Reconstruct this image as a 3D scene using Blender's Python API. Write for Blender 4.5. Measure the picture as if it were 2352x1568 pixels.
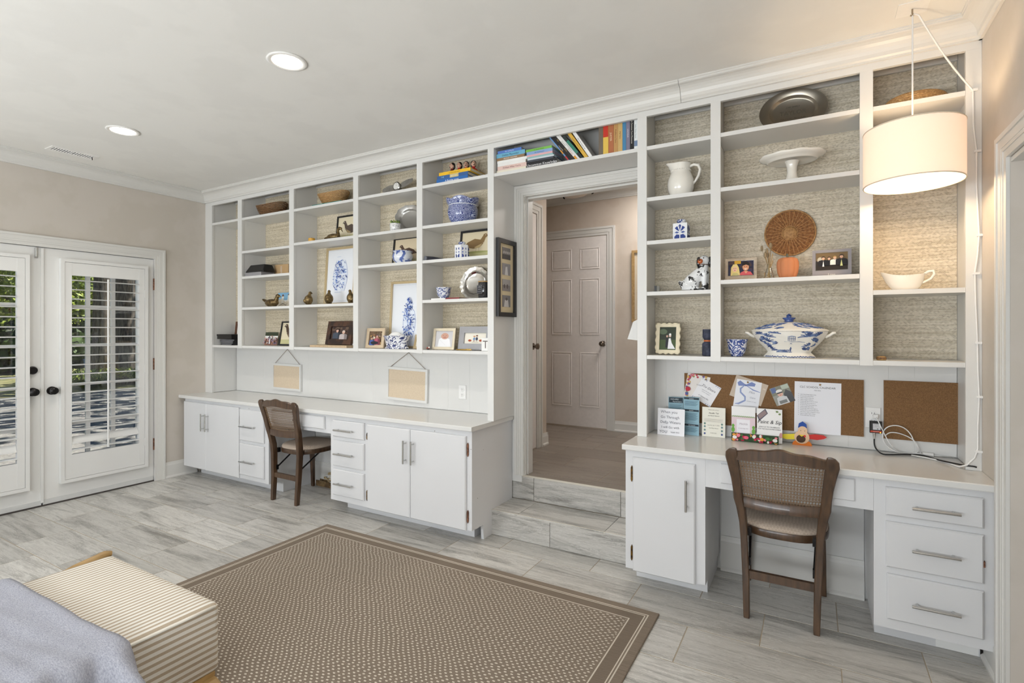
import bpy, bmesh, math, random
from mathutils import Vector, Matrix, Euler, noise
for o in list(bpy.data.objects): bpy.data.objects.remove(o)
random.seed(7)
SC = bpy.context.scene
COL = SC.collection
# ------------------------------------------------------------------ camera
F, YAW, CY, CX, CD, CH = 1201.1, 0.5226, 759.1, 1176.0, 3.0304, 1.40
cam = bpy.data.cameras.new('camera'); camo = bpy.data.objects.new('camera', cam); COL.objects.link(camo)
cam.sensor_fit = 'HORIZONTAL'; cam.sensor_width = 36.0; cam.lens = F/2352*36.0
cam.shift_y = -(784-CY)/2352.0
cam.clip_start = 0.05
camo.location = (0, -CD, CH); camo.rotation_euler = (math.pi/2, 0, YAW)
SC.camera = camo
# ------------------------------------------------------------------ world, sun, daylight at the windows
w = bpy.data.worlds.new('sky'); SC.world = w; w.use_nodes = True
wn = w.node_tree.nodes; wl = w.node_tree.links
bg = wn['Background']; sky = wn.new('ShaderNodeTexSky'); sky.sky_type = 'HOSEK_WILKIE'
sky.sun_direction = Vector((0.25, 0.55, 0.80)).normalized(); sky.turbidity = 3.0; sky.ground_albedo = 0.35
wl.new(sky.outputs[0], bg.inputs[0]); bg.inputs[1].default_value = 1.9
sl = bpy.data.lights.new('sun', 'SUN'); sl.energy = 10.0; sl.angle = 0.01; sl.color = (1, 0.95, 0.86)
so = bpy.data.objects.new('sun', sl); COL.objects.link(so)
so.rotation_euler = Vector((0.25, 0.55, 0.80)).to_track_quat('Z', 'Y').to_euler()
def area(name, loc, rot, sx, sy, power, col=(1,1,1)):
    l = bpy.data.lights.new(name, 'AREA'); l.shape = 'RECTANGLE'; l.size = sx; l.size_y = sy; l.energy = power; l.color = col
    o = bpy.data.objects.new(name, l); COL.objects.link(o); o.location = loc; o.rotation_euler = rot
    return o
# daylight standing in the two windows of the wall behind the camera and in the glazed doors
area('window_daylight', (-3.9, -4.74, 1.55), (math.pi/2, 0, 0), 2.3, 1.6, 36, (0.90, 0.96, 1.0))
area('window_daylight', (-0.9, -4.74, 1.55), (math.pi/2, 0, 0), 2.3, 1.6, 46, (0.90, 0.96, 1.0))
# added upward fill lamps that brighten the ceiling
area('ceiling_fill', (-3.9, -4.70, 1.10), (math.pi/2+0.75, 0, 0), 2.2, 0.6, 63, (0.93, 0.965, 1.0))
area('ceiling_fill', (-0.9, -4.70, 1.10), (math.pi/2+0.75, 0, 0), 2.2, 0.6, 63, (0.93, 0.965, 1.0))
area('hall_fill', (-1.15, 1.75, 2.86), (0, 0, 0), 0.4, 0.4, 22, (1.0, 0.95, 0.90))  # unseen fill lamp added to brighten the hall
area('side_room_daylight', (1.45, -1.6, 1.6), (math.pi/2, 0, math.pi/2+0.5), 0.9, 1.4, 12, (0.96, 0.98, 1.0))
VS = SC.view_settings
VS.view_transform = 'Standard'; VS.look = 'None'; VS.gamma = 1.0; VS.use_curve_mapping = False; VS.exposure = -0.22
SC.display_settings.display_device = 'sRGB'
# ------------------------------------------------------------------ photo pixel -> place helpers (photo is 2352x1568)
_fw = Vector((-math.sin(YAW), math.cos(YAW), 0)); _rt = Vector((math.cos(YAW), math.sin(YAW), 0)); _up = Vector((0,0,1)); _C = Vector((0,-CD,CH))
def _ray(px, py): return _fw + _rt*((px-CX)/F) + _up*((CY-py)/F)
def onY(px, py, y): d = _ray(px, py); return _C + d*((y-_C.y)/d.y)
def onX(px, py, x): d = _ray(px, py); return _C + d*((x-_C.x)/d.x)
def onZ(px, py, z): d = _ray(px, py); return _C + d*((z-_C.z)/d.z)
# ------------------------------------------------------------------ colour and materials
def lin(c):
    if isinstance(c, str): c = tuple(int(c[i:i+2], 16) for i in (0, 2, 4))
    r = []
    for v in c[:3]:
        v = v/255.0
        r.append(v/12.92 if v <= 0.04045 else ((v+0.055)/1.055)**2.4)
    return (r[0], r[1], r[2], 1.0)
class Nd:
    def __init__(s, name):
        s.m = bpy.data.materials.new(name); s.m.use_nodes = True; s.t = s.m.node_tree; s.b = s.t.nodes['Principled BSDF']
        s.out = s.t.nodes['Material Output']
    def n(s, typ, **k):
        nd = s.t.nodes.new('ShaderNode'+typ)
        for a, v in k.items():
            if a.startswith('i_'):
                key = a[2:]; key = int(key) if key.isdigit() else key.replace('_', ' ')
                nd.inputs[key].default_value = v
            else: setattr(nd, a, v)
        return nd
    def l(s, a, b): s.t.links.new(a, b); return s
    def math(s, op, a, b=None, c=None, clamp=False):
        nd = s.t.nodes.new('ShaderNodeMath'); nd.operation = op; nd.use_clamp = clamp
        for i, v in enumerate((a, b, c)):
            if v is None: continue
            if isinstance(v, (int, float)): nd.inputs[i].default_value = v
            else: s.t.links.new(v, nd.inputs[i])
        return nd.outputs[0]
    def mix(s, fac, a, b):
        nd = s.t.nodes.new('ShaderNodeMix'); nd.data_type = 'RGBA'
        for v, i in ((fac, 0), (a, 6), (b, 7)):
            if isinstance(v, (int, float)): nd.inputs[i].default_value = v
            elif isinstance(v, tuple): nd.inputs[i].default_value = v
            else: s.t.links.new(v, nd.inputs[i])
        return nd.outputs[2]
    def ramp(s, fac, stops, interp='LINEAR'):
        nd = s.t.nodes.new('ShaderNodeValToRGB'); r = nd.color_ramp; r.interpolation = interp
        while len(r.elements) < len(stops): r.elements.new(0.5)
        for e, (p, c) in zip(r.elements, stops): e.position = p; e.color = c
        s.t.links.new(fac, nd.inputs[0]); return nd.outputs[0]
    def co(s, scale=(1,1,1), loc=(0,0,0), kind='Object'):
        tc = s.t.nodes.new('ShaderNodeTexCoord'); mp = s.t.nodes.new('ShaderNodeMapping')
        mp.inputs['Scale'].default_value = scale; mp.inputs['Location'].default_value = loc
        s.t.links.new(tc.outputs[kind], mp.inputs[0]); return mp.outputs[0]
    def noise(s, vec, scale, detail=3, rough=0.5, dist=0.0):
        nd = s.n('TexNoise'); nd.inputs['Scale'].default_value = scale; nd.inputs['Detail'].default_value = detail
        nd.inputs['Roughness'].default_value = rough; nd.inputs['Distortion'].default_value = dist
        if vec is not None: s.t.links.new(vec, nd.inputs['Vector'])
        return nd.outputs[0]
    def base(s, c):
        if isinstance(c, tuple): s.b.inputs['Base Color'].default_value = c
        else: s.t.links.new(c, s.b.inputs['Base Color'])
    def bump(s, h, strength=0.3, dist=0.002):
        nd = s.n('Bump'); nd.inputs['Strength'].default_value = strength; nd.inputs['Distance'].default_value = dist
        s.t.links.new(h, nd.inputs['Height']); s.t.links.new(nd.outputs[0], s.b.inputs['Normal'])
    def fin(s, rough=0.5, metal=0.0, spec=0.5, coat=0.0):
        s.b.inputs['Roughness'].default_value = rough; s.b.inputs['Metallic'].default_value = metal
        s.b.inputs['Specular IOR Level'].default_value = spec; s.b.inputs['Coat Weight'].default_value = coat
        return s.m
MATS = {}
def plain(name, c, rough=0.5, metal=0.0, spec=0.5, coat=0.0, var=0.06, vscale=30.0):
    """one colour with a little natural unevenness"""
    if name in MATS: return MATS[name]
    N = Nd(name); c = lin(c)
    f = N.noise(N.co(), vscale, 1)
    N.base(N.mix(f, tuple(min(1, v*(1-var)) for v in c[:3])+(1,), tuple(min(1, v*(1+var)) for v in c[:3])+(1,)))
    MATS[name] = N.fin(rough, metal, spec, coat); return MATS[name]
def two(name, c1, c2, scale, lo=0.45, hi=0.55, rough=0.5, metal=0.0, stretch=(1,1,1), bump=0.0, detail=4, coat=0.0, dist=0.0):
    if name in MATS: return MATS[name]
    N = Nd(name); f = N.noise(N.co(stretch), scale, detail, 0.55, dist)
    N.base(N.ramp(f, [(lo, lin(c1)), (hi, lin(c2))]))
    if bump: N.bump(f, bump)
    MATS[name] = N.fin(rough, metal, 0.5, coat); return MATS[name]
def m_paint(name, c, chips=True, rough=0.38):
    N = Nd(name); v = N.co()
    f = N.noise(v, 6, 0); c = lin(c)
    col = N.mix(f, tuple(x*0.97 for x in c[:3])+(1,), c)
    if chips:
        vo = N.n('TexVoronoi'); vo.inputs['Scale'].default_value = 11.0; N.l(v, vo.inputs['Vector'])
        big = N.noise(v, 60, 2)
        d = N.math('ADD', vo.outputs['Distance'], N.math('MULTIPLY', big, 0.03))
        sp = N.math('LESS_THAN', d, 0.048)
        wn_ = N.n('TexWhiteNoise'); N.l(vo.outputs['Position'], wn_.inputs['Vector'])
        sp = N.math('MULTIPLY', sp, N.math('GREATER_THAN', wn_.outputs[0], 0.76))
        col = N.mix(sp, col, lin((92, 80, 68)))
    N.base(col); return N.fin(rough, 0, 0.45)
MATS['white'] = m_paint('white_paint', (222, 221, 218), False)
MATS['cabwhite'] = m_paint('chipped_white_paint', (218, 218, 219), True, 0.33)
MATS['trim'] = m_paint('trim_white_paint', (219, 217, 212), False, 0.35)
MATS['top'] = m_paint('worktop_white_paint', (222, 221, 218), False, 0.22)
MATS['wall'] = two('taupe_wall_paint', (201, 193, 182), (205, 197, 187), 4, rough=0.75)
MATS['hallwall'] = two('hall_beige_wall_paint', (200, 187, 173), (205, 193, 180), 4, rough=0.75)
MATS['ceil'] = two('ceiling_paint', (232, 230, 225), (235, 233, 228), 3, rough=0.9)
def m_tile(name, dark, light, vein):
    N = Nd(name); tc = N.n('TexCoord'); oi = N.n('ObjectInfo')
    off = N.n('VectorMath', operation='MULTIPLY_ADD'); cb = N.n('CombineXYZ')
    for i in range(3): N.l(oi.outputs['Random'], cb.inputs[i])
    N.l(cb.outputs[0], off.inputs[0]); off.inputs[1].default_value = (37.0, 71.0, 13.0); N.l(tc.outputs['Object'], off.inputs[2])
    mp = N.n('Mapping'); mp.inputs['Scale'].default_value = (0.55, 5.0, 5.0); N.l(off.outputs[0], mp.inputs[0])
    f1 = N.noise(mp.outputs[0], 1.7, 5, 0.62, 1.6)
    f2 = N.noise(mp.outputs[0], 5.5, 5, 0.7, 2.2)
    mp2 = N.n('Mapping'); mp2.inputs['Scale'].default_value = (0.6, 8.5, 8.5); N.l(off.outputs[0], mp2.inputs[0])
    f3 = N.noise(mp2.outputs[0], 2.2, 6, 0.75, 1.5)
    c1 = N.ramp(f1, [(0.30, lin(dark)), (0.52, lin(light)), (0.75, lin(tuple(v-14 for v in light)))])
    line = N.math('ABSOLUTE', N.math('SUBTRACT', f2, 0.5))
    ln = N.ramp(line, [(0.0, (1,1,1,1)), (0.022, (0,0,0,1))])
    c2 = N.mix(N.math('MULTIPLY', ln, 0.7), c1, lin(vein))
    line2 = N.math('ABSOLUTE', N.math('SUBTRACT', f3, 0.46))
    ln2 = N.ramp(line2, [(0.0, (1,1,1,1)), (0.02, (0,0,0,1))])
    c3 = N.mix(N.math('MULTIPLY', ln2, 0.5), c2, lin(tuple(v-38 for v in dark)))
    tint = N.mix(N.math('MULTIPLY', oi.outputs['Random'], 0.34), c3, lin(tuple(v-22 for v in dark)))
    N.base(tint); N.bump(f1, 0.05, 0.001); return N.fin(0.33, 0, 0.45)
MATS['tile'] = m_tile('veined_grey_floor_tile', (134, 131, 125), (208, 205, 199), (236, 234, 229))
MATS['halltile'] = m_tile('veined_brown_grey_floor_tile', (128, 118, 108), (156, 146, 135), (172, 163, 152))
MATS['grout'] = plain('grout', (168, 156, 138), 0.9)
def m_grass(name, light, mid, dark, cellx, cellz):
    N = Nd(name); v = N.co()
    sx = N.n('SeparateXYZ'); N.l(v, sx.inputs[0])
    u = N.math('MULTIPLY', sx.outputs[0], 1.0/cellx); t = N.math('MULTIPLY', sx.outputs[2], 1.0/cellz)
    row = N.math('FLOOR', t)
    uo = N.math('ADD', u, N.math('MULTIPLY', row, 0.5))
    wob = N.noise(N.co((1, 1, 14)), 26, 2)
    uo = N.math('ADD', uo, N.math('MULTIPLY', wob, 0.5))
    fu = N.math('ABSOLUTE', N.math('SUBTRACT', N.math('FRACT', uo), 0.5))     # 0 mid .. .5 edge
    ft = N.math('ABSOLUTE', N.math('SUBTRACT', N.math('FRACT', t), 0.5))
    cell = N.math('MAXIMUM', N.math('MULTIPLY', fu, 0.8), ft)
    vth = N.ramp(fu, [(0.40, (0,0,0,1)), (0.49, (1,1,1,1))])
    cid = N.n('CombineXYZ'); N.l(N.math('FLOOR', uo), cid.inputs[0]); N.l(row, cid.inputs[1]); wn_ = N.n('TexWhiteNoise'); N.l(cid.outputs[0], wn_.inputs['Vector'])
    band = N.noise(N.co((1.2, 1, 60)), 1.6, 5, 0.65)          # long slubby rows
    slub = N.noise(N.co((6, 1, 170)), 2.0, 3, 0.6)
    base = N.ramp(band, [(0.36, lin(mid)), (0.60, lin(light))])
    gap = N.ramp(ft, [(0.26, (0,0,0,1)), (0.46, (1,1,1,1))])
    amt = N.math('MULTIPLY', gap, N.ramp(band, [(0.40, (0.85,0.85,0.85,1)), (0.60, (0.4,0.4,0.4,1))]))
    amt = N.math('MULTIPLY', amt, N.math('ADD', 0.25, N.math('MULTIPLY', wn_.outputs[0], 1.1)), clamp=True)
    base = N.mix(N.math('MULTIPLY', N.math('POWER', wn_.outputs[0], 2.0), 0.26), base, lin(dark))
    col = N.mix(amt, base, lin(dark))
    col = N.mix(N.math('MULTIPLY', vth, 0.45), col, lin(light))
    s2 = N.ramp(slub, [(0.66, (0,0,0,1)), (0.74, (1,1,1,1))])
    col = N.mix(N.math('MULTIPLY', s2, 0.6), col, lin(tuple(x-20 for x in dark)))
    N.base(col); N.bump(N.math('SUBTRACT', 1.0, cell), 0.35, 0.002); return N.fin(0.85, 0, 0.2)
MATS['grassL'] = m_grass('grasscloth_warm', (228, 217, 195), (206, 193, 166), (130, 114, 88), 0.0092, 0.0054)
MATS['grassR'] = m_grass('grasscloth_grey', (226, 217, 200), (206, 195, 173), (116, 102, 80), 0.0088, 0.0054)
MATS['chrome'] = plain('brushed_nickel', (205, 205, 203), 0.25, 1.0, var=0.03)
MATS['blackmetal'] = plain('dark_bronze_metal', (38, 36, 36), 0.35, 0.7)
MATS['bronze'] = two('aged_bronze', (88, 72, 48), (150, 128, 88), 40, 0.35, 0.7, 0.36, 0.85, bump=0.2)
MATS['brasshinge'] = two('worn_brass_hinge', (120, 90, 40), (70, 55, 40), 60, rough=0.45, metal=0.7)
MATS['rusthinge'] = two('rusty_steel_hinge', (140, 95, 70), (95, 60, 42), 50, rough=0.6, metal=0.3)
MATS['pewter'] = two('polished_pewter', (150, 148, 145), (190, 188, 184), 14, 0.3, 0.7, 0.22, 1.0)
MATS['silver'] = two('polished_silver', (205, 203, 198), (228, 226, 222), 10, 0.3, 0.7, 0.16, 1.0)
MATS['black'] = plain('black_satin', (26, 26, 27), 0.4)
MATS['ceramic'] = plain('cream_glazed_ceramic', (238, 234, 225), 0.12, coat=0.4, var=0.015)
MATS['porcelain'] = plain('white_porcelain', (236, 237, 240), 0.12, coat=0.4, var=0.015)
MATS['cobalt'] = two('cobalt_glaze', (38, 62, 128), (70, 100, 165), 50, 0.3, 0.7, 0.15, coat=0.4)
MATS['cork'] = two('cork', (112, 80, 48), (142, 106, 68), 260, 0.35, 0.7, 0.85, bump=0.2)
MATS['linen'] = two('linen_pinboard', (205, 186, 160), (222, 205, 181), 320, 0.35, 0.65, 0.9)
MATS['wickerdark'] = two('dark_wicker', (74, 50, 30), (146, 108, 70), 110, 0.35, 0.65, 0.7, bump=0.6, stretch=(1,1,2))
MATS['wickertan'] = two('tan_wicker', (150, 108, 62), (205, 166, 112), 120, 0.35, 0.65, 0.65, bump=0.5, stretch=(1,1,2))
MATS['paper'] = plain('white_card', (240, 239, 236), 0.7, var=0.01)
MATS['pages'] = two('page_edges', (218, 208, 186), (238, 231, 214), 60, rough=0.9, stretch=(1,1,30))
MATS['plastic'] = plain('white_plastic', (236, 235, 233), 0.35, var=0.01)
MATS['gilt'] = plain('gilt_wood', (206, 184, 142), 0.32, 0.35, var=0.05)
MATS['wood'] = two('walnut_stained_wood', (58, 41, 28), (92, 68, 48), 9, 0.3, 0.7, 0.33, stretch=(6,6,0.8), coat=0.25)
MATS['oak'] = two('honey_wood', (150, 118, 72), (182, 150, 100), 8, 0.3, 0.7, 0.4, stretch=(6,1,6))
MATS['glass'] = None
def m_glass():
    N = Nd('thin_window_glass'); N.t.nodes.remove(N.b)
    tr = N.n('BsdfTransparent'); gl = N.n('BsdfGlossy'); gl.inputs['Roughness'].default_value = 0.02
    tr.inputs[0].default_value = (0.97, 0.985, 0.98, 1)
    mx = N.n('MixShader'); mx.inputs[0].default_value = 0.05
    N.l(tr.outputs[0], mx.inputs[1]); N.l(gl.outputs[0], mx.inputs[2]); N.l(mx.outputs[0], N.out.inputs[0]); return N.m
MATS['glass'] = m_glass()
def m_print(name, rough):
    N = Nd(name); a = N.n('Attribute', attribute_name='Col'); N.base(a.outputs['Color']); return N.fin(rough, 0, 0.4)
MATS['print'] = m_print('printed_paper', 0.6)
MATS['printgloss'] = m_print('glossy_photo_paper', 0.25)
def emis(name, c, s):
    N = Nd(name); N.base(lin(c)); N.b.inputs['Emission Color'].default_value = lin(c); N.b.inputs['Emission Strength'].default_value = s
    return N.fin(0.5)
# blue and white glaze patterns
def m_blue(name, scale, thr=0.5, kind='noise', blue=(44, 66, 132), white=(233, 235, 240), stretch=(1,1,1), soft=0.03, dist=1.5):
    N = Nd(name); v = N.co(stretch)
    if kind == 'noise': f = N.noise(v, scale, 3, 0.55, dist)
    elif kind == 'ring':
        vo = N.n('TexVoronoi'); vo.inputs['Scale'].default_value = scale; N.l(v, vo.inputs['Vector'])
        f = N.math('ADD', N.math('MULTIPLY', N.math('SINE', N.math('MULTIPLY', vo.outputs['Distance'], 42.0)), 0.32), N.noise(v, scale*5, 3))
    else:
        f1 = N.noise(v, scale, 2, 0.5, dist)
        f = N.math('SUBTRACT', 0.62, N.math('MULTIPLY', N.math('ABSOLUTE', N.math('SUBTRACT', f1, 0.5)), 2.6))
    shade = N.noise(N.co(), scale*3, 2)
    bl = N.mix(shade, lin(tuple(max(0, x-16) for x in blue)), lin(tuple(min(255, x+34) for x in blue)))
    k = N.ramp(f, [(thr-soft, (0,0,0,1)), (thr+soft, (1,1,1,1))])
    N.base(N.mix(k, lin(white), bl)); return N.fin(0.14, 0, 0.5, 0.4)
# ------------------------------------------------------------------ geometry helpers
ORG = {}
def V3(p): return Vector(p)
class MB:
    def __init__(s): s.v = []; s.f = []; s.c = []
    def add(s, vs, fs, col=None):
        b = len(s.v); s.v += [tuple(p) for p in vs]
        for f in fs: s.f.append(tuple(i+b for i in f)); s.c.append(col)
        return s
    def box(s, x0, x1, y0, y1, z0, z1, col=None, ch=0.0):
        if ch <= 0:
            vs = [(x,y,z) for x in (x0,x1) for y in (y0,y1) for z in (z0,z1)]
            return s.add(vs, [(0,1,3,2),(4,6,7,5),(0,4,5,1),(2,3,7,6),(0,2,6,4),(1,5,7,3)], col)
        # chamfered towards -y (front): back ring, front ring set back, front face inset
        r0 = [(x0,y1,z0),(x1,y1,z0),(x1,y1,z1),(x0,y1,z1)]
        r1 = [(x0,y0+ch,z0),(x1,y0+ch,z0),(x1,y0+ch,z1),(x0,y0+ch,z1)]
        r2 = [(x0+ch,y0,z0+ch),(x1-ch,y0,z0+ch),(x1-ch,y0,z1-ch),(x0+ch,y0,z1-ch)]
        fs = [(3,2,1,0)]
        for k in (0, 4):
            for i in range(4): j = (i+1)%4; fs.append((k+i,k+j,k+4+j,k+4+i))
        fs.append((8,9,10,11)); return s.add(r0+r1+r2, fs, col)
    def prism(s, poly, axis, a0, a1, col=None):
        """poly: 2D outline; axis 0: (y,z) along x; 1: (x,z) along y; 2: (x,y) along z"""
        n = len(poly)
        def P(p, a): return (a,p[0],p[1]) if axis == 0 else ((p[0],a,p[1]) if axis == 1 else (p[0],p[1],a))
        vs = [P(p,a0) for p in poly]+[P(p,a1) for p in poly]
        fs = [tuple(range(n-1,-1,-1)), tuple(range(n,2*n))]+[(i,(i+1)%n,n+(i+1)%n,n+i) for i in range(n)]
        return s.add(vs, fs, col)
    def lathe(s, prof, n=28, c=(0,0,0), sx=1.0, sy=1.0, wave=None, col=None, closed=True):
        vs = []
        for k, (r, z) in enumerate(prof):
            for i in range(n):
                a = 2*math.pi*i/n; rr, zz = r, z
                if wave: rr, zz = wave(k, a, r, z)
                vs.append((c[0]+rr*sx*math.cos(a), c[1]+rr*sy*math.sin(a), c[2]+zz))
        fs = []
        for k in range(len(prof)-1):
            for i in range(n): j = (i+1)%n; fs.append((k*n+i,k*n+j,(k+1)*n+j,(k+1)*n+i))
        if closed:
            fs.append(tuple(range(n-1,-1,-1))); m = (len(prof)-1)*n; fs.append(tuple(range(m,m+n)))
        return s.add(vs, fs, col)
    def tube(s, pts, r, n=8, col=None, closed=False):
        pts = [Vector(p) for p in pts]; m = len(pts); rs = r if isinstance(r, (list, tuple)) else [r]*m
        vs = []; up = Vector((0.13,0.21,0.97)); prev = None
        for k, p in enumerate(pts):
            if closed: t = pts[(k+1)%m]-pts[k-1]
            else: t = (pts[min(k+1,m-1)]-pts[max(k-1,0)])
            t.normalize()
            if prev is None:
                a = t.cross(up)
                if a.length < 1e-3: a = t.cross(Vector((1,0,0)))
            else: a = prev-t*prev.dot(t)
            a.normalize(); prev = a; b = t.cross(a)
            for i in range(n):
                q = 2*math.pi*i/n; vs.append(p+(a*math.cos(q)+b*math.sin(q))*rs[k])
        fs = []; R = m if closed else m-1
        for k in range(R):
            k2 = (k+1)%m
            for i in range(n): j = (i+1)%n; fs.append((k*n+i,k*n+j,k2*n+j,k2*n+i))
        if not closed: fs.append(tuple(range(n-1,-1,-1))); fs.append(tuple(range((m-1)*n,m*n)))
        return s.add(vs, fs, col)
    def loft(s, rings, cap=True, col=None):
        n = len(rings[0]); vs = [p for r in rings for p in r]; fs = []
        for k in range(len(rings)-1):
            for i in range(n): j = (i+1)%n; fs.append((k*n+i,k*n+j,(k+1)*n+j,(k+1)*n+i))
        if cap: fs.append(tuple(range(n-1,-1,-1))); m = (len(rings)-1)*n; fs.append(tuple(range(m,m+n)))
        return s.add(vs, fs, col)
    def ell(s, c, r, n=14, m=9, col=None, rot=None):
        vs = []; R = Euler(rot).to_matrix() if rot else None
        for k in range(1, m):
            t = math.pi*k/m
            for i in range(n):
                a = 2*math.pi*i/n; p = Vector((r[0]*math.sin(t)*math.cos(a), r[1]*math.sin(t)*math.sin(a), r[2]*math.cos(t)))
                if R: p = R@p
                vs.append(p+Vector(c))
        top = Vector((0,0,r[2])); bot = Vector((0,0,-r[2]))
        if R: top = R@top; bot = R@bot
        vs += [top+Vector(c), bot+Vector(c)]; T = (m-1)*n
        fs = [(T,i,(i+1)%n) for i in range(n)]
        for k in range(m-2):
            for i in range(n): j = (i+1)%n; fs.append((k*n+i,(k+1)*n+i,(k+1)*n+j,k*n+j))
        fs += [(T+1,(m-2)*n+(i+1)%n,(m-2)*n+i) for i in range(n)]
        return s.add(vs, fs, col)
    def build(s, name, mat=None, parent=None, world=True, smooth=False, fix=True):
        me = bpy.data.meshes.new(name); vs = s.v
        org = ORG.get(parent.name, Vector((0,0,0))) if (parent and world) else Vector((0,0,0))
        if org.length: vs = [(p[0]-org.x, p[1]-org.y, p[2]-org.z) for p in vs]
        me.from_pydata(vs, [], s.f)
        if fix:
            bm = bmesh.new(); bm.from_mesh(me); bmesh.ops.recalc_face_normals(bm, faces=bm.faces); bm.to_mesh(me); bm.free()
        if any(c is not None for c in s.c):
            a = me.color_attributes.new('Col', 'FLOAT_COLOR', 'CORNER'); i = 0
            for f, c in zip(s.f, s.c):
                c = c or (1,1,1,1)
                for _ in f: a.data[i].color = c; i += 1
        if smooth:
            for p in me.polygons: p.use_smooth = True
            if smooth != True: me.set_sharp_from_angle(angle=math.radians(smooth))
        if mat: me.materials.append(MATS[mat] if isinstance(mat, str) else mat)
        o = bpy.data.objects.new(name, me); COL.objects.link(o)
        if parent: o.parent = parent; ORG[o.name] = org if world else Vector((0,0,0))
        return o
def tag(o, label=None, cat=None, group=None, kind=None):
    if label: o['label'] = label
    if cat: o['category'] = cat
    if group: o['group'] = group
    if kind: o['kind'] = kind
    return o
def thing(name, label, cat, loc=(0,0,0), rz=0.0, rx=0.0, group=None):
    o = bpy.data.objects.new(name, None); COL.objects.link(o); o.location = loc; o.rotation_euler = (rx,0,rz); o.empty_display_size = 0.05
    ORG[o.name] = Vector(loc); return tag(o, label, cat, group)
def struct(name, mb, mat, parent=None, **k):
    o = mb.build(name, mat, parent, **k)
    if not parent: o['kind'] = 'structure'
    return o
_tc = {}
def text_mesh(s, size, align='CENTER', shear=0.0):
    cu = bpy.data.curves.new('t', 'FONT'); cu.body = s; cu.size = size; cu.align_x = align; cu.shear = shear; cu.resolution_u = 2
    o = bpy.data.objects.new('t', cu); COL.objects.link(o)
    dg = bpy.context.evaluated_depsgraph_get()
    me = bpy.data.meshes.new_from_object(o.evaluated_get(dg))
    vs = [tuple(v.co) for v in me.vertices]; fs = [tuple(p.vertices) for p in me.polygons]
    bpy.data.objects.remove(o); bpy.data.curves.remove(cu); bpy.data.meshes.remove(me)
    return vs, fs
def art_mesh(w, h, shapes, step=0.00025, bgc=None):
    """flat print in the local xz plane, x -w/2..w/2, z 0..h, facing -y; shapes in 0..1"""
    b = MB(); k = 0
    def X(u): return (u-0.5)*w
    def Z(v): return v*h
    if bgc is not None: shapes = [('r',0,0,1,1,bgc)]+list(shapes)
    for sh in shapes:
        y = -step*k; k += 1; t = sh[0]; c = lin(sh[-1])
        if t == 'r':
            _, x0, z0, x1, z1, _c = sh
            b.add([(X(x0),y,Z(z0)),(X(x1),y,Z(z0)),(X(x1),y,Z(z1)),(X(x0),y,Z(z1))], [(0,1,2,3)], c)
        elif t == 'e':
            _, cx, cz, rx, rz, _c = sh; n = 16
            b.add([(X(cx)+rx*w*math.cos(2*math.pi*i/n), y, Z(cz)+rz*h*math.sin(2*math.pi*i/n)) for i in range(n)], [tuple(range(n))], c)
        elif t == 'p':
            b.add([(X(p[0]),y,Z(p[1])) for p in sh[1]], [tuple(range(len(sh[1])))], c)
        elif t == 'l':            # polyline with width (fraction of w)
            _, pts, wd, _c = sh; P = [Vector((X(p[0]),0,Z(p[1]))) for p in pts]; L = []; R = []
            for i, p in enumerate(P):
                d = (P[min(i+1,len(P)-1)]-P[max(i-1,0)]); d.normalize(); nn = Vector((-d.z,0,d.x))
                e = wd*w*0.5*(1.0 if 0 < i < len(P)-1 else 0.35)
                L.append(p+nn*e); R.append(p-nn*e)
            n = len(P); vs = [(q.x,y,q.z) for q in L+R]
            b.add(vs, [(i,i+1,n+i+1,n+i) for i in range(n-1)], c)
        elif t == 't':            # text
            _, s_, x, z, size, al, shear, _c = sh
            vs, fs = text_mesh(s_, size*h, al, shear)
            b.add([(X(x)+p[0],y,Z(z)+p[1]) for p in vs], fs, c)
    return b
def art(name, parent, w, h, shapes, loc=(0,0,0), rot=(0,0,0), gloss=False, bgc=None):
    o = art_mesh(w, h, shapes, bgc=bgc).build(name, 'printgloss' if gloss else 'print', parent, world=False, fix=False)
    for p in o.data.polygons:
        pass
    o.location = loc; o.rotation_euler = rot; return o
def blob(name, parts, mat, parent=None, voxel=0.004, smooth=6, world=False):
    b = MB()
    for p in parts:
        if p[0] == 's': b.ell(p[1], p[2], 16, 11, rot=p[3] if len(p) > 3 else None)
        else:
            _, a, c, r0, r1 = p; a = Vector(a); c = Vector(c); n = 7
            b.tube([a.lerp(c, i/(n-1)) for i in range(n)], [r0+(r1-r0)*i/(n-1) for i in range(n)], 12)
            b.ell(a, (r0,)*3, 12, 8); b.ell(c, (r1,)*3, 12, 8)
    o = b.build(name, mat, parent, world=world)
    m = o.modifiers.new('remesh', 'REMESH'); m.mode = 'VOXEL'; m.voxel_size = voxel; m.use_smooth_shade = True
    sm = o.modifiers.new('smooth', 'SMOOTH'); sm.iterations = smooth; sm.factor = 0.5
    return o
def copy_tree(o, parent=None):
    c = o.copy(); COL.objects.link(c); c.parent = parent
    for ch in list(o.children): copy_tree(ch, c)
    return c

SC.cycles.use_light_tree = False; SC.cycles.max_bounces = 7; SC.cycles.diffuse_bounces = 4; SC.cycles.glossy_bounces = 3; SC.cycles.transparent_max_bounces = 10
SC.cycles.caustics_reflective = False; SC.cycles.caustics_refractive = False
# ================================================================== THE ROOM
XL, XR, YF, YB, ZC = -5.32, 0.645, -4.6, 0.26, 2.78       # left wall, right wall, wall behind camera, back of the shelves, ceiling
WALLZ = 2.9
Z1, Z2 = 0.172, 0.35                                      # first tread, hall floor
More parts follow.
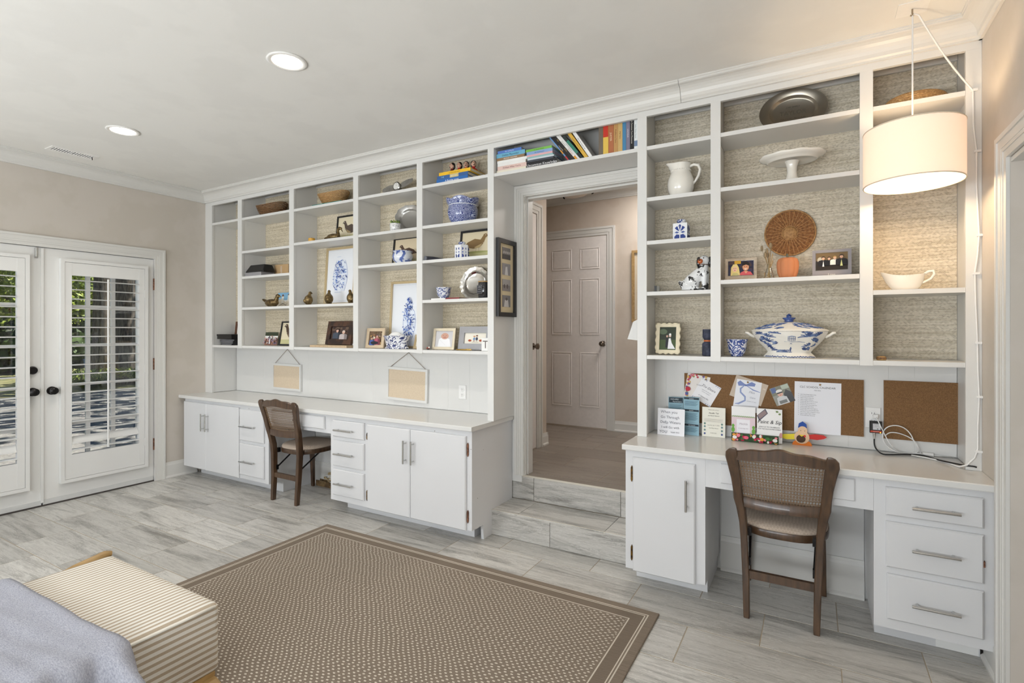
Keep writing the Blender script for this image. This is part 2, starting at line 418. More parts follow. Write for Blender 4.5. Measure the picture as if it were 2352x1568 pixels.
# floor slab (grout) and tiles laid in running bond
floor = struct('floor', MB().box(XL-0.15, XR+0.9, YF-0.15, 0.305, -0.12, -0.0012), 'grout')
TW, TH, G = 0.616, 0.305, 0.0045
tile_me = None
def chamfer_tile(w, h, t=0.010, c=0.0012):
    b = MB()
    r0 = [(0,0,-t),(w,0,-t),(w,h,-t),(0,h,-t)]; r1 = [(0,0,-c),(w,0,-c),(w,h,-c),(0,h,-c)]; r2 = [(c,c,0),(w-c,c,0),(w-c,h-c,0),(c,h-c,0)]
    fs = [(3,2,1,0)]+[(k+i,k+(i+1)%4,k+4+(i+1)%4,k+4+i) for k in (0,4) for i in range(4)]+[(8,9,10,11)]
    return b.add(r0+r1+r2, fs)
def lay(parent, mat, x0, x1, y0, y1, z, ax, ay, tw=TW, th=TH, shift=0.5, name='tile', g=G):
    """tiles of tw x th, joints at ax+k*tw, rows at ay+k*th, clipped to the rectangle"""
    cache = {}
    r0 = math.floor((y0-ay)/th); r1 = math.ceil((y1-ay)/th)
    for r in range(r0, r1):
        ya, yb = max(y0, ay+r*th+g/2), min(y1, ay+(r+1)*th-g/2)
        if yb-ya < 0.012: continue
        off = ax+(shift*tw if r % 2 else 0.0)
        for k in range(math.floor((x0-off)/tw)-1, math.ceil((x1-off)/tw)+1):
            xa, xb = max(x0, off+k*tw+g/2), min(x1, off+(k+1)*tw-g/2)
            if xb-xa < 0.012: continue
            key = (round(xb-xa, 4), round(yb-ya, 4))
            if key not in cache:
                o = chamfer_tile(xb-xa, yb-ya).build(name, mat, parent, world=False); cache[key] = o.data
            else:
                o = bpy.data.objects.new(name, cache[key]); COL.objects.link(o); o.parent = parent
            o.location = (xa, ya, z)
AX, AY = -0.823, -0.165-TH
# row starting at y=-.47 has joints at AX (even), next at +half
lay(floor, 'tile', XL+0.001, XR-0.001, -3.2, 0.325, 0.0, AX, AY)
# walls -----------------------------------------------------------------
DL0, DL1, DZ = -2.105, -0.474, 2.066                       # french door opening
b = MB(); b.box(XL-0.15, XL, YF, DL0-0.02, -0.1, WALLZ); b.box(XL-0.15, XL, DL1+0.02, YB+0.2, -0.1, WALLZ); b.box(XL-0.15, XL, DL0-0.02, DL1+0.02, DZ+0.02, WALLZ)
wall_left = struct('wall_left', b, 'wall')
RD0, RD1, RZ = -1.35, -0.379, 2.057                        # cased opening in the right wall
b = MB(); b.box(XR, XR+0.14, RD1, YB+0.2, -0.1, WALLZ); b.box(XR, XR+0.14, YF, RD0, -0.1, WALLZ); b.box(XR, XR+0.14, RD0, RD1, RZ, WALLZ)
wall_right = struct('wall_right', b, 'wall')
YK = 0.41                                                  # hall face of the back wall
OX0, OX1, OZ = -1.815, -0.93, 2.372                        # doorway in the back wall
YW = 0.30
b = MB(); b.box(XL-0.15, -1.9360, YB, YK, -0.1, WALLZ); b.box(-1.9358, OX0-0.021, YW, YK, 0.3, WALLZ); b.box(OX1+0.001, -0.896, YW, YK, 0.3, WALLZ)
b.box(-0.895, XR+0.14, YB, YK, -0.1, WALLZ); b.box(OX0-0.021, OX1+0.001, YW, YK, OZ+0.02, WALLZ)
wall_back = struct('wall_back', b, 'white')
b = MB()
for x0, x1 in ((XL-0.15, -5.05), (-2.75, -2.05), (0.25, XR+0.15)): b.box(x0, x1, YF-0.15, YF, -0.1, WALLZ)
for x0, x1 in ((-5.05, -2.75), (-2.05, 0.25)): b.box(x0, x1, YF-0.15, YF, -0.1, 0.75); b.box(x0, x1, YF-0.15, YF, 2.35, WALLZ)
wall_front = struct('wall_front', b, 'wall')
ceiling = struct('ceiling', MB().box(XL-0.15, XR+0.14, YF-0.15, YB+0.2, ZC, ZC+0.15), 'ceil')
n = 1
for x0, x1 in ((-5.05, -2.75), (-2.05, 0.25)):
    b = MB()
    for a0, a1 in ((x0, x0+0.05), (x1-0.05, x1)): b.box(a0, a1, YF-0.10, YF+0.01, 0.75, 2.35)
    b.box(x0+0.05, x1-0.05, YF-0.10, YF+0.01, 0.75, 0.81); b.box(x0+0.05, x1-0.05, YF-0.10, YF+0.01, 2.29, 2.35)
    b.box((x0+x1)/2-0.02, (x0+x1)/2+0.02, YF-0.08, YF-0.02, 0.81, 2.29)
    struct('window_%d' % n, b, 'white'); n += 1
# crown mouldings --------------------------------------------------------
def crown_poly(s=1):       # (outwards from wall, z)
    pts = [(0, 2.680), (0.012, 2.680), (0.012, 2.690), (0.018, 2.695)]
    for i in range(7):
        a = math.pi/2*i/6; pts.append((0.020+0.058*(1-math.cos(a)), 2.697+0.062*math.sin(a)))
    pts += [(0.083, 2.762), (0.083, 2.770), (0.088, 2.772), (0.088, ZC-0.0005), (0, ZC-0.0005)]
    return [(p*s, z) for p, z in pts]
struct('trim_1', MB().prism([(-0.001-p, z) for p, z in crown_poly()], 0, XL+0.001, -0.6445).prism([(-0.001-p, z) for p, z in crown_poly()], 0, -0.6425, XR-0.001), 'trim')
struct('trim_2', MB().prism([(XL+0.0005+p, z) for p, z in crown_poly()], 1, YF+0.001, -0.001), 'trim')
struct('trim_3', MB().prism([(XR-0.0005-p, z) for p, z in crown_poly()], 1, YF+0.001, -0.001), 'trim')
# baseboards ---------------------------------------------------------------
def base_poly(h=0.15, t=0.014): return [(0,0.0006),(t+0.010,0.0006),(t+0.010,0.012),(t,0.022),(t,h-0.03),(t-0.005,h-0.018),(t-0.008,h),(0,h)]
struct('baseboard_left', MB().prism([(XL+0.0005+p, z) for p, z in base_poly()], 1, -0.384, -0.09), 'trim')
struct('baseboard_right', MB().prism([(XR-0.0005-p, z) for p, z in base_poly()], 1, -0.285, -0.085), 'trim')
struct('baseboard_front', MB().prism([(YF+0.0005+p, z) for p, z in base_poly()], 0, XL+0.02, XR-0.02), 'trim')
# casing around openings: stepped profile boards
def casing_x(xw, sgn, y0, y1, ztop, wd=0.085, z0=0.0, both=True):
    b = MB()
    def strip(ya, yb, za, zb, t): b.box(min(xw, xw+sgn*t), max(xw, xw+sgn*t), ya, yb, za, zb)
    for f0, f1, t in ((0.0, 0.30, 0.012), (0.30, 0.45, 0.016), (0.45, 0.80, 0.018), (0.80, 1.0, 0.024)):
        strip(y1+f0*wd, y1+f1*wd, z0, ztop+f0*wd, t)
        if both: strip(y0-f1*wd, y0-f0*wd, z0, ztop+f0*wd, t)
        strip(y0-f1*wd if both else y0, y1+f1*wd, ztop+f0*wd, ztop+f1*wd, t)
    return b
struct('trim_4', casing_x(XL+0.0005, 1, DL0, DL1, DZ, 0.088, 0.001), 'trim')
struct('trim_5', casing_x(XR-0.0005, -1, RD0, RD1, RZ, 0.095, 0.001), 'trim')
# deep white jamb of the right-hand opening and the white panelling of the next room
b = MB(); b.box(XR+0.002, XR+0.72, RD1+0.001, RD1+0.03, 0.0, RZ-0.002); b.box(XR+0.002, XR+0.14, RD0, RD1, RZ-0.02, RZ-0.002)
b.box(XR+0.06, XR+0.075, RD1-0.012, RD1+0.001, 0.0, RZ-0.022); b.box(XR+0.12, XR+0.16, RD1-0.014, RD1+0.001, 0.0, RZ-0.022)
struct('trim_6', b, 'trim')
b = MB(); b.box(1.55, 1.65, -4.6, 0.4, -0.1, WALLZ); b.box(XR+0.15, 1.55, 0.2, 0.4, -0.1, WALLZ); b.box(XR+0.15, 1.55, -4.6, -4.5, -0.1, WALLZ); b.box(XR+0.14, 1.65, -4.6, 0.4, 2.5, 2.6)
struct('wall_side_room', b, 'white')
# ------------------------------------------------------------------ doorway in the back wall
b = MB(); wd = 0.070
for f0, f1, t in ((0.0, 0.26, 0.012), (0.26, 0.40, 0.017), (0.40, 0.55, 0.013), (0.55, 0.72, 0.016), (0.72, 1.0, 0.022)):
    b.box(OX0-0.004-f1*wd, OX0-0.004-f0*wd, YW-t, YW-0.0003, Z2+0.001, OZ+0.006+f0*wd)
    b.box(OX0-0.004-f1*wd, OX1-0.0005+0.03, YW-t, YW-0.0003, OZ+0.006+f0*wd, OZ+0.006+f1*wd)
struct('trim_7', b, 'trim')
b = MB(); b.box(OX0-0.0205, OX0, YW-0.001, YK, Z2+0.001, OZ+0.0195); b.box(OX0, OX0+0.010, YW+0.040, YK, Z2+0.001, OZ-0.012); b.box(OX0, OX0+0.004, YW+0.018, YW+0.030, Z2+0.001, OZ)
b.box(OX0, OX1, YW-0.001, YK, OZ, OZ+0.0195); b.box(OX0, OX1, YW+0.040, YK, OZ-0.012, OZ)
b.box(OX1-0.004, OX1, YW, YK, Z2+0.001, OZ)
struct('door_3', b, 'trim')
# steps: solid core with tiles
SX0, SX1 = -1.934, -0.90
core = struct('steps', MB().box(SX0, SX1, 0.026, 0.32, 0.0, Z1-0.012).box(SX0, SX1, 0.32, YK-0.001, 0.0, Z2-0.012), 'grout')
def vtile(x0, x1, y, z0, z1):
    o = chamfer_tile(x1-x0, z1-z0).build('riser_tile', 'tile', core, world=False); o.location = (x0, y, z0); o.rotation_euler = (math.pi/2, 0, 0)
for x0, x1 in ((SX0, -1.475), (-1.472, SX1)): vtile(x0, x1, 0.016, 0.002, Z1-0.006)
for x0, x1 in ((SX0, -1.745), (-1.742, -1.10), (-1.097, SX1)): vtile(x0, x1, 0.31, Z1+0.002, Z2-0.006)
for x0, x1 in ((SX0, -1.715), (-1.712, -1.108), (-1.105, SX1)):
    o = chamfer_tile(x1-x0, 0.292).build('tread_tile', 'tile', core, world=False); o.location = (x0, 0.014, Z1)
o = chamfer_tile(SX1-SX0, 0.02, 0.012).build('nosing', plain('nosing', (205,198,184), 0.5), core, world=False); o.location = (SX0, 0.0145, Z1+0.0005); o.scale = (1, 0.35, 1)
o = chamfer_tile(SX1-SX0, 0.02, 0.012).build('nosing', 'nosing', core, world=False); o.location = (SX0, 0.3065, Z2+0.0005); o.scale = (1, 0.5, 1)
# ------------------------------------------------------------------ hall behind the doorway
HB = 2.25; HX = -2.144; HY1 = 1.33; HZ = 2.87
hf = struct('floor_hall', MB().box(-3.3, 0.4, YK, HB+0.1, 0.2, Z2-0.002), 'grout')
lay(hf, 'halltile', -3.2, 0.3, YK+0.002, HB-0.001, Z2, -1.30, YK+0.002, 0.616, 0.305, 0.37)
o = chamfer_tile(OX1-OX0-0.002, YK-0.319).build('tile', 'halltile', hf, world=False); o.location = (OX0+0.001, 0.318, Z2)
struct('wall_hall_back', MB().box(-3.3, 0.4, HB, HB+0.1, Z2-0.1, WALLZ+0.1), 'hallwall')
struct('wall_hall_left', MB().box(HX-0.12, HX, YK, HY1, Z2-0.1, WALLZ+0.1).box(-3.4, HX-0.12, HY1-0.1, HY1, Z2-0.1, WALLZ+0.1).box(-3.4, -3.3, HY1, HB, Z2-0.1, WALLZ+0.1), 'hallwall')
struct('wall_hall_right', MB().box(0.4, 0.5, YK, HB, Z2-0.1, WALLZ+0.1), 'hallwall')
struct('ceiling_hall', MB().box(-3.4, 0.5, YK, HB+0.1, HZ, HZ+0.1), 'hallwall')
struct('trim_8', MB().prism([(HB-0.0005-p*0.85, HZ-(ZC-z)*0.85) for p, z in crown_poly()], 0, -3.29, 0.39), 'trim')
struct('trim_9', MB().prism([(HX+0.0005+p, Z2+z) for p, z in base_poly(0.11)], 1, 1.222, HY1).prism([(HY1+0.0005+p, Z2+z) for p, z in base_poly(0.11)], 0, -3.2, HX+0.014), 'trim')
struct('trim_10', MB().prism([(HB-0.0005-p, Z2+z) for p, z in base_poly(0.11)], 0, -1.80, 0.39), 'trim')
# six panel door in the far wall
DX0, DX1, DT = -2.62, -1.886, 2.405
b = MB()
for f0, f1, t in ((0.0, 0.3, 0.012), (0.3, 0.75, 0.016), (0.75, 1.0, 0.022)):
    wd = 0.088; b.box(DX1+0.004+f0*wd, DX1+0.004+f1*wd, HB-t, HB-0.0005, Z2+0.001, DT+0.008+f0*wd); b.box(DX0-0.1, DX1+0.004+f1*wd, HB-t, HB-0.0005, DT+0.008+f0*wd, DT+0.008+f1*wd)
struct('trim_11', b, 'trim')
door2 = struct('door_2', MB().box(DX0, DX1, HB-0.006, HB-0.0008, Z2+0.016, DT), plain('hall_door_paint', (232,226,222), 0.4))
for (xa, xb) in ((-2.524, -2.287), (-2.188, -1.965)):
    for (za, zb) in ((2.06, 2.29), (1.354, 1.961), (0.577, 1.165)):
        m = MB(); e = 0.022
        # raised panel: bevelled frame standing off a sunk field
        for (p0, p1, q0, q1) in ((xa, xb, za, za+0.012), (xa, xb, zb-0.012, zb), (xa, xa+0.012, za+0.012, zb-0.012), (xb-0.012, xb, za+0.012, zb-0.012)): m.box(p0, p1, HB-0.011, HB-0.006, q0, q1, ch=0.004)
        m.box(xa+e, xb-e, HB-0.011, HB-0.006, za+e, zb-e, ch=0.0045)
        m.build('panel', 'hall_door_paint', door2)
def knob_y(parent, x, y, z, mat='bronzeknob', r=0.027):
    m = MB(); pr = [(0.030,0),(0.030,0.006),(0.012,0.010),(0.010,0.032),(0.018,0.036),(r,0.048),(r,0.058),(0.018,0.068),(0.004,0.071)]
    vs = []; nn = 18
    for rr, d in pr:
        for i in range(nn): a = 2*math.pi*i/nn; vs.append((x+rr*math.cos(a), y-d, z+rr*math.sin(a)))
    fs = [(k*nn+i,k*nn+(i+1)%nn,(k+1)*nn+(i+1)%nn,(k+1)*nn+i) for k in range(len(pr)-1) for i in range(nn)]+[tuple(range((len(pr)-1)*nn, len(pr)*nn))]
    return m.add(vs, fs).build('door_knob', mat, parent, smooth=40)
plain('bronzeknob', (122,112,102), 0.28, 0.9)
knob_y(door2, -1.925, HB-0.006, 1.262)
# door in the left side of the hall
b = MB()
for f0, f1, t in ((0.0, 0.3, 0.012), (0.3, 0.75, 0.016), (0.75, 1.0, 0.022)):
    wd = 0.09; b.box(HX+0.0005, HX+t, 1.122+f0*wd, 1.122+f1*wd, Z2+0.001, 2.44+f0*wd); b.box(HX+0.0005, HX+t, 0.47, 1.122+f1*wd, 2.44+f0*wd, 2.44+f1*wd)
struct('trim_12', b, 'trim')
door4 = struct('door_4', MB().box(HX+0.0008, HX+0.006, 0.47, 1.112, Z2+0.012, 2.432), 'hall_door_paint')
m = MB(); m.tube([(HX+0.006,1.05,1.262),(HX+0.012,1.05,1.262)], 0.03, 16); m.tube([(HX+0.012,1.05,1.262),(HX+0.035,1.05,1.262)], 0.011, 12)
m.tube([(HX+0.035,1.05,1.262),(HX+0.045,1.05,1.262),(HX+0.06,1.05,1.262),(HX+0.068,1.05,1.262)], [0.018,0.027,0.027,0.012], 16); m.build('door_knob', 'bronzeknob', door4, smooth=40)
# hall ceiling light with curled metal holders
t = thing('ceiling_light', 'frosted glass bowl ceiling light in the hall with curled bronze holders', 'ceiling light', (-2.16, 2.0, HZ))
m = MB().lathe([(0.17,-0.004),(0.165,-0.03),(0.13,-0.06),(0.06,-0.082),(0.004,-0.088)], 26, (-2.16,2.0,HZ)); m.build('glass_bowl', plain('frosted_glass', (226,216,204), 0.5), t, smooth=True)
for a in (0.35, 2.5, 4.6):
    c, s_ = math.cos(a), math.sin(a); P = [(-2.16+c*r, 2.0+s_*r, HZ+z) for r, z in ((0.15,-0.012),(0.20,-0.010),(0.215,-0.028),(0.20,-0.05),(0.185,-0.058))]
    MB().tube(P, [0.012,0.012,0.010,0.007,0.003], 8).build('holder', 'blackmetal', t, smooth=True)
# picture frame and white paper just showing beyond the doorway's right edge
pf = thing('framed_print', 'wooden framed picture on the hall wall, mostly hidden by the door jamb', 'picture frame', (-1.40, HB, 1.5))
MB().box(-1.612, -1.585, HB-0.03, HB-0.001, 1.486, 2.22).box(-1.22, -1.193, HB-0.03, HB-0.001, 1.486, 2.22).box(-1.585, -1.22, HB-0.03, HB-0.001, 1.486, 1.513).box(-1.585, -1.22, HB-0.03, HB-0.001, 2.193, 2.22).build('frame', 'oak', pf)
MB().box(-1.585, -1.22, HB-0.012, HB-0.001, 1.513, 2.193).build('picture', plain('beige_print', (205,192,170), 0.6), pf)
tp = MB(); tp.add([(-1.085,0.4108,1.343),(-0.925,0.4108,1.325),(-0.925,0.4108,1.52),(-1.045,0.4108,1.46),(-1.085,0.4128,1.343),(-0.925,0.4128,1.325),(-0.925,0.4128,1.52),(-1.045,0.4128,1.46)], [(0,1,2,3),(7,6,5,4),(0,4,5,1),(1,5,6,2),(2,6,7,3),(3,7,4,0)])
tag(tp.build('hanging_paper', 'paper'), 'white paper corner hanging beside the inner edge of the doorway', 'paper')
# ================================================================== FRENCH DOORS with shutters
MATS['doorwhite'] = m_paint('french_door_paint', (228,227,224), False, 0.35)
plain('threshold', (70,64,60), 0.6)
b = MB(); b.box(XL-0.149, XL-0.001, DL0-0.02, DL0, 0.0, DZ+0.02); b.box(XL-0.149, XL-0.001, DL1, DL1+0.02, 0.0, DZ+0.02); b.box(XL-0.149, XL-0.001, DL0, DL1, DZ, DZ+0.02)
struct('door_frame', b, 'doorwhite')
struct('door_sill', MB().box(XL-0.15, XL-0.001, DL0, DL1, -0.02, 0.010), 'threshold')
def louver_mesh(w, d=0.066, t=0.010):
    n = 12; P = [(d/2*math.cos(2*math.pi*i/n), t/2*math.sin(2*math.pi*i/n)) for i in range(n)]
    return MB().prism(P, 1, 0, w)
LV = {}
def leaf(name, y0, y1, kind):
    """one door leaf; room face at XL-.012; y0..y1"""
    xa, xb = XL-0.052, XL-0.008
    b = MB(); st = 0.128; z0, z1 = 0.028, DZ-0.004; gz0, gz1 = 0.30, 1.93
    b.box(xa, xb, y0, y0+st, z0, z1); b.box(xa, xb, y1-st, y1, z0, z1); b.box(xa, xb, y0+st, y1-st, z0, gz0); b.box(xa, xb, y0+st, y1-st, gz1, z1)
    d = struct(name, b, 'doorwhite')
    MB().box(xa-0.002, xb+0.006, y0+0.004, y1-0.004, 0.012, 0.05).build('sweep', plain('door_sweep', (206,206,204), 0.4), d)
    # glazing: 3 x 5 panes between muntins
    ya, yb = y0+st, y1-st; wy = (yb-ya); wz = (gz1-gz0)
    for k in (1, 2): MB().box(xa+0.004, xb-0.02, ya+wy*k/3-0.016, ya+wy*k/3+0.016, gz0, gz1).build('muntin', 'doorwhite', d)
    for k in range(1, 5): MB().box(xa+0.006, xb-0.022, ya, yb, gz0+wz*k/5-0.012, gz0+wz*k/5+0.012).build('muntin', 'doorwhite', d)
    for i in range(3):
        for j in range(5):
            p0 = ya+wy*i/3+(0.016 if i else 0); p1 = ya+wy*(i+1)/3-(0.016 if i < 2 else 0)
            q0 = gz0+wz*j/5+(0.012 if j else 0); q1 = gz0+wz*(j+1)/5-(0.012 if j < 4 else 0)
            MB().box(XL-0.036, XL-0.033, p0, p1, q0, q1).build('pane', 'glass', d)
    # shutter: outer frame, panel with stiles and rails, louvers, tilt rod
    f0, f1, fz0, fz1 = y0+0.105, y1-0.062, 0.155, 1.988
    if kind == 'L': f0, f1 = y0+0.062, y1-0.085
    xs = XL-0.007
    m = MB(); e = 0.026
    for (a0, a1, c0, c1) in ((f0, f0+e, fz0, fz1), (f1-e, f1, fz0, fz1), (f0+e, f1-e, fz0, fz0+e), (f0+e, f1-e, fz1-e, fz1)): m.box(xs, xs+0.042, a0, a1, c0, c1)
    m.build('shutter_frame', 'doorwhite', d)
    s0, s1, sz0, sz1 = f0+e+0.002, f1-e-0.002, fz0+e+0.002, fz1-e-0.002
    sw = 0.046
    m = MB(); m.box(xs+0.004, xs+0.038, s0, s0+sw, sz0, sz1); m.box(xs+0.004, xs+0.038, s1-sw, s1, sz0, sz1)
    m.box(xs+0.006, xs+0.036, s0+sw, s1-sw, sz0, 0.380); m.box(xs+0.006, xs+0.036, s0+sw, s1-sw, 1.856, sz1)
    sh = m.build('shutter_panel', 'doorwhite', d)
    w_ = (s1-sw)-(s0+sw)-0.004
    for k in range(19):
        z = 1.817-k*0.0778
        key = round(w_, 3)
        if key not in LV:
            o = louver_mesh(w_).build('louver', 'doorwhite', sh, world=False, smooth=60); LV[key] = o.data
        else:
            o = bpy.data.objects.new('louver', LV[key]); COL.objects.link(o); o.parent = sh
        o.location = (xs+0.021, s0+sw+0.002, z); o.rotation_euler = (0, math.radians(3 if k != 17 else 62), 0)
    MB().tube([(xs+0.060, (s0+s1)/2, 0.40), (xs+0.060, (s0+s1)/2, 1.84)], 0.0075, 8).build('tilt_rod', 'doorwhite', sh, smooth=60)
    return d, s0, s1
dR, s0, s1 = leaf('door_1', -1.289+0.002, DL1-0.003, 'R')
dL, _, _ = leaf('door_5', DL0+0.003, -1.289-0.002, 'L')
for z0 in (1.777, 1.037, 0.292): MB().tube([(XL+0.0, DL1+0.001, z0), (XL+0.0, DL1+0.001, z0+0.107)], 0.009, 10).build('hinge', 'rusthinge', dR, smooth=60)
for z0 in (1.70, 1.02, 0.35): MB().box(XL+0.030, XL+0.036, s1-0.003, s1+0.012, z0, z0+0.07).build('shutter_hinge', 'doorwhite', dR)
MB().box(XL-0.008, XL+0.004, -1.299, -1.281, 0.03, DZ-0.01).build('astragal', 'doorwhite', dR)
def knob_x(parent, x, y, z, r=0.028, flat=False):
    m = MB(); pr = [(0.033,0),(0.033,0.008),(0.014,0.012),(0.012,0.034),(r,0.042),(r+0.001,0.056),(0.020,0.066),(0.004,0.068)]
    if flat: pr = [(0.032,0),(0.032,0.01),(0.026,0.024),(0.012,0.026),(0.004,0.027)]
    P = [(x+d, y, z) for _, d in pr]; m.tube(P, [q for q, _ in pr], 18)
    return m.build('door_knob' if not flat else 'deadbolt', 'blackmetal', parent, smooth=45)
knob_x(dR, XL-0.008, -1.228, 0.917); knob_x(dL, XL-0.008, -1.348, 0.917); knob_x(dL, XL-0.008, -1.348, 1.087, flat=True)
MB().tube([(XL+0.001,-1.325,2.058),(XL+0.003,-1.325,1.985)], 0.007, 8).box(XL-0.008, XL-0.002, -1.335, -1.315, 1.975, 2.055).build('flush_bolt', 'chrome', dL)
# ================================================================== BUILT-IN BOOKCASES
SH_T = 0.022
ZS = [2.473, 2.174, 1.922, 1.626, 1.257]
def bookcase(root, stiles, shelves, grass, long_ends, inset):
    """stiles: list of (x0,x1); shelves: per bay list of heights"""
    n = len(stiles)
    x0, x1 = stiles[0][0], stiles[-1][1]
    for i, (a, c) in enumerate(stiles):
        zb = 0.781 if (i == 0 and long_ends[0]) or (i == n-1 and long_ends[1]) else 1.232
        MB().box(a, c, 0.0, 0.020, zb, 2.6475).build('stile', 'white', root)
        pa, pc = a+inset, c-inset
        if i == 0: pa = a
        if i == n-1: pc = c
        MB().box(pa, pc, 0.0202, YB-0.003, zb+0.002, 2.765).build('divider' if 0 < i < n-1 else 'end_panel', 'white', root)
    MB().box(x0, x1, 0.0, 0.020, 2.6477, ZC-0.001).build('header', 'white', root)
    MB().box(x0, x1, 0.0202, YB-0.003, 2.7655, 2.779).build('top_panel', 'white', root)
    bays = []
    for i in range(n-1):
        a = stiles[i][1]-inset; c = stiles[i+1][0]+inset; bays.append((a, c))
        for z in shelves[i]:
            m = MB().box(a+0.0008, c-0.0008, 0.0205, YB-0.007, z-SH_T, z); m.box(stiles[i][1]+0.0006, stiles[i+1][0]-0.0006, 0.002, 0.0205, z-SH_T, z)
            m.build('shelf', 'white', root)
        MB().box(a+0.001, c-0.001, YB-0.0065, YB-0.0005, 1.2575, 2.71).build('wallpaper_panel', grass, root)
        MB().box(a+0.001, c-0.001, YB-0.018, YB-0.0005, 2.7105, 2.765).build('back_rail', 'white', root)
    return bays
SL = [(XL+0.0008,-5.203),(-4.780,-4.716),(-4.026,-3.964),(-3.232,-3.176),(-2.568,-2.514),(-1.939,-1.890)]
bkL = thing('built_in_bookcase', 'white built-in bookcase with five bays between the French doors and the doorway', 'bookcase', (-3.6, 0.13, 0.781))
bookcase(bkL, SL, [[2.473,1.257],[2.473,2.156,1.914,1.620,1.257],[2.470,2.172,1.625,1.257],[2.475,2.174,1.922,1.257],[2.476,2.177,1.921,1.627,1.257]], 'grassL', (True, True), 0.004)
MB().box(-1.9388, -1.8905, YB-0.0028, YW-0.001, 0.781, 2.765).build('end_panel', 'white', bkL)
SR = [(-0.895,-0.841),(-0.488,-0.437),(0.195,0.248),(0.589,XR-0.0008)]
bkR = thing('built_in_bookcase', 'white built-in bookcase with three bays over the right-hand desk', 'bookcase', (-0.13, 0.13, 0.781))
bookcase(bkR, SR, [[2.473,2.174,1.922,1.626,1.257],[2.475,2.178,1.675,1.257],[2.471,1.593,1.257]], 'grassR', (True, True), 0.018)
bkM = thing('over_door_shelf', 'white bookshelf bridging the doorway between the two bookcases', 'shelf', (-1.39, 0.14, 2.45))
MB().box(-1.8896, -0.8954, 0.0, 0.020, 2.6477, ZC-0.001).build('header', 'white', bkM)
MB().box(-1.8896, -0.8954, 0.003, YW-0.002, 2.473-SH_T, 2.473).build('shelf', 'white', bkM)
MB().box(-1.8896, -0.8954, 0.0202, YW-0.002, 2.7655, 2.779).build('top_panel', 'white', bkM)
MB().box(-1.8896, -0.8954, YW-0.02, YW-0.0015, 2.474, 2.765).build('back_panel', 'white', bkM)
# painted boards behind the worktops
def planks(px_list, x0, x1, py):
    xs = [x0]+[onY(p, py, YB).x for p in px_list]+[x1]
    for a, c in zip(xs[:-1], xs[1:]):
        MB().box(a, c, YB-0.010, YB-0.0005, 0.783, 1.234, ch=0.0009).build('plank', 'white', wall_back)
planks([610, 690, 711, 779, 857, 905, 937, 971, 1031, 1080], -5.19, -1.945, 850)
planks([1531, 1580, 1669, 1733, 1780, 1850, 1948, 2040, 2100], -0.86, 0.605, 845)
def low_planks(x0, x1, n):
    for i in range(n):
        a = x0+(x1-x0)*i/n; c = x0+(x1-x0)*(i+1)/n
        MB().box(a, c, YB-0.010, YB-0.0005, 0.001, 0.745, ch=0.0009).build('plank', 'white', wall_back)
low_planks(-3.985, -3.235, 4); low_planks(-0.47, 0.23, 4)
struct('baseboard_back', MB().prism([(YB-0.0108-p, z) for p, z in base_poly(0.20)], 0, -0.47, 0.23).prism([(YB-0.0108-p, z) for p, z in base_poly(0.20)], 0, -3.985, -3.235), 'trim')
# ================================================================== WORKTOPS AND BASE CABINETS
YFR, YDR = -0.226, -0.244
def worktop(x0, x1, label):
    pr = [(-0.256,0.7515),(-0.258,0.755),(-0.258,0.776),(-0.254,0.7802),(YB-0.011,0.7802),(YB-0.011,0.7515)]
    return tag(MB().prism(pr, 0, x0, x1).build('worktop', 'top'), label, 'worktop')
wt = worktop(XL+0.001, -1.897, 'long white painted worktop under the five-bay bookcase')
MB().box(-1.9388, -1.897, YB-0.011, YW-0.001, 0.7515, 0.7802).build('end_strip', 'top', wt)
worktop(-0.905, XR-0.001, 'white painted desktop under the right-hand bookcase')
def handle(parent, x, z, vert, L=0.16, y=YDR):
    m = MB(); d = L/2
    P = ((x, z-d), (x, z+d)) if vert else ((x-d, z), (x+d, z))
    m.tube([(P[0][0], y-0.032, P[0][1]), (P[1][0], y-0.032, P[1][1])], 0.0062, 10)
    for t_ in (0.13, 0.87):
        q = (P[0][0]+(P[1][0]-P[0][0])*t_, P[0][1]+(P[1][1]-P[0][1])*t_); m.tube([(q[0], y+0.001, q[1]), (q[0], y-0.033, q[1])], 0.0048, 8)
    return m.build('handle', 'chrome', parent, smooth=60)
def cabinet(label, x0, x1, toe, openings=()):
    t = thing('base_cabinet', label, 'cabinet', ((x0+x1)/2, 0.0, 0.0))
    MB().box(x0, x1, YFR, YB-0.012, 0.10, 0.7505).build('body', 'cabwhite', t)
    MB().box(toe[0], toe[1], -0.085, YB-0.012, 0.0008, 0.0995).build('toe_kick', 'cabwhite', t)
    return t
def front(t, name, x0, x1, z0, z1, y=YDR, ch=0.006):
    return MB().box(x0, x1, y, YFR-0.0005, z0, z1, ch=ch).build(name, 'cabwhite', t)
def hinge(t, x, z0, z1, mat='brasshinge'):
    zc = (z0+z1)/2; h = (z1-z0)/2
    pts = [(x-0.0055, z0+0.012), (x, z0), (x+0.0055, z0+0.012), (x+0.0055, z1-0.012), (x, z1), (x-0.0055, z1-0.012)]
    MB().prism(pts, 1, YFR-0.008, YFR-0.0003).build('hinge', mat, t)
c1 = cabinet('white base cabinet with double doors and two drawers beside the French doors', -5.262, -3.988, (-5.24, -3.99))
d = front(c1, 'door', -5.256, -4.882, 0.102, 0.722); handle(d, -4.914, 0.549, True)
d = front(c1, 'door', -4.879, -4.388, 0.102, 0.722); handle(d, -4.843, 0.549, True)
d = front(c1, 'drawer', -4.374, -4.037, 0.440, 0.710); handle(d, -4.235, 0.567, False, 0.19)
d = front(c1, 'drawer', -4.374, -4.037, 0.139, 0.412); handle(d, -4.235, 0.262, False, 0.19)
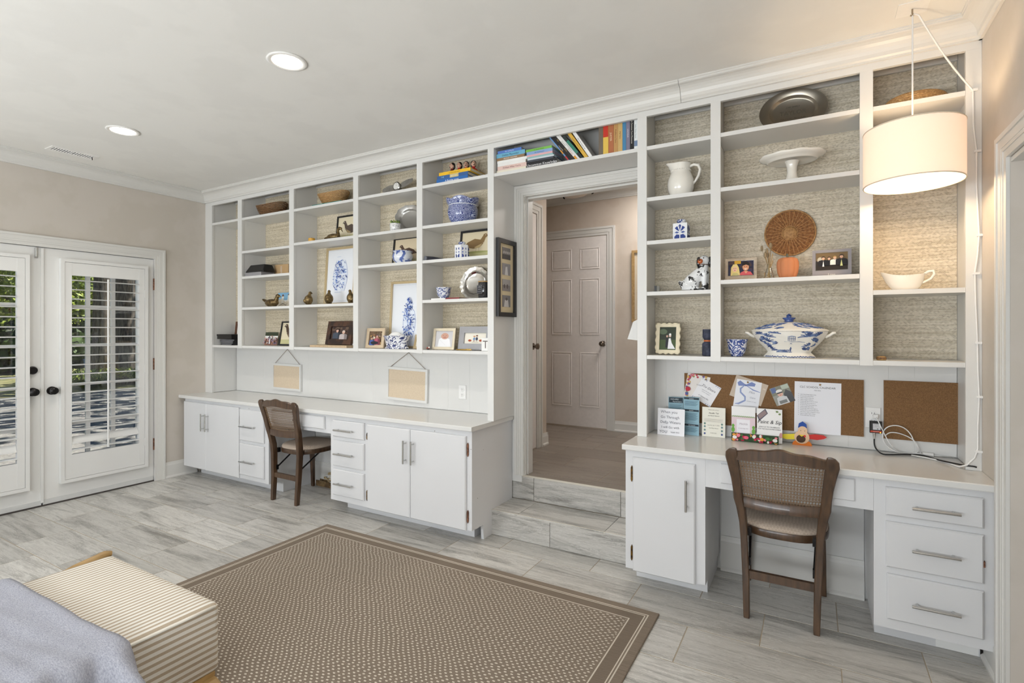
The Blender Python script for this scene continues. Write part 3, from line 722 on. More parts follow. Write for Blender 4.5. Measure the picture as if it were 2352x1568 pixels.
hinge(c1, -4.381, 0.571, 0.659); hinge(c1, -4.381, 0.146, 0.224)
ap = thing('desk_apron', 'white desk apron with shallow drawer over the left knee space', 'drawer unit', (-3.61, 0, 0.604))
MB().box(-3.9875, -3.2315, YFR, YFR+0.02, 0.604, 0.7505).box(-3.9875, -3.2315, YFR+0.02, 0.18, 0.66, 0.7505).build('body', 'cabwhite', ap)
d = front(ap, 'drawer', -3.935, -3.291, 0.632, 0.733); MB().tube([(-3.613,YDR+0.001,0.684),(-3.613,YDR-0.012,0.684),(-3.613,YDR-0.014,0.684),(-3.613,YDR-0.026,0.684)], [0.006,0.006,0.013,0.013], 14).build('knob', 'chrome', d)
c2 = cabinet('white base cabinet with three drawers and double doors left of the steps', -3.231, -1.935, (-3.20, -1.99))
MB().prism([(-0.2258,0.10),(-0.095,0.10),(-0.085,0.0008),(YB-0.012,0.0008),(YB-0.012,0.10)][::1], 0, -1.9348, -1.915).build('end_foot', 'cabwhite', c2)
MB().box(-1.9348, -1.915, -0.2258, YW-0.005, 0.1002, 0.7503).build('end_panel', 'cabwhite', c2)
for z0, z1, zh in ((0.592, 0.718, 0.647), (0.369, 0.564, 0.466), (0.146, 0.343, 0.240)):
    d = front(c2, 'drawer', -3.194, -2.866, z0, z1); handle(d, -3.055, zh, False, 0.19)
d = front(c2, 'door', -2.832, -2.424, 0.100, 0.714); handle(d, -2.458, 0.559, True)
d = front(c2, 'door', -2.421, -1.954, 0.100, 0.714); handle(d, -2.388, 0.559, True)
hinge(c2, -1.944, 0.581, 0.672, 'rusthinge'); hinge(c2, -1.944, 0.149, 0.234, 'rusthinge'); hinge(c2, -2.842, 0.598, 0.65); hinge(c2, -2.842, 0.149, 0.229)
c3 = cabinet('white single-door base cabinet right of the steps', -0.894, -0.477, (-0.875, -0.49))
d = front(c3, 'door', -0.850, -0.524, 0.096, 0.713); handle(d, -0.564, 0.554, True)
hinge(c3, -0.858, 0.576, 0.665); hinge(c3, -0.858, 0.146, 0.233)
ap2 = thing('desk_apron', 'white desk apron with shallow drawer over the right knee space', 'drawer unit', (-0.12, 0, 0.604))
MB().box(-0.4765, 0.2315, YFR, YFR+0.02, 0.604, 0.7505).box(-0.4765, 0.2315, YFR+0.02, 0.18, 0.66, 0.7505).build('body', 'cabwhite', ap2)
front(ap2, 'drawer', -0.403, 0.162, 0.635, 0.734, y=-0.236, ch=0.004)
c4 = cabinet('white base cabinet with three drawers against the right wall', 0.232, XR-0.003, (0.245, 0.62))
for z0, z1, zh in ((0.597, 0.7195, 0.649), (0.372, 0.570, 0.468), (0.146, 0.342, 0.236)):
    d = front(c4, 'drawer', 0.275 if z0 > 0.2 else 0.279, 0.600, z0, z1); handle(d, 0.442, zh, False, 0.16)
MB().box(0.598, 0.604, YDR+0.004, YFR-0.001, 0.44, 0.465).build('chip', 'rusthinge', c4)
tag(MB().box(0.47, 0.615, -0.0862, -0.0855, 0.002, 0.06).build('paper_slip', 'paper'), 'white paper slip leaning on the toe kick below the lowest drawer', 'paper')
# ================================================================== CEILING FITTINGS
cool = emis('recessed_lamp', (255, 244, 226), 14.0)
plain('lamp_trim', (238,236,232), 0.4)
for x, y, lab in ((-2.335, -1.285, 'round recessed ceiling light nearest the camera, glowing white'), (-4.125, -1.245, 'round recessed ceiling light nearer the ceiling vent, glowing white')):
    t = thing('recessed_light', lab, 'ceiling light', (x, y, ZC))
    MB().lathe([(0.075,-0.0008),(0.096,-0.0008),(0.098,-0.004),(0.090,-0.008),(0.074,-0.006),(0.072,-0.0008)], 36, (x,y,ZC), closed=False).build('trim_ring', 'lamp_trim', t, smooth=True)
    MB().lathe([(0.073,-0.0012),(0.073,-0.0040),(0.055,-0.0055),(0.002,-0.006)], 32, (x,y,ZC)).build('lamp', cool, t, smooth=True)
    l = bpy.data.lights.new('recessed_glow', 'SPOT'); l.energy = 55; l.spot_size = 2.4; l.spot_blend = 0.8; l.shadow_soft_size = 0.07; l.color = (1, 0.95, 0.88)
    lo = bpy.data.objects.new('recessed_glow', l); COL.objects.link(lo); lo.location = (x, y, ZC-0.02)
t = thing('ceiling_vent', 'white slatted ceiling air vent near the left wall', 'vent', (-4.975, -1.22, ZC))
x0, x1, y0, y1 = -5.045, -4.905, -1.365, -1.07
MB().box(x0, x1, y0, y0+0.022, ZC-0.006, ZC-0.0005).box(x0, x1, y1-0.022, y1, ZC-0.006, ZC-0.0005).box(x0, x0+0.03, y0+0.022, y1-0.022, ZC-0.006, ZC-0.0005).box(x1-0.03, x1, y0+0.022, y1-0.022, ZC-0.006, ZC-0.0005).build('frame', 'lamp_trim', t)
MB().box(x0+0.03, x1-0.03, y0+0.022, y1-0.022, ZC-0.0016, ZC-0.0006).build('slot_shade', plain('vent_dark', (16,15,14), 0.9), t)  # near-black sheet standing in for the shade behind the slats
for i in range(15):
    y = y0+0.032+i*0.0162
    if i == 7: MB().box(x0+0.03, x1-0.03, y-0.003, y+0.004, ZC-0.006, ZC-0.0018).build('slat', 'lamp_trim', t); continue
    MB().add([(x0+0.03,y,ZC-0.0018),(x1-0.03,y,ZC-0.0018),(x1-0.03,y+0.003,ZC-0.006),(x0+0.03,y+0.003,ZC-0.006),(x0+0.03,y+0.0015,ZC-0.0018),(x1-0.03,y+0.0015,ZC-0.0018),(x1-0.03,y+0.0045,ZC-0.006),(x0+0.03,y+0.0045,ZC-0.006)], [(0,1,2,3),(7,6,5,4),(0,4,5,1),(2,6,7,3),(1,5,6,2),(0,3,7,4)]).build('slat', 'lamp_trim', t)
MB().tube([(x0+0.09,y1-0.03,ZC-0.007),(x0+0.092,y1-0.028,ZC-0.028)], 0.003, 6).build('lever', 'blackmetal', t)
# swag pendant lamp
PX, PY = 0.368, -0.238
t = thing('pendant_lamp', 'lit white drum pendant lamp hanging on a white cord before the right bookcase', 'lamp', (PX, PY, 2.0))
def m_shade():
    N = Nd('lit_fabric_shade'); wv = N.noise(N.co((60,60,160)), 4, 2)
    c = N.mix(wv, lin((240,228,212)), lin((246,236,222))); N.base(c)
    N.b.inputs['Emission Color'].default_value = lin((255,224,206)); N.b.inputs['Emission Strength'].default_value = 0.40
    tr = N.n('BsdfTranslucent'); tr.inputs[0].default_value = lin((232,222,208)); mx = N.n('MixShader'); mx.inputs[0].default_value = 0.22
    N.l(N.b.outputs[0], mx.inputs[1]); N.l(tr.outputs[0], mx.inputs[2]); N.l(mx.outputs[0], N.out.inputs[0]); N.fin(0.9); return N.m
RS, ZB_, ZT_ = 0.176, 2.028, 2.262
MB().lathe([(RS,ZB_),(RS,ZT_),(RS-0.002,ZT_),(RS-0.002,ZB_),(RS,ZB_)], 56, (PX,PY,0), closed=False).build('shade', m_shade(), t, smooth=50)
for z in (ZB_, ZT_): MB().tube([(PX+(RS-0.001)*math.cos(2*math.pi*i/48), PY+(RS-0.001)*math.sin(2*math.pi*i/48), z) for i in range(48)], 0.0028, 6, closed=True).build('rim', plain('shade_rim', (225,212,190), 0.6), t, smooth=True)
m = MB()
for a in (0.4, 2.5, 4.6): m.tube([(PX,PY,ZT_-0.03),(PX+(RS-0.004)*math.cos(a),PY+(RS-0.004)*math.sin(a),ZT_-0.004)], 0.0022, 6)
m.tube([(PX,PY,ZT_-0.03),(PX,PY,ZT_-0.11)], 0.019, 12); m.build('socket', 'plastic', t)
MB().ell((PX,PY,ZT_-0.145), (0.03,0.03,0.038)).build('bulb', emis('warm_bulb', (255,214,160), 18.0), t, smooth=True)
l = bpy.data.lights.new('pendant_glow', 'POINT'); l.energy = 15; l.shadow_soft_size = 0.05; l.color = (1.0, 0.76, 0.50)
lo = bpy.data.objects.new('pendant_glow', l); COL.objects.link(lo); lo.location = (PX, PY, ZT_-0.16)
MB().box(PX-0.055, PX+0.055, PY-0.055, PY+0.055, ZC-0.004, ZC-0.0006).build('ceiling_plate', 'lamp_trim', t)
MB().tube([(PX,PY+0.005,ZC-0.004),(PX,PY+0.005,ZC-0.02),(PX+0.002,PY,ZC-0.035),(PX-0.008,PY-0.002,ZC-0.032)], 0.0035, 7).build('hook', plain('hook_metal', (150,135,115), 0.4, 0.6), t)
cord = [(PX,PY,ZT_-0.03),(PX,PY,2.5),(PX,PY,ZC-0.035),(PX+0.006,PY+0.003,ZC-0.027),(PX+0.022,PY+0.008,ZC-0.034)]
E0 = onY(2235, 208, -0.006)
for i in range(1, 9):
    s_ = i/8; cord.append((PX+0.022+(E0.x-PX-0.022)*s_, PY+0.008+(-0.006-PY-0.008)*s_, ZC-0.034+(E0.z-ZC+0.034)*s_-0.02*math.sin(math.pi*s_)))
stp = [(2235,222),(2236,290),(2243,348),(2243,430),(2249,538),(2245,590),(2239,627),(2241,700),(2245,786),(2246,850),(2249,911),(2246,980),(2246,1030)]
for p in stp: q = onY(p[0], p[1], -0.006); cord.append((q.x, -0.0062, q.z))
cord += [(0.618,-0.0075,0.838),(0.592,-0.0075,0.803),(0.570,0.02,0.7865),(0.535,0.11,0.7855),(0.47,0.165,0.7855),(0.42,0.19,0.7855)]
MB().tube(cord, 0.0038, 6).build('cord', 'plastic', t, smooth=True)
for p in ((2235,208),(2243,348),(2250,540),(2240,628),(2245,787),(2250,911),(2246,1036)):
    q = onY(p[0], p[1], 0); MB().box(q.x-0.010, q.x+0.014, -0.0115, -0.0004, q.z-0.005, q.z+0.005).build('cord_clip', 'plastic', t)
# ================================================================== RUG
def m_rug():
    N = Nd('woven_taupe_rug'); tc = N.n('TexCoord'); sx = N.n('SeparateXYZ'); N.l(tc.outputs['Object'], sx.inputs[0])
    X, Y = sx.outputs[0], sx.outputs[1]; W2, H2 = RW/2, RH/2
    ex = N.math('SUBTRACT', W2, N.math('ABSOLUTE', X)); ey = N.math('SUBTRACT', H2, N.math('ABSOLUTE', Y)); e = N.math('MINIMUM', ex, ey)
    fine = N.n('TexChecker'); fine.inputs['Scale'].default_value = 1.0; N.l(N.co((150,330,1)), fine.inputs['Vector'])
    sl_ = N.noise(N.co((3,60,1)), 3, 4)
    basec = N.mix(fine.outputs['Fac'], lin((121,109,97)), lin((144,131,117)))
    basec = N.mix(N.math('MULTIPLY', N.ramp(sl_, [(0.45,(0,0,0,1)),(0.8,(1,1,1,1))]), 0.5), basec, lin((98,88,78)))
    # staggered woven dots
    px_, py_ = 0.0295, 0.0142
    row = N.math('FLOOR', N.math('MULTIPLY', Y, 1/py_))
    jit = N.n('TexWhiteNoise'); jit.noise_dimensions = '1D'; N.l(row, jit.inputs['W'])
    swirl = N.noise(N.co((1,1,1)), 2.6, 2)
    u = N.math('ADD', N.math('MULTIPLY', X, 1/px_), N.math('ADD', N.math('ADD', N.math('MULTIPLY', row, 0.5), N.math('MULTIPLY', jit.outputs[0], 0.28)), N.math('MULTIPLY', swirl, 2.2)))
    du = N.math('MULTIPLY', N.math('SUBTRACT', N.math('FRACT', u), 0.5), px_); dv = N.math('MULTIPLY', N.math('SUBTRACT', N.math('FRACT', N.math('MULTIPLY', Y, 1/py_)), 0.5), py_)
    rr = N.math('ADD', N.math('POWER', N.math('MULTIPLY', du, 1/0.0062), 2.0), N.math('POWER', N.math('MULTIPLY', dv, 1/0.0038), 2.0))
    dot = N.math('MULTIPLY', N.math('LESS_THAN', rr, 1.0), N.math('GREATER_THAN', e, 0.125))
    cream = lin((204,195,180))
    col = N.mix(dot, basec, cream)
    for a, bb in ((0.040, 0.046), (0.053, 0.058), (0.113, 0.119)):
        k = N.math('MULTIPLY', N.math('GREATER_THAN', e, a), N.math('LESS_THAN', e, bb)); col = N.mix(k, col, cream)
    band = N.math('MULTIPLY', N.math('GREATER_THAN', e, 0.058), N.math('LESS_THAN', e, 0.113)); col = N.mix(N.math('MULTIPLY', band, 0.25), col, lin((96,84,72)))
    N.base(col); N.bump(fine.outputs['Fac'], 0.15, 0.001); return N.fin(0.95, 0, 0.1)
RX0, RX1, RY0, RY1 = -3.035, -0.658, -2.05, -0.437
RW, RH = RX1-RX0, RY1-RY0
o = MB().prism([(-RW/2,0.0),(RW/2,0.0),(RW/2,0.006),(RW/2-0.003,0.0085),(-RW/2+0.003,0.0085),(-RW/2,0.006)], 1, -RH/2, RH/2).build('area_rug', m_rug())
o.location = ((RX0+RX1)/2, (RY0+RY1)/2, 0.0008); o.rotation_euler = (0,0,-0.003)
tag(o, 'large taupe flat-woven rug with cream dots and lined border', 'rug')
# ================================================================== CHAIRS
def m_seat():
    N = Nd('damask_seat_fabric'); ch = N.n('TexChecker'); ch.inputs['Scale'].default_value = 1.0
    mp = N.n('Mapping'); mp.inputs['Rotation'].default_value = (0,0,math.pi/4); mp.inputs['Scale'].default_value = (95,95,95); tc = N.n('TexCoord'); N.l(tc.outputs['Object'], mp.inputs[0]); N.l(mp.outputs[0], ch.inputs['Vector'])
    f = N.noise(N.co(), 9, 3)
    N.base(N.mix(N.math('MULTIPLY', ch.outputs['Fac'], 0.5), N.mix(f, lin((190,172,155)), lin((205,190,174))), lin((168,150,134)))); N.bump(ch.outputs['Fac'], 0.2, 0.001); return N.fin(0.85, 0, 0.2)
MATS['seat'] = m_seat()
plain('cane', (122,96,70), 0.5)
def rect(x, y, z, wx, wy, r=0.25):
    hx, hy = wx/2, wy/2; c = min(hx, hy)*r
    return [(x-hx+c,y-hy,z),(x+hx-c,y-hy,z),(x+hx,y-hy+c,z),(x+hx,y+hy-c,z),(x+hx-c,y+hy,z),(x-hx+c,y+hy,z),(x-hx,y+hy-c,z),(x-hx,y-hy+c,z)]
def chair(loc, label):
    t = thing('folding_dining_chair', label, 'chair', loc, group='cane-back folding chairs at the desks')
    # rear posts: (z, centre x, centre y, wx, wy)
    prof = [(0.0008,0.148,-0.212,0.026,0.034),(0.02,0.148,-0.211,0.028,0.037),(0.20,0.152,-0.200,0.031,0.042),(0.38,0.160,-0.195,0.032,0.046),(0.46,0.164,-0.200,0.034,0.048),(0.54,0.174,-0.215,0.040,0.044),
            (0.58,0.183,-0.224,0.043,0.040),(0.63,0.186,-0.236,0.042,0.036),(0.68,0.191,-0.248,0.044,0.032),(0.74,0.200,-0.262,0.050,0.030),(0.79,0.208,-0.274,0.056,0.028),(0.815,0.208,-0.280,0.052,0.027),(0.830,0.203,-0.284,0.034,0.024),(0.836,0.198,-0.286,0.014,0.016)]
    for s in (-1, 1):
        MB().loft([rect(s*x, y, z, wx, wy) for z, x, y, wx, wy in prof]).build('rear_leg', 'wood', t, world=False, smooth=35)
        MB().loft([rect(s*0.182, 0.214, 0.0008, 0.026, 0.028), rect(s*0.178, 0.205, 0.2, 0.030, 0.034), rect(s*0.172, 0.190, 0.398, 0.034, 0.040)]).build('front_leg', 'wood', t, world=False, smooth=35)
    # serpentine top rail
    n = 24; rings = []
    for i in range(n+1):
        u = -1+2*i/n; x = u*0.188; zt = 0.832+0.022*math.cos(u*math.pi*0.98)*0.5+0.006+0.004*math.cos(u*2*math.pi*1.5); zb = 0.786+0.012*math.cos(u*math.pi)*0.5
        yc = -0.276-0.022*(1-u*u); h = 0.011
        rings.append([(x,yc-h,zb),(x,yc-h,zt-0.006),(x,yc-h*0.4,zt),(x,yc+h*0.4,zt),(x,yc+h,zt-0.006),(x,yc+h,zb)])
    MB().loft(rings).build('top_rail', 'wood', t, world=False, smooth=40)
    rings = []
    for i in range(n+1):
        u = -1+2*i/n; x = u*0.168; yc = -0.222-0.020*(1-u*u); h = 0.012; d = 0.006*(1-u*u)
        rings.append([(x,yc-h,0.545-d),(x,yc-h,0.588-d),(x,yc-h+0.005,0.594-d),(x,yc+h-0.005,0.594-d),(x,yc+h,0.588-d),(x,yc+h,0.545-d)])
    MB().loft(rings).build('lower_rail', 'wood', t, world=False, smooth=40)
    # cane: woven strands between the rails
    m = MB()
    def S(u, v): # u -1..1 across, v 0..1 up
        z = 0.588+v*(0.792-0.588); hw = 0.166+0.022*v; y = (-0.226-0.050*v)-0.020*(1-u*u)
        return Vector((u*hw, y, z))
    def strand(p, q, wd, off=0.0, k=8):
        P = [S(p[0]+(q[0]-p[0])*i/k, p[1]+(q[1]-p[1])*i/k) for i in range(k+1)]
        L = []; R = []
        for i, a in enumerate(P):
            dd = (P[min(i+1,k)]-P[max(i-1,0)]); dd.normalize(); nn = dd.cross(Vector((0,1,0.2))); nn.normalize(); o_ = Vector((0,off,0))
            L.append(a+nn*wd/2+o_); R.append(a-nn*wd/2+o_)
        m.add(L+R, [(i,i+1,k+1+i+1,k+1+i) for i in range(k)])
    NU, NV = 27, 15
    for i in range(NU+1): strand((-1+2*i/NU, 0), (-1+2*i/NU, 1), 0.0034, 0.0, 4)
    for j in range(NV+1): strand((-1, j/NV), (1, j/NV), 0.0034, -0.0007, 12)
    for i in range(-10, NU+11):
        for sgn in (1, -1):
            a = -1+2*i/NU; da = sgn*2*10.0/NU
            t0, t1 = sorted(((-1-a)/da, (1-a)/da)); t0 = max(0.0, t0); t1 = min(1.0, t1)
            if t1-t0 > 0.05: strand((a+da*t0, t0), (a+da*t1, t1), 0.0018, 0.0007*sgn, 5)
    o = m.build('cane_panel', 'cane', t, world=False, fix=False); o['kind'] = 'stuff'
    # seat: bowed wooden ring and domed cushion
    def outline(k, n=40):
        P = []
        for i in range(n):
            a = 2*math.pi*i/n; c_, s_ = math.cos(a), math.sin(a)
            rx = 0.205; ry = 0.205
            e = 0.62
            x = rx*k*math.copysign(abs(c_)**e, c_); y = ry*k*math.copysign(abs(s_)**e, s_)
            if y < 0: x *= 1-0.22*(abs(y)/(ry*k))**2
            P.append((x, y+0.022))
        return P
    MB().loft([[(x,y,z) for x, y in outline(k)] for k, z in ((0.93,0.388),(0.985,0.392),(1.0,0.402),(1.0,0.420),(0.985,0.428))]).build('seat_frame', 'wood', t, world=False, smooth=40)
    MB().loft([[(x,y,z) for x, y in outline(k)] for k, z in ((0.975,0.4282),(0.978,0.436),(0.955,0.447),(0.88,0.456),(0.70,0.463),(0.40,0.467),(0.08,0.468))]).build('seat_cushion', 'seat', t, world=False, smooth=True)
    MB().box(-0.140, 0.140, -0.212, -0.190, 0.190, 0.228).build('stretcher', 'wood', t, world=False)
    for s in (-1, 1):
        MB().tube([(s*0.138,-0.188,0.262),(s*0.150,0.02,0.392)], 0.0065, 6).build('folding_brace', 'blackmetal', t, world=False)
        MB().box(s*0.143-0.012, s*0.143+0.012, -0.178, -0.155, 0.388, 0.425).build('bracket', 'blackmetal', t, world=False); MB().box(s*0.137-0.005, s*0.137+0.005, -0.192, -0.172, 0.245, 0.285).build('bracket', 'blackmetal', t, world=False)
    return t
chair((-0.134, -0.026, 0.0), 'dark cane-back folding chair at the right-hand desk')
chair((-3.730, -0.050, 0.0), 'dark cane-back folding chair at the left-hand desk')
# ================================================================== OTTOMAN AND BLANKET
def m_stripe():
    N = Nd('striped_ticking'); tc = N.n('TexCoord'); sx = N.n('SeparateXYZ'); N.l(tc.outputs['Object'], sx.inputs[0]); ge = N.n('NewGeometry'); sn = N.n('SeparateXYZ'); N.l(ge.outputs['Normal'], sn.inputs[0])
    side = N.math('GREATER_THAN', N.math('ABSOLUTE', sn.outputs[2]), 0.6)
    co = N.math('ADD', N.math('MULTIPLY', sx.outputs[0], side), N.math('MULTIPLY', sx.outputs[2], N.math('SUBTRACT', 1.0, side)))
    wv = N.math('FRACT', N.math('MULTIPLY', co, 1/0.0250)); k = N.math('LESS_THAN', wv, 0.46)
    f = N.noise(N.co(), 220, 2); cr = N.mix(f, lin((224,220,211)), lin((234,230,222))); tn = N.mix(f, lin((176,161,141)), lin((192,177,157)))
    N.base(N.mix(k, cr, tn)); N.bump(f, 0.1, 0.001); return N.fin(0.9, 0, 0.1)
OX_0, OX_1, OY_0, OY_1 = -2.925, -2.04, -2.75, -1.81
ot = thing('ottoman', 'cream and tan striped ottoman cushion on a wooden frame in the foreground', 'ottoman', ((OX_0+OX_1)/2, (OY_0+OY_1)/2, 0.0))
def rrect(x0, x1, y0, y1, r, z, n=5):
    P = []
    for cx_, cy_, a0 in ((x1-r,y1-r,0),(x0+r,y1-r,90),(x0+r,y0+r,180),(x1-r,y0+r,270)):
        for i in range(n): a = math.radians(a0+90*i/(n-1)); P.append((cx_+r*math.cos(a), cy_+r*math.sin(a), z))
    return P
R_ = 0.02
MB().loft([rrect(OX_0+e, OX_1-e, OY_0+e, OY_1-e, R_, z) for e, z in ((0.006,0.062),(0.0,0.07),(0.0,0.300),(0.002,0.314),(0.008,0.322),(0.018,0.3265),(0.05,0.328))]).build('cushion', m_stripe(), ot, smooth=40)
MB().tube([(OX_1-e*0, OY_0+0.02+(OY_1-OY_0-0.04)*i/8, 0.3145) for i in range(9) for e in (0,)], 0.006, 8).build('piping', plain('cream_piping', (234,230,220), 0.9), ot, smooth=True)
b = MB(); b.box(OX_0+0.0, OX_1-0.0, OY_0, OY_1-0.02, 0.045, 0.0615)
for x, y, dx in ((OX_1-0.02, OY_1-0.055, 0.13), (OX_0+0.05, OY_1-0.09, -0.08), (OX_1-0.05, OY_0+0.06, 0.10), (OX_0+0.05, OY_0+0.06, -0.08)):
    b.loft([rect(x+dx, y, 0.0095, 0.05, 0.05), rect(x+dx*0.5, y, 0.03, 0.06, 0.055), rect(x, y, 0.046, 0.09, 0.06)])
b.build('wooden_base', 'oak', ot)
# wooden arm at the far left corner
MB().tube([(OX_0-0.03,-2.30,0.18),(OX_0-0.028,-2.10,0.25),(OX_0-0.026,-1.95,0.302),(OX_0-0.022,-1.83,0.326),(OX_0-0.020,-1.805,0.322)], [0.02,0.02,0.019,0.017,0.013], 10).tube([(OX_0-0.03,-2.30,0.205),(OX_0-0.02,-2.30,0.05)], 0.018, 10).build('wooden_arm', 'oak', ot, smooth=50)
# grey blanket draped over its near end
def m_blanket():
    N = Nd('grey_heather_jersey'); f = N.noise(N.co((1,2.4,1)), 130, 4, 0.7); g = N.noise(N.co((1,2.5,1)), 22, 3)
    c = N.ramp(f, [(0.30, lin((138,140,151))), (0.70, lin((194,195,203)))]); c = N.mix(N.math('MULTIPLY', g, 0.35), c, lin((150,152,166))); N.base(c); N.bump(f, 0.4, 0.003); return N.fin(0.95, 0, 0.1)
NX, NY = 60, 46; vs = []; fs = []
for i in range(NX+1):
    for j in range(NY+1):
        u = i/NX; v = j/NY
        ye = -2.192+0.008*math.sin(u*7.0)+0.055*u
        y = ye-v*0.55
        xx = OX_0-0.16+u*(OX_1-OX_0+0.16+0.20)
        top = 0.3375+0.006*math.sin(9*u+3*v)**2+0.006*math.exp(-((v-0.03)/0.05)**2)+0.008*math.sin(22*v+6*u)**2*v
        if xx > OX_1-0.03:           # hangs over the right side
            s_ = xx-(OX_1-0.03); q = min(1.0, s_/0.06)
            rd = math.exp(-((v-0.09)/0.07)**2); x = OX_1-0.03+0.060*math.sin(q*math.pi/2)+max(0.0, s_-0.03)*(0.14+0.72*rd)+0.012*math.sin(30*v)*q
            z = top-0.02*(q*q)-max(0.0, s_-0.045)*(1.1-0.80*rd)
        elif xx < OX_0+0.02:
            s_ = OX_0+0.02-xx; q = min(1.0, s_/0.06); x = OX_0+0.02-0.075*math.sin(q*math.pi/2); z = top-0.02*q*q-max(0.0, s_-0.045)*1.05
        else: x, z = xx, top
        z += 0.006*noise.noise(Vector((x*9, y*9, 1.3)))
        vs.append((x, y, z))
for i in range(NX):
    for j in range(NY): a = i*(NY+1)+j; fs.append((a, a+1, a+NY+2, a+NY+1))
bl = MB().add(vs, fs).build('blanket', m_blanket(), smooth=True)
sm = bl.modifiers.new('thick', 'SOLIDIFY'); sm.thickness = 0.012; sm.offset = 1
tag(bl, 'grey heathered jersey blanket draped over the striped ottoman', 'blanket')
# ================================================================== THINGS ON THE SHELVES
GAP = 0.0008
def lathe_thing(name, label, cat, loc, prof, mat, n=32, sx=1, sy=1, wave=None, group=None, part='body', rz=0.0):
    t = thing(name, label, cat, loc, rz, group=group)
    MB().lathe(prof, n, (0,0,0), sx, sy, wave).build(part, mat, t, world=False, smooth=50)
    return t
def person(x, z, s, skin, hair, cloth, long=False):
    """half figure for a snapshot; x,z = chin position, s = head height in fractions"""
    dk = tuple(int(c*0.72) for c in skin); cd = tuple(int(c*0.7) for c in cloth)
    return [('p', [(x-s*0.98,z-s*2.2),(x-s*0.98,z-s*0.62),(x-s*0.80,z-s*0.34),(x-s*0.26,z-s*0.12),(x+s*0.26,z-s*0.12),(x+s*0.80,z-s*0.34),(x+s*0.98,z-s*0.62),(x+s*0.98,z-s*2.2)], cloth),
            ('p', [(x+s*0.30,z-s*2.2),(x+s*0.22,z-s*0.12),(x+s*0.80,z-s*0.34),(x+s*0.98,z-s*0.62),(x+s*0.98,z-s*2.2)], cd),
            ('p', [(x-s*0.16,z-s*0.30),(x-s*0.16,z+s*0.15),(x+s*0.16,z+s*0.15),(x+s*0.16,z-s*0.30)], dk),
            ('e', x, z+s*(0.52 if not long else 0.30), s*0.37, s*(0.58 if not long else 0.80), hair), ('e', x, z+s*0.36, s*0.29, s*0.46, skin),
            ('p', [(x-s*0.30,z+s*0.62),(x-s*0.22,z+s*0.86),(x+s*0.22,z+s*0.88),(x+s*0.30,z+s*0.62),(x+s*0.12,z+s*0.70),(x-s*0.12,z+s*0.66)], hair),
            ('e', x-s*0.11, z+s*0.42, s*0.045, s*0.035, (60,44,40)), ('e', x+s*0.11, z+s*0.42, s*0.045, s*0.035, (60,44,40)), ('e', x, z+s*0.13, s*0.10, s*0.04, (190,100,96))]
def backdrop(seed, cols, n=26):
    r_ = random.Random(seed); return [('e', min(0.86,max(0.14,r_.random())), min(0.88,max(0.12,r_.random())), 0.05+0.09*r_.random(), 0.04+0.08*r_.random(), r_.choice(cols)) for _ in range(n)]
def bird(x, z, s, body, belly, flip=1):
    return [('l', [(x+0.02*flip*s,z-0.26*s),(x-0.02*flip*s,z-0.52*s)], 0.02*s, (120,95,60)), ('l', [(x+0.12*flip*s,z-0.26*s),(x+0.16*flip*s,z-0.52*s)], 0.02*s, (120,95,60)),
            ('p', [(x-0.70*flip*s,z-0.18*s),(x-0.45*flip*s,z+0.12*s),(x-0.1*flip*s,z+0.30*s),(x+0.25*flip*s,z+0.20*s),(x+0.36*flip*s,z-0.02*s),(x+0.18*flip*s,z-0.26*s),(x-0.15*flip*s,z-0.30*s),(x-0.42*flip*s,z-0.22*s)], body),
            ('p', [(x-0.1*flip*s,z-0.22*s),(x+0.30*flip*s,z-0.02*s),(x+0.20*flip*s,z-0.24*s),(x,z-0.29*s)], belly),
            ('p', [(x+0.16*flip*s,z+0.14*s),(x+0.34*flip*s,z+0.46*s),(x+0.50*flip*s,z+0.44*s),(x+0.38*flip*s,z+0.02*s)], body), ('e', x+0.44*flip*s, z+0.44*s, 0.11*s, 0.12*s, body),
            ('p', [(x+0.53*flip*s,z+0.46*s),(x+0.64*flip*s,z+0.40*s),(x+0.53*flip*s,z+0.40*s)], (60,48,38)), ('e', x+0.46*flip*s, z+0.47*s, 0.022*s, 0.025*s, (240,235,220))]
def vase_print(seed, cx=0.5, z0=0.2, z1=0.85, w=0.2, lid=False):
    rnd = random.Random(seed); sh = []; n = 18
    def hw(v):
        if lid: return w*(0.30+0.70*math.sin(math.pi*min(1,max(0,(v*1.18+0.02))))**0.8) if v < 0.72 else (w*0.42 if v < 0.78 else w*max(0.05, 0.62*(1-(v-0.78)/0.22)))
        return w*(0.42+0.58*math.sin(math.pi*(v*0.78+0.12)))
    L = [(cx-hw(i/n), z0+(z1-z0)*i/n) for i in range(n+1)]; R = [(cx+hw(i/n), z0+(z1-z0)*i/n) for i in range(n+1)]
    sh.append(('p', L+R[::-1], (232,238,248)))
    for P in (L, R): sh.append(('l', P, 0.008, (92,120,190)))
    for k in range(110 if lid else 95):
        v = rnd.random()*0.94+0.03; u = (rnd.random()*2-1)*0.88; x = cx+hw(v)*u; z = z0+(z1-z0)*v; a = rnd.random()*6.28; r = 0.014+0.030*rnd.random()
        c = rnd.choice([(48,78,160),(74,108,186),(104,140,208),(40,64,140)])
        pts = [(x+r*t_*math.cos(a)-0.4*r*t_*t_*math.sin(a), z+(r*t_*math.sin(a)+0.4*r*t_*t_*math.cos(a))*0.8) for t_ in (-1,-0.5,0,0.5,1)]
        sh.append(('l', pts, 0.012+0.012*rnd.random(), c))
    if not lid: sh += [('l', [(cx-0.11,z0-0.03),(cx+0.11,z0-0.03)], 0.02, (120,150,205)), ('l', [(cx-0.07,z1+0.05),(cx+0.07,z1+0.05)], 0.015, (130,158,210))]
    return sh
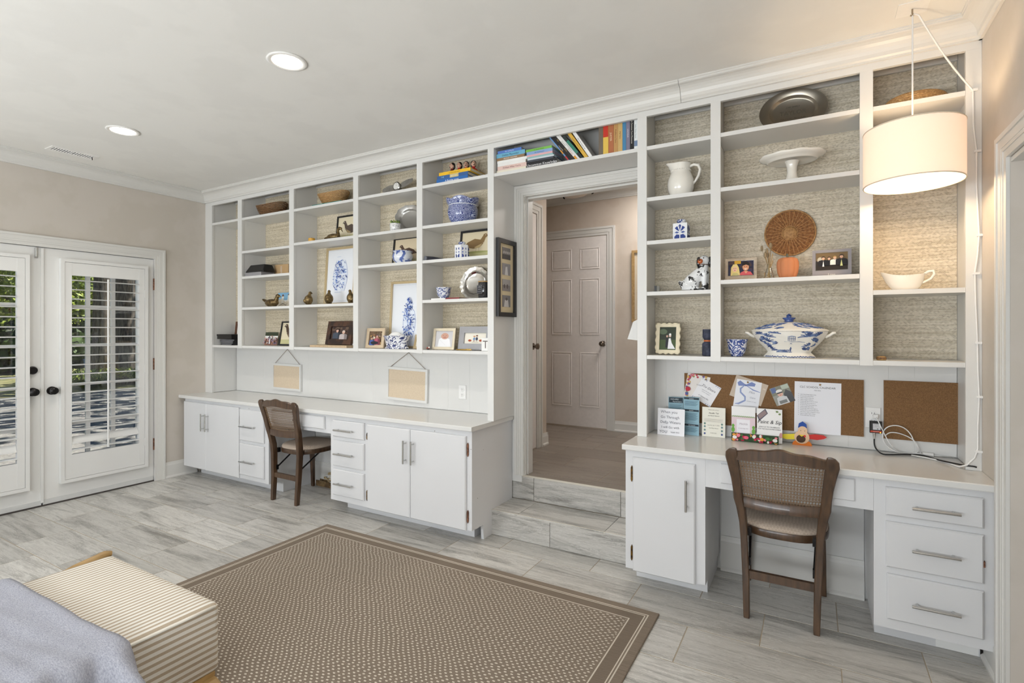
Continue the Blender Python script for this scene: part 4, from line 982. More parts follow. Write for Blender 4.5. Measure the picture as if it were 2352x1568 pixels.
def frame(label, x0, x1, z, h, y, mat, shapes, fw=0.016, fd=0.016, tilt=0.13, rz=0.0, mount=None, bgc=(230,226,216), cat='photo frame', name='framed_photo', gloss=True, group=None, strut=True, pose=None):
    w_ = x1-x0
    t = thing(name, label, cat, ((x0+x1)/2, y, z+GAP+fd*math.sin(tilt)), rz, -tilt, group)
    if pose: t.location = pose[0]; t.rotation_euler = pose[1]
    b = MB(); e = fw
    def bar(p): b.add([(x,0.0,zz) if k < 4 else (x,fd,zz) for k, (x, zz) in enumerate(p+p)], [(0,1,2,3),(7,6,5,4),(0,4,5,1),(1,5,6,2),(2,6,7,3),(3,7,4,0)])
    X0, X1 = -w_/2, w_/2
    bar([(X0,0),(X1,0),(X1-e,e),(X0+e,e)]); bar([(X1,0),(X1,h),(X1-e,h-e),(X1-e,e)]); bar([(X1,h),(X0,h),(X0+e,h-e),(X1-e,h-e)]); bar([(X0,h),(X0,0),(X0+e,e),(X0+e,h-e)])
    b.build('frame', mat, t, world=False)
    MB().box(X0+e*0.6, X1-e*0.6, fd*0.72, fd*0.98, e*0.6, h-e*0.6).build('backing', 'black', t, world=False)
    iw, ih = w_-2*e, h-2*e
    if mount:
        mw, mc = mount; art('mount', t, iw, ih, [], (0, fd*0.66, e), bgc=mc); iw -= 2*mw; ih -= 2*mw
        art('print', t, iw, ih, shapes, (0, fd*0.60, e+mw), bgc=bgc, gloss=gloss)
    else: art('print', t, iw, ih, shapes, (0, fd*0.62, e), bgc=bgc, gloss=gloss)
    return t
def card(name, label, cat, w_, h, loc, rot, shapes, bgc=(240,238,234), th=0.0012, group=None, gloss=False):
    t = thing(name, label, cat, loc, group=group); t.rotation_euler = rot
    MB().box(-w_/2, w_/2, 0.0003, th, 0, h).build('sheet', 'paper', t, world=False)
    art('print', t, w_, h, shapes, (0, 0, 0), bgc=bgc, gloss=gloss)
    return t
def basket(label, x, y, z, rx, ry, h, mat, cut, rows=9):
    t = thing('wicker_basket', label, 'basket', (x, y, z+GAP))
    n = 40
    for k in range(rows):
        f = k/(rows-1); r = 0.62+0.38*f**0.8; zz = 0.006+(h-0.012)*f; P = []
        for i in range(n):
            a = 2*math.pi*i/n; wv = 1+0.012*(1 if (i+k) % 2 else -1); dz = cut*math.cos(a)**2*f
            P.append((rx*r*wv*math.cos(a), ry*r*wv*math.sin(a), zz+dz))
        MB().tube(P, (h/rows)*0.56, 6, closed=True).build('coil' if k < rows-1 else 'rim', mat, t, world=False, smooth=True)
    MB().lathe([(0.62,0.002),(0.62,0.008)], 30, (0,0,0), rx, ry).build('base', mat, t, world=False)
    return t
# ---- top row, left bookcase
basket('dark brown wicker basket on the top shelf of the second bay', -4.455, 0.135, 2.473, 0.185, 0.10, 0.105, 'wickerdark', 0.022)
basket('tan wicker basket standing on a teal book, top shelf of the third bay', -3.62, 0.14, 2.470+0.0268, 0.165, 0.095, 0.085, 'wickertan', 0.020)
def book(label, x0, x1, y0, y1, z0, z1, col, text=None, tcol=(245,243,238), tsize=0.55, rot=None, loc=None, group='books', blocks=(), cat='book', shear=0.0):
    """lying book, spine towards -y"""
    nm = 'cover_%02x%02x%02x' % tuple(col)
    if nm not in MATS: plain(nm, col, 0.45, var=0.04)
    cx, cy = (x0+x1)/2, (y0+y1)/2; W, D, T = x1-x0, y1-y0, z1-z0
    t = thing('book', label, cat, (cx, cy, z0) if loc is None else loc, group=group)
    if rot: t.rotation_euler = rot
    c = 0.0022
    MB().box(-W/2, W/2, -D/2, D/2, 0, c).box(-W/2, W/2, -D/2, D/2, T-c, T).box(-W/2, W/2, -D/2, -D/2+c, c, T-c).build('cover', MATS[nm], t, world=False)
    MB().box(-W/2+0.004, W/2-0.004, -D/2+c, D/2-0.003, c, T-c).build('pages', 'pages', t, world=False)
    sh = [('r',a,0.02,b_,0.98,cc) for a, b_, cc in blocks]
    if text:
        for (s_, xx, cc) in ([(text, 0.5, tcol)] if isinstance(text, str) else text): sh.append(('t', s_, xx, 0.28, tsize, 'CENTER', shear, cc))
    if sh: art('spine_print', t, W, T, sh, (0, -D/2-0.0004, 0))
    return t
book('thin teal book under the tan wicker basket', -3.80, -3.44, 0.06, 0.22, 2.470+GAP, 2.470+0.0258, (36,128,120))
# bay 1 corner stack
for i in range(4):
    o = thing('disc_case', ('slim disc case in the corner stack, lowest', 'slim disc case in the corner stack, second from the bottom', 'slim disc case in the corner stack, third from the bottom', 'slim disc case in the corner stack, directly under the black box')[i], 'disc case', (-5.03+0.006*(i % 2), 0.11, 1.257+GAP+i*0.0142), 0.05*(i-1.5), group='disc cases in the corner bay')
    MB().box(-0.105, 0.105, -0.07, 0.07, 0, 0.0042).box(-0.105, 0.105, -0.07, 0.07, 0.0092, 0.0134).box(-0.098, 0.098, -0.062, 0.068, 0.0042, 0.0092).build('case', plain('smoky_plastic', (52,52,56), 0.25), o, world=False)
    art('insert', o, 0.19, 0.005, [('r',0.1,0.2,0.9,0.8,(205,205,208))], (0, -0.0626, 0.0042), bgc=(170,172,178))
o = thing('black_box', 'black box lying on top of the disc cases in the corner bay', 'box', (-5.055, 0.11, 1.257+4*0.0142+0.002)); MB().box(-0.12, 0.12, -0.075, 0.075, 0, 0.032).build('base', 'black', o, world=False); MB().box(-0.123, 0.123, -0.078, 0.078, 0.0322, 0.048).build('lid', 'black', o, world=False)
frame('brown wooden photo frame leaning behind the stack in the corner bay', -5.165, -4.93, 1.257, 0.235, 0.20, plain('brown_frame', (98,62,40), 0.4), [('r',0.2,0.2,0.8,0.75,(180,168,160))], 0.022, 0.016, 0.10, mount=(0.02,(235,230,222)))
# bay 2
o = thing('lidded_box', 'low grey box under the black tapered box in the second bay', 'box', (-4.565, 0.075, 1.914+GAP)); MB().box(-0.125, 0.115, -0.055, 0.075, 0, 0.026).build('base', plain('grey_card', (150,148,150), 0.6), o, world=False); MB().box(-0.128, 0.118, -0.058, 0.078, 0.0262, 0.034).build('lid', 'grey_card', o, world=False)
o = thing('jewellery_box', 'black tapered box with gold script on its lid in the second bay', 'box', (-4.555, 0.085, 1.914+0.0362)); MB().loft([rect(0,0,0,0.265,0.13,0.08), rect(0,0,0.012,0.262,0.128,0.08), rect(0,0.01,0.072,0.21,0.085,0.1)]).build('box', 'black', o, world=False)
art('script', o, 0.06, 0.02, [('t','Joy',0.5,0.15,1.0,'CENTER',0.35,(190,170,110))], (0.02,-0.0515,0.034), (-0.53,0,0))
o = thing('gift_box', 'kraft brown gift box with white leaf sprig in the second bay', 'box', (-4.37, 0.205, 1.914+GAP)); MB().box(-0.10, 0.10, -0.03, 0.03, 0, 0.112).build('box', plain('kraft', (196,162,118), 0.7), o, world=False)
sp = [('l',[(0.5,0.12),(0.48,0.5),(0.52,0.88)],0.02,(245,240,230))]
for k in range(7): zz = 0.2+0.1*k; sp += [('l',[(0.5,zz),(0.40,zz+0.08)],0.03,(245,240,230)), ('l',[(0.5,zz),(0.60,zz+0.08)],0.03,(245,240,230))]
art('sprig', o, 0.16, 0.11, sp, (0,-0.0306,0))
def duck(label, loc, s, face=1, rz=0.0):
    t = thing('duck_figurine', label, 'figurine', loc, rz); f = face
    blob('body', [('s',(0,0,0.038*s),(0.090*s,0.045*s,0.036*s)), ('s',(-0.085*f*s,0,0.056*s),(0.060*s,0.025*s,0.013*s),(0,0.35*f,0)), ('c',(0.062*f*s,0,0.058*s),(0.080*f*s,0,0.088*s),0.022*s,0.017*s), ('s',(0.087*f*s,0,0.099*s),(0.025*s,0.019*s,0.019*s)), ('s',(0.115*f*s,0,0.092*s),(0.020*s,0.011*s,0.007*s)), ('s',(0,0,0.01*s),(0.06*s,0.035*s,0.012*s))], 'bronze', t, 0.0045*s, 4)
    for q in (-1, 1): MB().ell((0.097*f*s, q*0.0170*s, 0.105*s), (0.003*s,)*3, 8, 6).build('eye', 'black', t, world=False)
    return t
duck('bronze duck figurine facing right on the lower shelf of the second bay', (-4.385, 0.085, 1.620+0.0036), 0.98)
card('postcard', 'postcard painting of blue sky and white towers behind the bronze duck', 'postcard', 0.22, 0.145, (-4.385, 0.215, 1.620+GAP), (-0.12,0,0), [('r',0,0.5,1,1,(140,190,225)),('p',[(0,0),(0,0.5),(0.3,0.62),(0.55,0.35),(0.75,0.55),(1,0.45),(1,0)],(225,215,195)),('r',0.28,0.3,0.42,0.75,(240,236,225)),('p',[(0.26,0.75),(0.35,0.92),(0.44,0.75)],(120,90,80)),('r',0.68,0.4,0.84,0.82,(240,236,225)),('p',[(0.66,0.82),(0.76,0.98),(0.86,0.82)],(110,90,86)),('l',[(0.1,0.1),(0.4,0.28),(0.7,0.1)],0.02,(60,50,50)),('l',[(0.5,0.02),(0.7,0.3)],0.03,(50,50,50))])
card('snapshot', 'unframed snapshot of a crowd in a garden leaning in the second bay', 'photograph', 0.195, 0.128, (-4.575, 0.205, 1.257+GAP), (-0.14,0,0), [('r',0,0.72,1,1,(58,66,48)),('r',0,0,1,0.5,(150,110,96))]+[('e',random.random(),0.08+0.62*random.random(),0.035,0.06,random.choice([(205,160,160),(120,110,140),(235,225,220),(70,60,60),(190,140,110)])) for _ in range(60)]+[('p',[(0.45,0.1),(0.55,0.1),(0.53,0.5),(0.47,0.5)],(235,232,235))], gloss=True)
BK = plain('black_frame', (34,34,36), 0.4)
SEP = (232,220,190)
frame('black framed print of a brown bird walking left, lowest shelf of the second bay', -4.432, -4.16, 1.257, 0.232, 0.185, BK, [('r',0,0,1,0.22,(205,200,150))]+bird(0.58,0.52,0.75,(86,66,54),(120,96,74),-1), 0.013, 0.015, 0.17, bgc=SEP, name='framed_print', cat='picture frame', gloss=False)
# bay 3
frame('black framed print of a crested bird, upper shelf of the third bay', -3.675, -3.40, 2.172, 0.242, 0.206, BK, [('r',0,0,1,0.25,(206,198,150))]+bird(0.6,0.5,0.62,(98,84,74),(170,150,110),-1), 0.013, 0.015, 0.10, bgc=SEP, name='framed_print', cat='picture frame', gloss=False)
def decoy(loc):
    t = thing('duck_decoy', 'low bronze duck decoy with curved neck before the crested bird print', 'figurine', loc)
    blob('body', [('s',(0,0,0.030),(0.075,0.038,0.028)),('s',(-0.075,0,0.028),(0.04,0.02,0.010),(0,-0.2,0)),('c',(0.06,0,0.045),(0.052,0,0.085),0.014,0.010),('c',(0.052,0,0.085),(0.075,0,0.098),0.010,0.013),('s',(0.085,0,0.094),(0.018,0.013,0.012)),('c',(0.095,0,0.088),(0.112,0,0.062),0.006,0.004),('s',(0,0,0.006),(0.055,0.03,0.008))], 'bronze', t, 0.004, 3); return t
decoy((-3.575, 0.10, 2.172+0.0036))
o = thing('orange_candle', 'small orange wax candle at the left of the third bay', 'candle', (-3.79, 0.05, 2.172+GAP)); MB().lathe([(0.026,0),(0.028,0.004),(0.028,0.030),(0.024,0.033)], 20).build('wax', plain('orange_wax', (222,168,70), 0.5), o, world=False, smooth=50); MB().tube([(0,0,0.033),(0.001,0,0.04)], 0.001, 5).build('wick', 'black', o, world=False)
frame('gilt framed print of a blue patterned vase behind the quail figurines', -3.815, -3.44, 1.625, 0.515, 0.195, 'gilt', vase_print(5, 0.5, 0.22, 0.80, 0.26)+[('l',[(0.04,0.03),(0.96,0.03)],0.006,(120,140,180)),('l',[(0.04,0.97),(0.96,0.97)],0.006,(120,140,180))], 0.019, 0.018, 0.07, bgc=(238,240,244), name='framed_print', cat='picture frame', gloss=False)
def quail(label, loc, s, rz, turn=0.0):
    t = thing('quail_figurine', label, 'figurine', loc, rz)
    blob('body', [('s',(0,0,0.048*s),(0.040*s,0.039*s,0.047*s)),('s',(-0.020*s,0,0.028*s),(0.036*s,0.026*s,0.022*s),(0,0.6,0)),('c',(0.006*s,0,0.080*s),(0.010*s+turn,0,0.106*s),0.022*s,0.013*s),('s',(0.016*s+turn,0,0.114*s),(0.017*s,0.014*s,0.015*s)),('s',(0.034*s+turn,0,0.110*s),(0.010*s,0.005*s,0.005*s)),('s',(0,0,0.008*s),(0.028*s,0.026*s,0.01*s))], 'bronze', t, 0.004*s, 3)
    for q in (-1, 1): MB().ell((0.022*s+turn, q*0.0125*s, 0.117*s), (0.0022*s,)*3, 8, 6).build('eye', 'black', t, world=False)
    return t
quail('bronze quail figurine standing alone left of the gilt vase print', (-3.862, 0.075, 1.625+0.0034), 0.92, 1.3)
quail('bronze quail figurine before the left edge of the gilt vase print', (-3.603, 0.075, 1.625+0.0034), 0.95, 2.3)
quail('bronze quail figurine before the right side of the gilt vase print', (-3.322, 0.06, 1.625+0.0034), 0.88, 2.9)
o = thing('wooden_tray', 'flat pale wooden box lid under the brown framed photo', 'tray', (-3.56, 0.09, 1.257+GAP)); MB().box(-0.225, 0.225, -0.065, 0.15, 0, 0.018).build('panel', plain('pale_wood', (196,172,140), 0.6), o, world=False)
for i in range(9): MB().ell((-0.2+0.05*i, -0.0655, 0.009), (0.0016,)*3, 6, 5).build('nail', 'blackmetal', o, world=False)
frame('brown wooden frame with a photo of two people, lowest shelf of the third bay', -3.70, -3.39, 1.276, 0.205, 0.115, two('dark_brown_wood', (44,30,24), (84,56,40), 12, rough=0.35), [('r',0,0,1,1,(78,62,56))]+backdrop(1,[(92,70,60),(64,50,48),(104,84,70)])+person(0.36,0.58,0.24,(218,178,160),(60,45,38),(70,78,92))+person(0.73,0.46,0.22,(222,186,166),(205,190,180),(190,180,180)), 0.046, 0.022, 0.20)
o = thing('paper_stack', 'small stack of folded papers behind the brown framed photo', 'paper', (-3.36, 0.17, 1.276+GAP)); MB().box(-0.05, 0.05, -0.03, 0.03, 0, 0.006).build('sheet', 'paper', o, world=False); MB().box(-0.045, 0.05, -0.026, 0.03, 0.0062, 0.012).build('sheet', 'paper', o, world=False)
# bay 4
t = thing('propeller_clock', 'pewter desk clock shaped like an aeroplane propeller, top shelf of the fourth bay', 'clock', (-2.855, 0.10, 2.475+0.004)); t.rotation_euler = (-0.10, 0, 0)
m = MB(); yy = []
def ring_y(prof, n=26, c=(0,0,0)):
    mm = MB(); vs = []
    for r, y in prof:
        for i in range(n): a = 2*math.pi*i/n; vs.append((c[0]+r*math.cos(a), c[1]+y, c[2]+r*math.sin(a)))
    fs = [(k*n+i,k*n+(i+1)%n,(k+1)*n+(i+1)%n,(k+1)*n+i) for k in range(len(prof)-1) for i in range(n)]+[tuple(range(n)), tuple(range((len(prof)-1)*n, len(prof)*n))]
    return mm.add(vs, fs)
ring_y([(0.032,0.02),(0.034,0.0),(0.036,-0.012),(0.031,-0.016),(0.029,-0.013),(0.002,-0.013)], 28, (0,0,0.062)).build('case', 'pewter', t, world=False, smooth=45)
art('dial', t, 0.056, 0.056, [('e',0.5,0.5,0.5,0.5,(232,230,224)),('l',[(0.5,0.5),(0.68,0.66)],0.05,(30,30,30)),('l',[(0.5,0.5),(0.36,0.76)],0.04,(30,30,30)),('t','12',0.5,0.78,0.18,'CENTER',0,(40,40,40)),('t','6',0.5,0.08,0.18,'CENTER',0,(40,40,40))], (0,-0.0145,0.034))
for s_, up in ((-1, -0.012), (1, 0.034)):
    rings = []
    for i in range(9):
        f = i/8; x = s_*(0.03+0.125*f); zc_ = 0.060+up*f; hw_ = 0.006+0.020*math.sin(math.pi*(0.18+0.72*f)); th_ = 0.004*(1-0.6*f)
        rings.append([(x,-th_,zc_-hw_),(x,-th_*0.6,zc_),(x,-th_,zc_+hw_),(x,th_,zc_+hw_*0.9),(x,th_,zc_-hw_*0.9)])
    MB().loft(rings).build('blade', 'pewter', t, world=False, smooth=50)
MB().box(-0.03, 0.03, -0.01, 0.03, 0.0, 0.030).build('foot', 'pewter', t, world=False)
def platter(name, label, loc, rot, rx, rz_, mat, scal=0.0, lobes=10, rimw=0.28, depth=0.014, group=None):
    """plate standing in the xz plane facing -y; origin at its lowest point"""
    t = thing(name, label, 'plate', loc); t.rotation_euler = rot; n = 64
    m = MB(); vs = []; prof = [(1.0,-0.004),(0.985,-0.008),(0.95,-0.0065),(1-rimw+0.02,-0.002),(1-rimw,0.001),(1-rimw-0.06,depth*0.8),(1-rimw-0.10,depth),(0.02,depth),(0.02,depth+0.003),(1-rimw-0.08,depth+0.003),(1-rimw,0.006),(0.97,-0.001)]
    for r, y in prof:
        for i in range(n):
            a = 2*math.pi*i/n; k = 1+(scal*(abs(math.sin(a*lobes/2))-0.5) if r > 0.8 else scal*0.6*(abs(math.sin(a*lobes/2))-0.5)*max(0, (r-0.6)/0.2) if r > 0.6 else 0)
            vs.append((rx*r*k*math.cos(a), y, rz_+rz_*r*k*math.sin(a)))
    L = len(prof); fs = [(k*n+i,k*n+(i+1)%n,((k+1)%L)*n+(i+1)%n,((k+1)%L)*n+i) for k in range(L) for i in range(n)]
    fs += [tuple(range(7*n, 8*n)), tuple(range(8*n, 9*n))]
    m.add(vs, fs).build('plate', mat, t, world=False, smooth=55)
    return t
platter('oval_platter', 'oval pewter platter with scalloped rim leaning in the fourth bay', (-2.83, 0.160, 2.174+0.014), (-0.26,0.42,0), 0.165, 0.115, plain('dull_pewter', (178,176,172), 0.34, 0.9, var=0.05), 0.05, 12)
t = thing('succulent', 'small green succulent in a white textured pot, fourth bay', 'plant', (-2.832, 0.06, 2.174+GAP))
MB().lathe([(0.038,0),(0.041,0.004),(0.045,0.056),(0.044,0.060),(0.040,0.060),(0.039,0.052),(0.003,0.052)], 24).build('pot', m_blue('grey_speckle_pot', 55, 0.54, 'noise', (160,162,168), (232,231,228)), t, world=False, smooth=50)
for i in range(16):
    a = i*2.4; r = 0.008+0.0017*i; c_, s_ = math.cos(a), math.sin(a)
    MB().tube([(c_*r*0.4,s_*r*0.4,0.052),(c_*(r+0.008),s_*(r+0.008),0.072),(c_*(r+0.014),s_*(r+0.014),0.090-0.0006*i)], [0.005,0.0062,0.0012], 6).build('leaf', two('succulent_leaf', (92,120,60), (150,165,85), 40, rough=0.5), t, world=False, smooth=True)
frame('black framed bird print behind the blue and white bowl', -3.005, -2.68, 1.922, 0.238, 0.200, BK, [('r',0,0,1,0.2,(200,190,150))]+bird(0.46,0.50,0.5,(92,70,56),(130,110,84),-1), 0.014, 0.015, 0.12, bgc=(226,208,176), name='framed_print', cat='picture frame', gloss=False)
t = lathe_thing('porcelain_bowl', 'round blue and white porcelain bowl in the fourth bay', 'bowl', (-2.79, 0.095, 1.922+GAP), [(r_*0.84,z_*0.95) for r_, z_ in [(0.058,0),(0.060,0.006),(0.085,0.025),(0.096,0.055),(0.090,0.082),(0.080,0.092),(0.086,0.100),(0.092,0.102),(0.088,0.104),(0.078,0.096),(0.084,0.07),(0.06,0.02),(0.003,0.015)]], m_blue('bowl_blue', 9, 0.50, 'noise', (78,100,165), (230,234,242)))
MB().lathe([(0.0785,0.0936),(0.0790,0.0979),(0.0739,0.0993)], 32, closed=False).build('rim_band', m_blue('rim_blue', 45, 0.45, 'noise', (80,100,160)), t, world=False, smooth=True)
frame('gilt framed print of a lidded blue and white temple jar', -3.035, -2.64, 1.257, 0.545, 0.195, 'gilt', vase_print(9, 0.52, 0.10, 0.78, 0.18, True)+[('l',[(0.05,0.03),(0.05,0.97),(0.95,0.97)],0.006,(150,160,180))], 0.018, 0.018, 0.06, bgc=(236,239,244), name='framed_print', cat='picture frame', gloss=False)
frame('pale wooden photo frame at the left of the fourth bay', -3.165, -2.985, 1.257, 0.162, 0.075, plain('pale_ash', (205,184,154), 0.5), backdrop(2,[(190,150,100),(150,110,80),(235,225,205),(110,90,70)],40)+person(0.66,0.52,0.24,(210,160,150),(80,60,60),(180,90,110))+person(0.3,0.40,0.2,(205,160,140),(50,40,36),(70,96,160))+[('e',0.5,0.14,0.3,0.12,(36,36,44))], 0.026, 0.016, 0.16, rz=0.10, bgc=(120,96,76))
def wv(k, a, r, z): return (r*(1+(0.05*abs(math.cos(a*2))**3 if k >= 4 else 0)), z)
t = lathe_thing('oval_planter', 'oval white planter with dark blue floral scrolls in the fourth bay', 'planter', (-2.85, 0.095, 1.257+GAP), [(0.105,0),(0.110,0.004),(0.108,0.012),(0.096,0.018),(0.104,0.05),(0.118,0.090),(0.128,0.098),(0.130,0.103),(0.122,0.103),(0.108,0.09),(0.09,0.03),(0.003,0.03)], m_blue('planter_scroll', 14, 0.50, 'line', (40,52,104), (238,239,243), dist=2.5, soft=0.04), 40, 1.0, 0.62)
MB().lathe([(0.09,0.085),(0.075,0.105),(0.04,0.128),(0.006,0.134)], 18, (-0.01,0,0), 0.9, 0.5).build('tissue', 'paper', t, world=False)
frame('narrow tan frame half hidden at the right end of the fourth bay', -2.705, -2.60, 1.257, 0.11, 0.10, 'gilt', [('r',0.1,0.1,0.9,0.9,(205,195,170))], 0.018, 0.014, 0.2, rz=-0.3)
# bay 5
book('blue paperback songbook at the bottom of the pile under the busts', -2.405, -2.125, 0.03, 0.235, 2.476+GAP, 2.476+0.032, (40,104,176), 'A Beatles songs', (245,245,245), 0.62, group='songbooks under the busts')
book('blue and cream book in the middle of the pile under the busts', -2.400, -2.125, 0.032, 0.238, 2.476+0.0328, 2.476+0.058, (58,96,150), [('THE', 0.18, (150,210,235)), ('BEATLES', 0.55, (240,230,190))], (240,230,190), 0.6, group='songbooks under the busts', blocks=((0.42,0.70,(205,190,140)),))
book('yellow book on top of the pile under the busts', -2.385, -2.105, 0.034, 0.236, 2.476+0.0588, 2.476+0.082, (240,190,40), 'IN YOUR OWN WRITE', (70,50,20), 0.42, group='songbooks under the busts')
zz = 2.476+0.083
SK = plain('painted_skin', (214,172,148), 0.5); HR = plain('painted_black_hair', (24,20,20), 0.3)
for i, (x, col, lab) in enumerate(((-2.318,(120,40,30),'painted bust figurine with moustache, first from the left on the yellow book'), (-2.262,(176,32,36),'painted bust figurine, second from the left on the yellow book'), (-2.208,(206,84,40),'painted bust figurine with beard and orange shirt, third from the left'), (-2.150,(190,34,40),'painted bust figurine in red, rightmost on the yellow book'))):
    t = thing('bust_figurine', lab, 'figurine', (x, 0.105+0.012*i, zz), 0.35*(i-1), group='bust figurines on the yellow book')
    nm = 'bust_%d' % i; plain(nm, col, 0.4)
    blob('shoulders', [('s',(0,0,0.012),(0.030,0.020,0.016)),('c',(0,0,0.02),(0,-0.002,0.036),0.014,0.010)], nm, t, 0.003, 2)
    blob('head', [('s',(0,-0.003,0.058),(0.017,0.018,0.023)),('s',(0,-0.022,0.056),(0.004,0.005,0.006)),('s',(0.017,0,0.056),(0.003,0.004,0.006)),('s',(-0.017,0,0.056),(0.003,0.004,0.006))], SK, t, 0.002, 2)
    blob('hair', [('s',(0,0.005,0.067),(0.0205,0.0195,0.019)),('s',(0,0.012,0.055),(0.020,0.012,0.022))], HR, t, 0.0025, 2)
    for q in (-1, 1): MB().ell((q*0.0065,-0.0195,0.061), (0.0024,0.0015,0.0018), 8, 6).build('eye', 'black', t, world=False)
    if i != 1: MB().ell((0,-0.0215,0.0475), (0.008,0.003,0.0022), 10, 6).build('moustache', HR, t, world=False)
    MB().ell((0,-0.0205,0.0435), (0.0045,0.0015,0.0012), 8, 6).build('mouth', plain('painted_lips', (160,70,64), 0.4), t, world=False)
def scal(k, a, r, z):
    if k in (7,8,9): return (r*(1+0.05*abs(math.cos(a*2.5))), z+0.020*abs(math.sin(a*2.5+1.2))-0.010)
    if k in (2,3): return (r*(1+0.03*math.cos(a*6)), z)
    return (r, z)
t = lathe_thing('planter_pot', 'blue patterned ceramic planter with scalloped rim in the fifth bay', 'planter', (-2.235, 0.125, 2.177+GAP), [(0.072,0),(0.078,0.006),(0.100,0.035),(0.112,0.075),(0.112,0.105),(0.106,0.128),(0.103,0.136),(0.114,0.155),(0.118,0.180),(0.110,0.180),(0.100,0.14),(0.105,0.08),(0.07,0.02),(0.003,0.02)], m_blue('planter_ring_blue', 24, 0.34, 'ring', (58,70,128), (196,204,230)), 60, wave=scal)
MB().tube([(0.1045*math.cos(2*math.pi*i/40), 0.1045*math.sin(2*math.pi*i/40), 0.137) for i in range(40)], 0.003, 6, closed=True).build('band', 'porcelain', t, world=False, smooth=True)
t = thing('rolled_umbrella', 'dark rolled pocket umbrella lying at the left of the fifth bay', 'umbrella', (-2.47, 0.08, 1.921+GAP)); MB().tube([(-0.022,-0.062,0.016),(0.005,-0.01,0.016),(0.05,0.11,0.013)], [0.015,0.0155,0.010], 12).build('canopy', plain('charcoal_cloth', (56,58,68), 0.8), t, world=False, smooth=50); MB().tube([(-0.026,-0.070,0.016),(-0.022,-0.062,0.016)], 0.0165, 12).build('handle', plain('grey_handle', (120,122,132), 0.4), t, world=False)
frame('black framed print of a brown partridge facing right in the fifth bay', -2.325, -2.02, 1.921, 0.232, 0.192, BK, [('r',0,0,1,0.22,(196,192,140)),('e',0.5,0.24,0.4,0.04,(170,170,110))]+bird(0.48,0.56,0.62,(140,112,72),(196,172,124),1), 0.014, 0.015, 0.14, bgc=(228,214,182), name='framed_print', cat='picture frame', gloss=False)
def caddy(label, loc, s, rz, hexa):
    t = thing('tea_caddy', label, 'jar', loc, rz); n = 6 if hexa else 4
    def poly(r, z, off=math.pi/4 if not hexa else math.pi/6): return [(r*math.cos(off+2*math.pi*i/n), r*math.sin(off+2*math.pi*i/n), z) for i in range(n)]
    R0 = 0.056*s if not hexa else 0.055*s
    MB().loft([poly(R0*0.97,0), poly(R0,0.003), poly(R0,0.094*s), poly(R0*0.95,0.098*s), poly(R0*0.5,0.101*s)]).build('body', 'porcelain', t, world=False)
    MB().lathe([(0.022*s,0.1008*s),(0.022*s,0.106*s),(0.026*s,0.108*s),(0.026*s,0.118*s),(0.022*s,0.122*s),(0.003,0.123*s)], 20).build('lid', m_blue('caddy_lid_blue', 40, 0.5), t, world=False, smooth=50)
    B = (44,66,138)
    sh = [('l',[(0.5,0.06),(0.5,0.86)],0.03,(235,236,240))]
    petals = [('p',[(0.5,0.55),(0.40,0.88),(0.5,0.97),(0.60,0.88)],B)]
    for s_ in (-1, 1): petals += [('p',[(0.5+s_*0.04,0.52),(0.5+s_*0.20,0.86),(0.5+s_*0.40,0.74),(0.5+s_*0.22,0.60)],B), ('p',[(0.5+s_*0.05,0.46),(0.5+s_*0.25,0.53),(0.5+s_*0.42,0.46),(0.5+s_*0.22,0.40)],(70,92,158)), ('p',[(0.5+s_*0.04,0.06),(0.5+s_*0.04,0.30),(0.5+s_*0.26,0.34),(0.5+s_*0.43,0.20),(0.5+s_*0.42,0.05)],B)]
    fw_ = 2*R0*math.sin(math.pi/n); ap_ = R0*math.cos(math.pi/n)
    for i in range(n):
        a = 2*math.pi*i/n-math.pi/2
        art('motif', t, fw_*0.92, 0.092*s, petals+sh, (math.cos(a)*(ap_+0.0010), math.sin(a)*(ap_+0.0010), 0.001), (0,0,a+math.pi/2))
    return t
caddy('hexagonal blue and white tea caddy before the partridge print', (-2.215, 0.085, 1.921+GAP), 1.0, 0.45, True)
o = book('thin white book under the small blue cup, left', -2.455, -2.325, 0.03, 0.16, 1.627+GAP, 1.627+0.011, (238,236,232), group='thin books under the cup')
o = book('thin dark red book beside the small blue cup', -2.32, -2.20, 0.03, 0.16, 1.627+GAP, 1.627+0.012, (130,34,40), group='thin books under the cup')
CUP = [(0.030,0),(0.034,0.003),(0.032,0.008),(0.040,0.012),(0.050,0.035),(0.054,0.068),(0.059,0.078),(0.060,0.081),(0.055,0.081),(0.049,0.066),(0.044,0.03),(0.003,0.018)]
lathe_thing('porcelain_cup', 'small blue and white flowerpot cup on the thin white book', 'cup', (-2.388, 0.095, 1.627+0.0118), CUP, m_blue('cup_scroll_a', 22, 0.47, 'line', (52,72,136), dist=2.0))
platter('silver_plate', 'polished silver round plate with scalloped rim standing in the fifth bay', (-2.18, 0.175, 1.627+0.006), (-0.20,0,0), 0.128, 0.124, 'silver', 0.05, 14, 0.30)
t = thing('candle_jar', 'black glass candle jar with white lettered label before the silver plate', 'candle', (-2.005, 0.06, 1.627+GAP)); MB().lathe([(0.040,0),(0.043,0.003),(0.043,0.108),(0.041,0.111)], 28).build('jar', plain('black_glass', (30,30,34), 0.1, coat=0.5), t, world=False, smooth=50); MB().lathe([(0.044,0.1112),(0.044,0.119),(0.04,0.120)], 28).build('lid', 'oak', t, world=False, smooth=50)
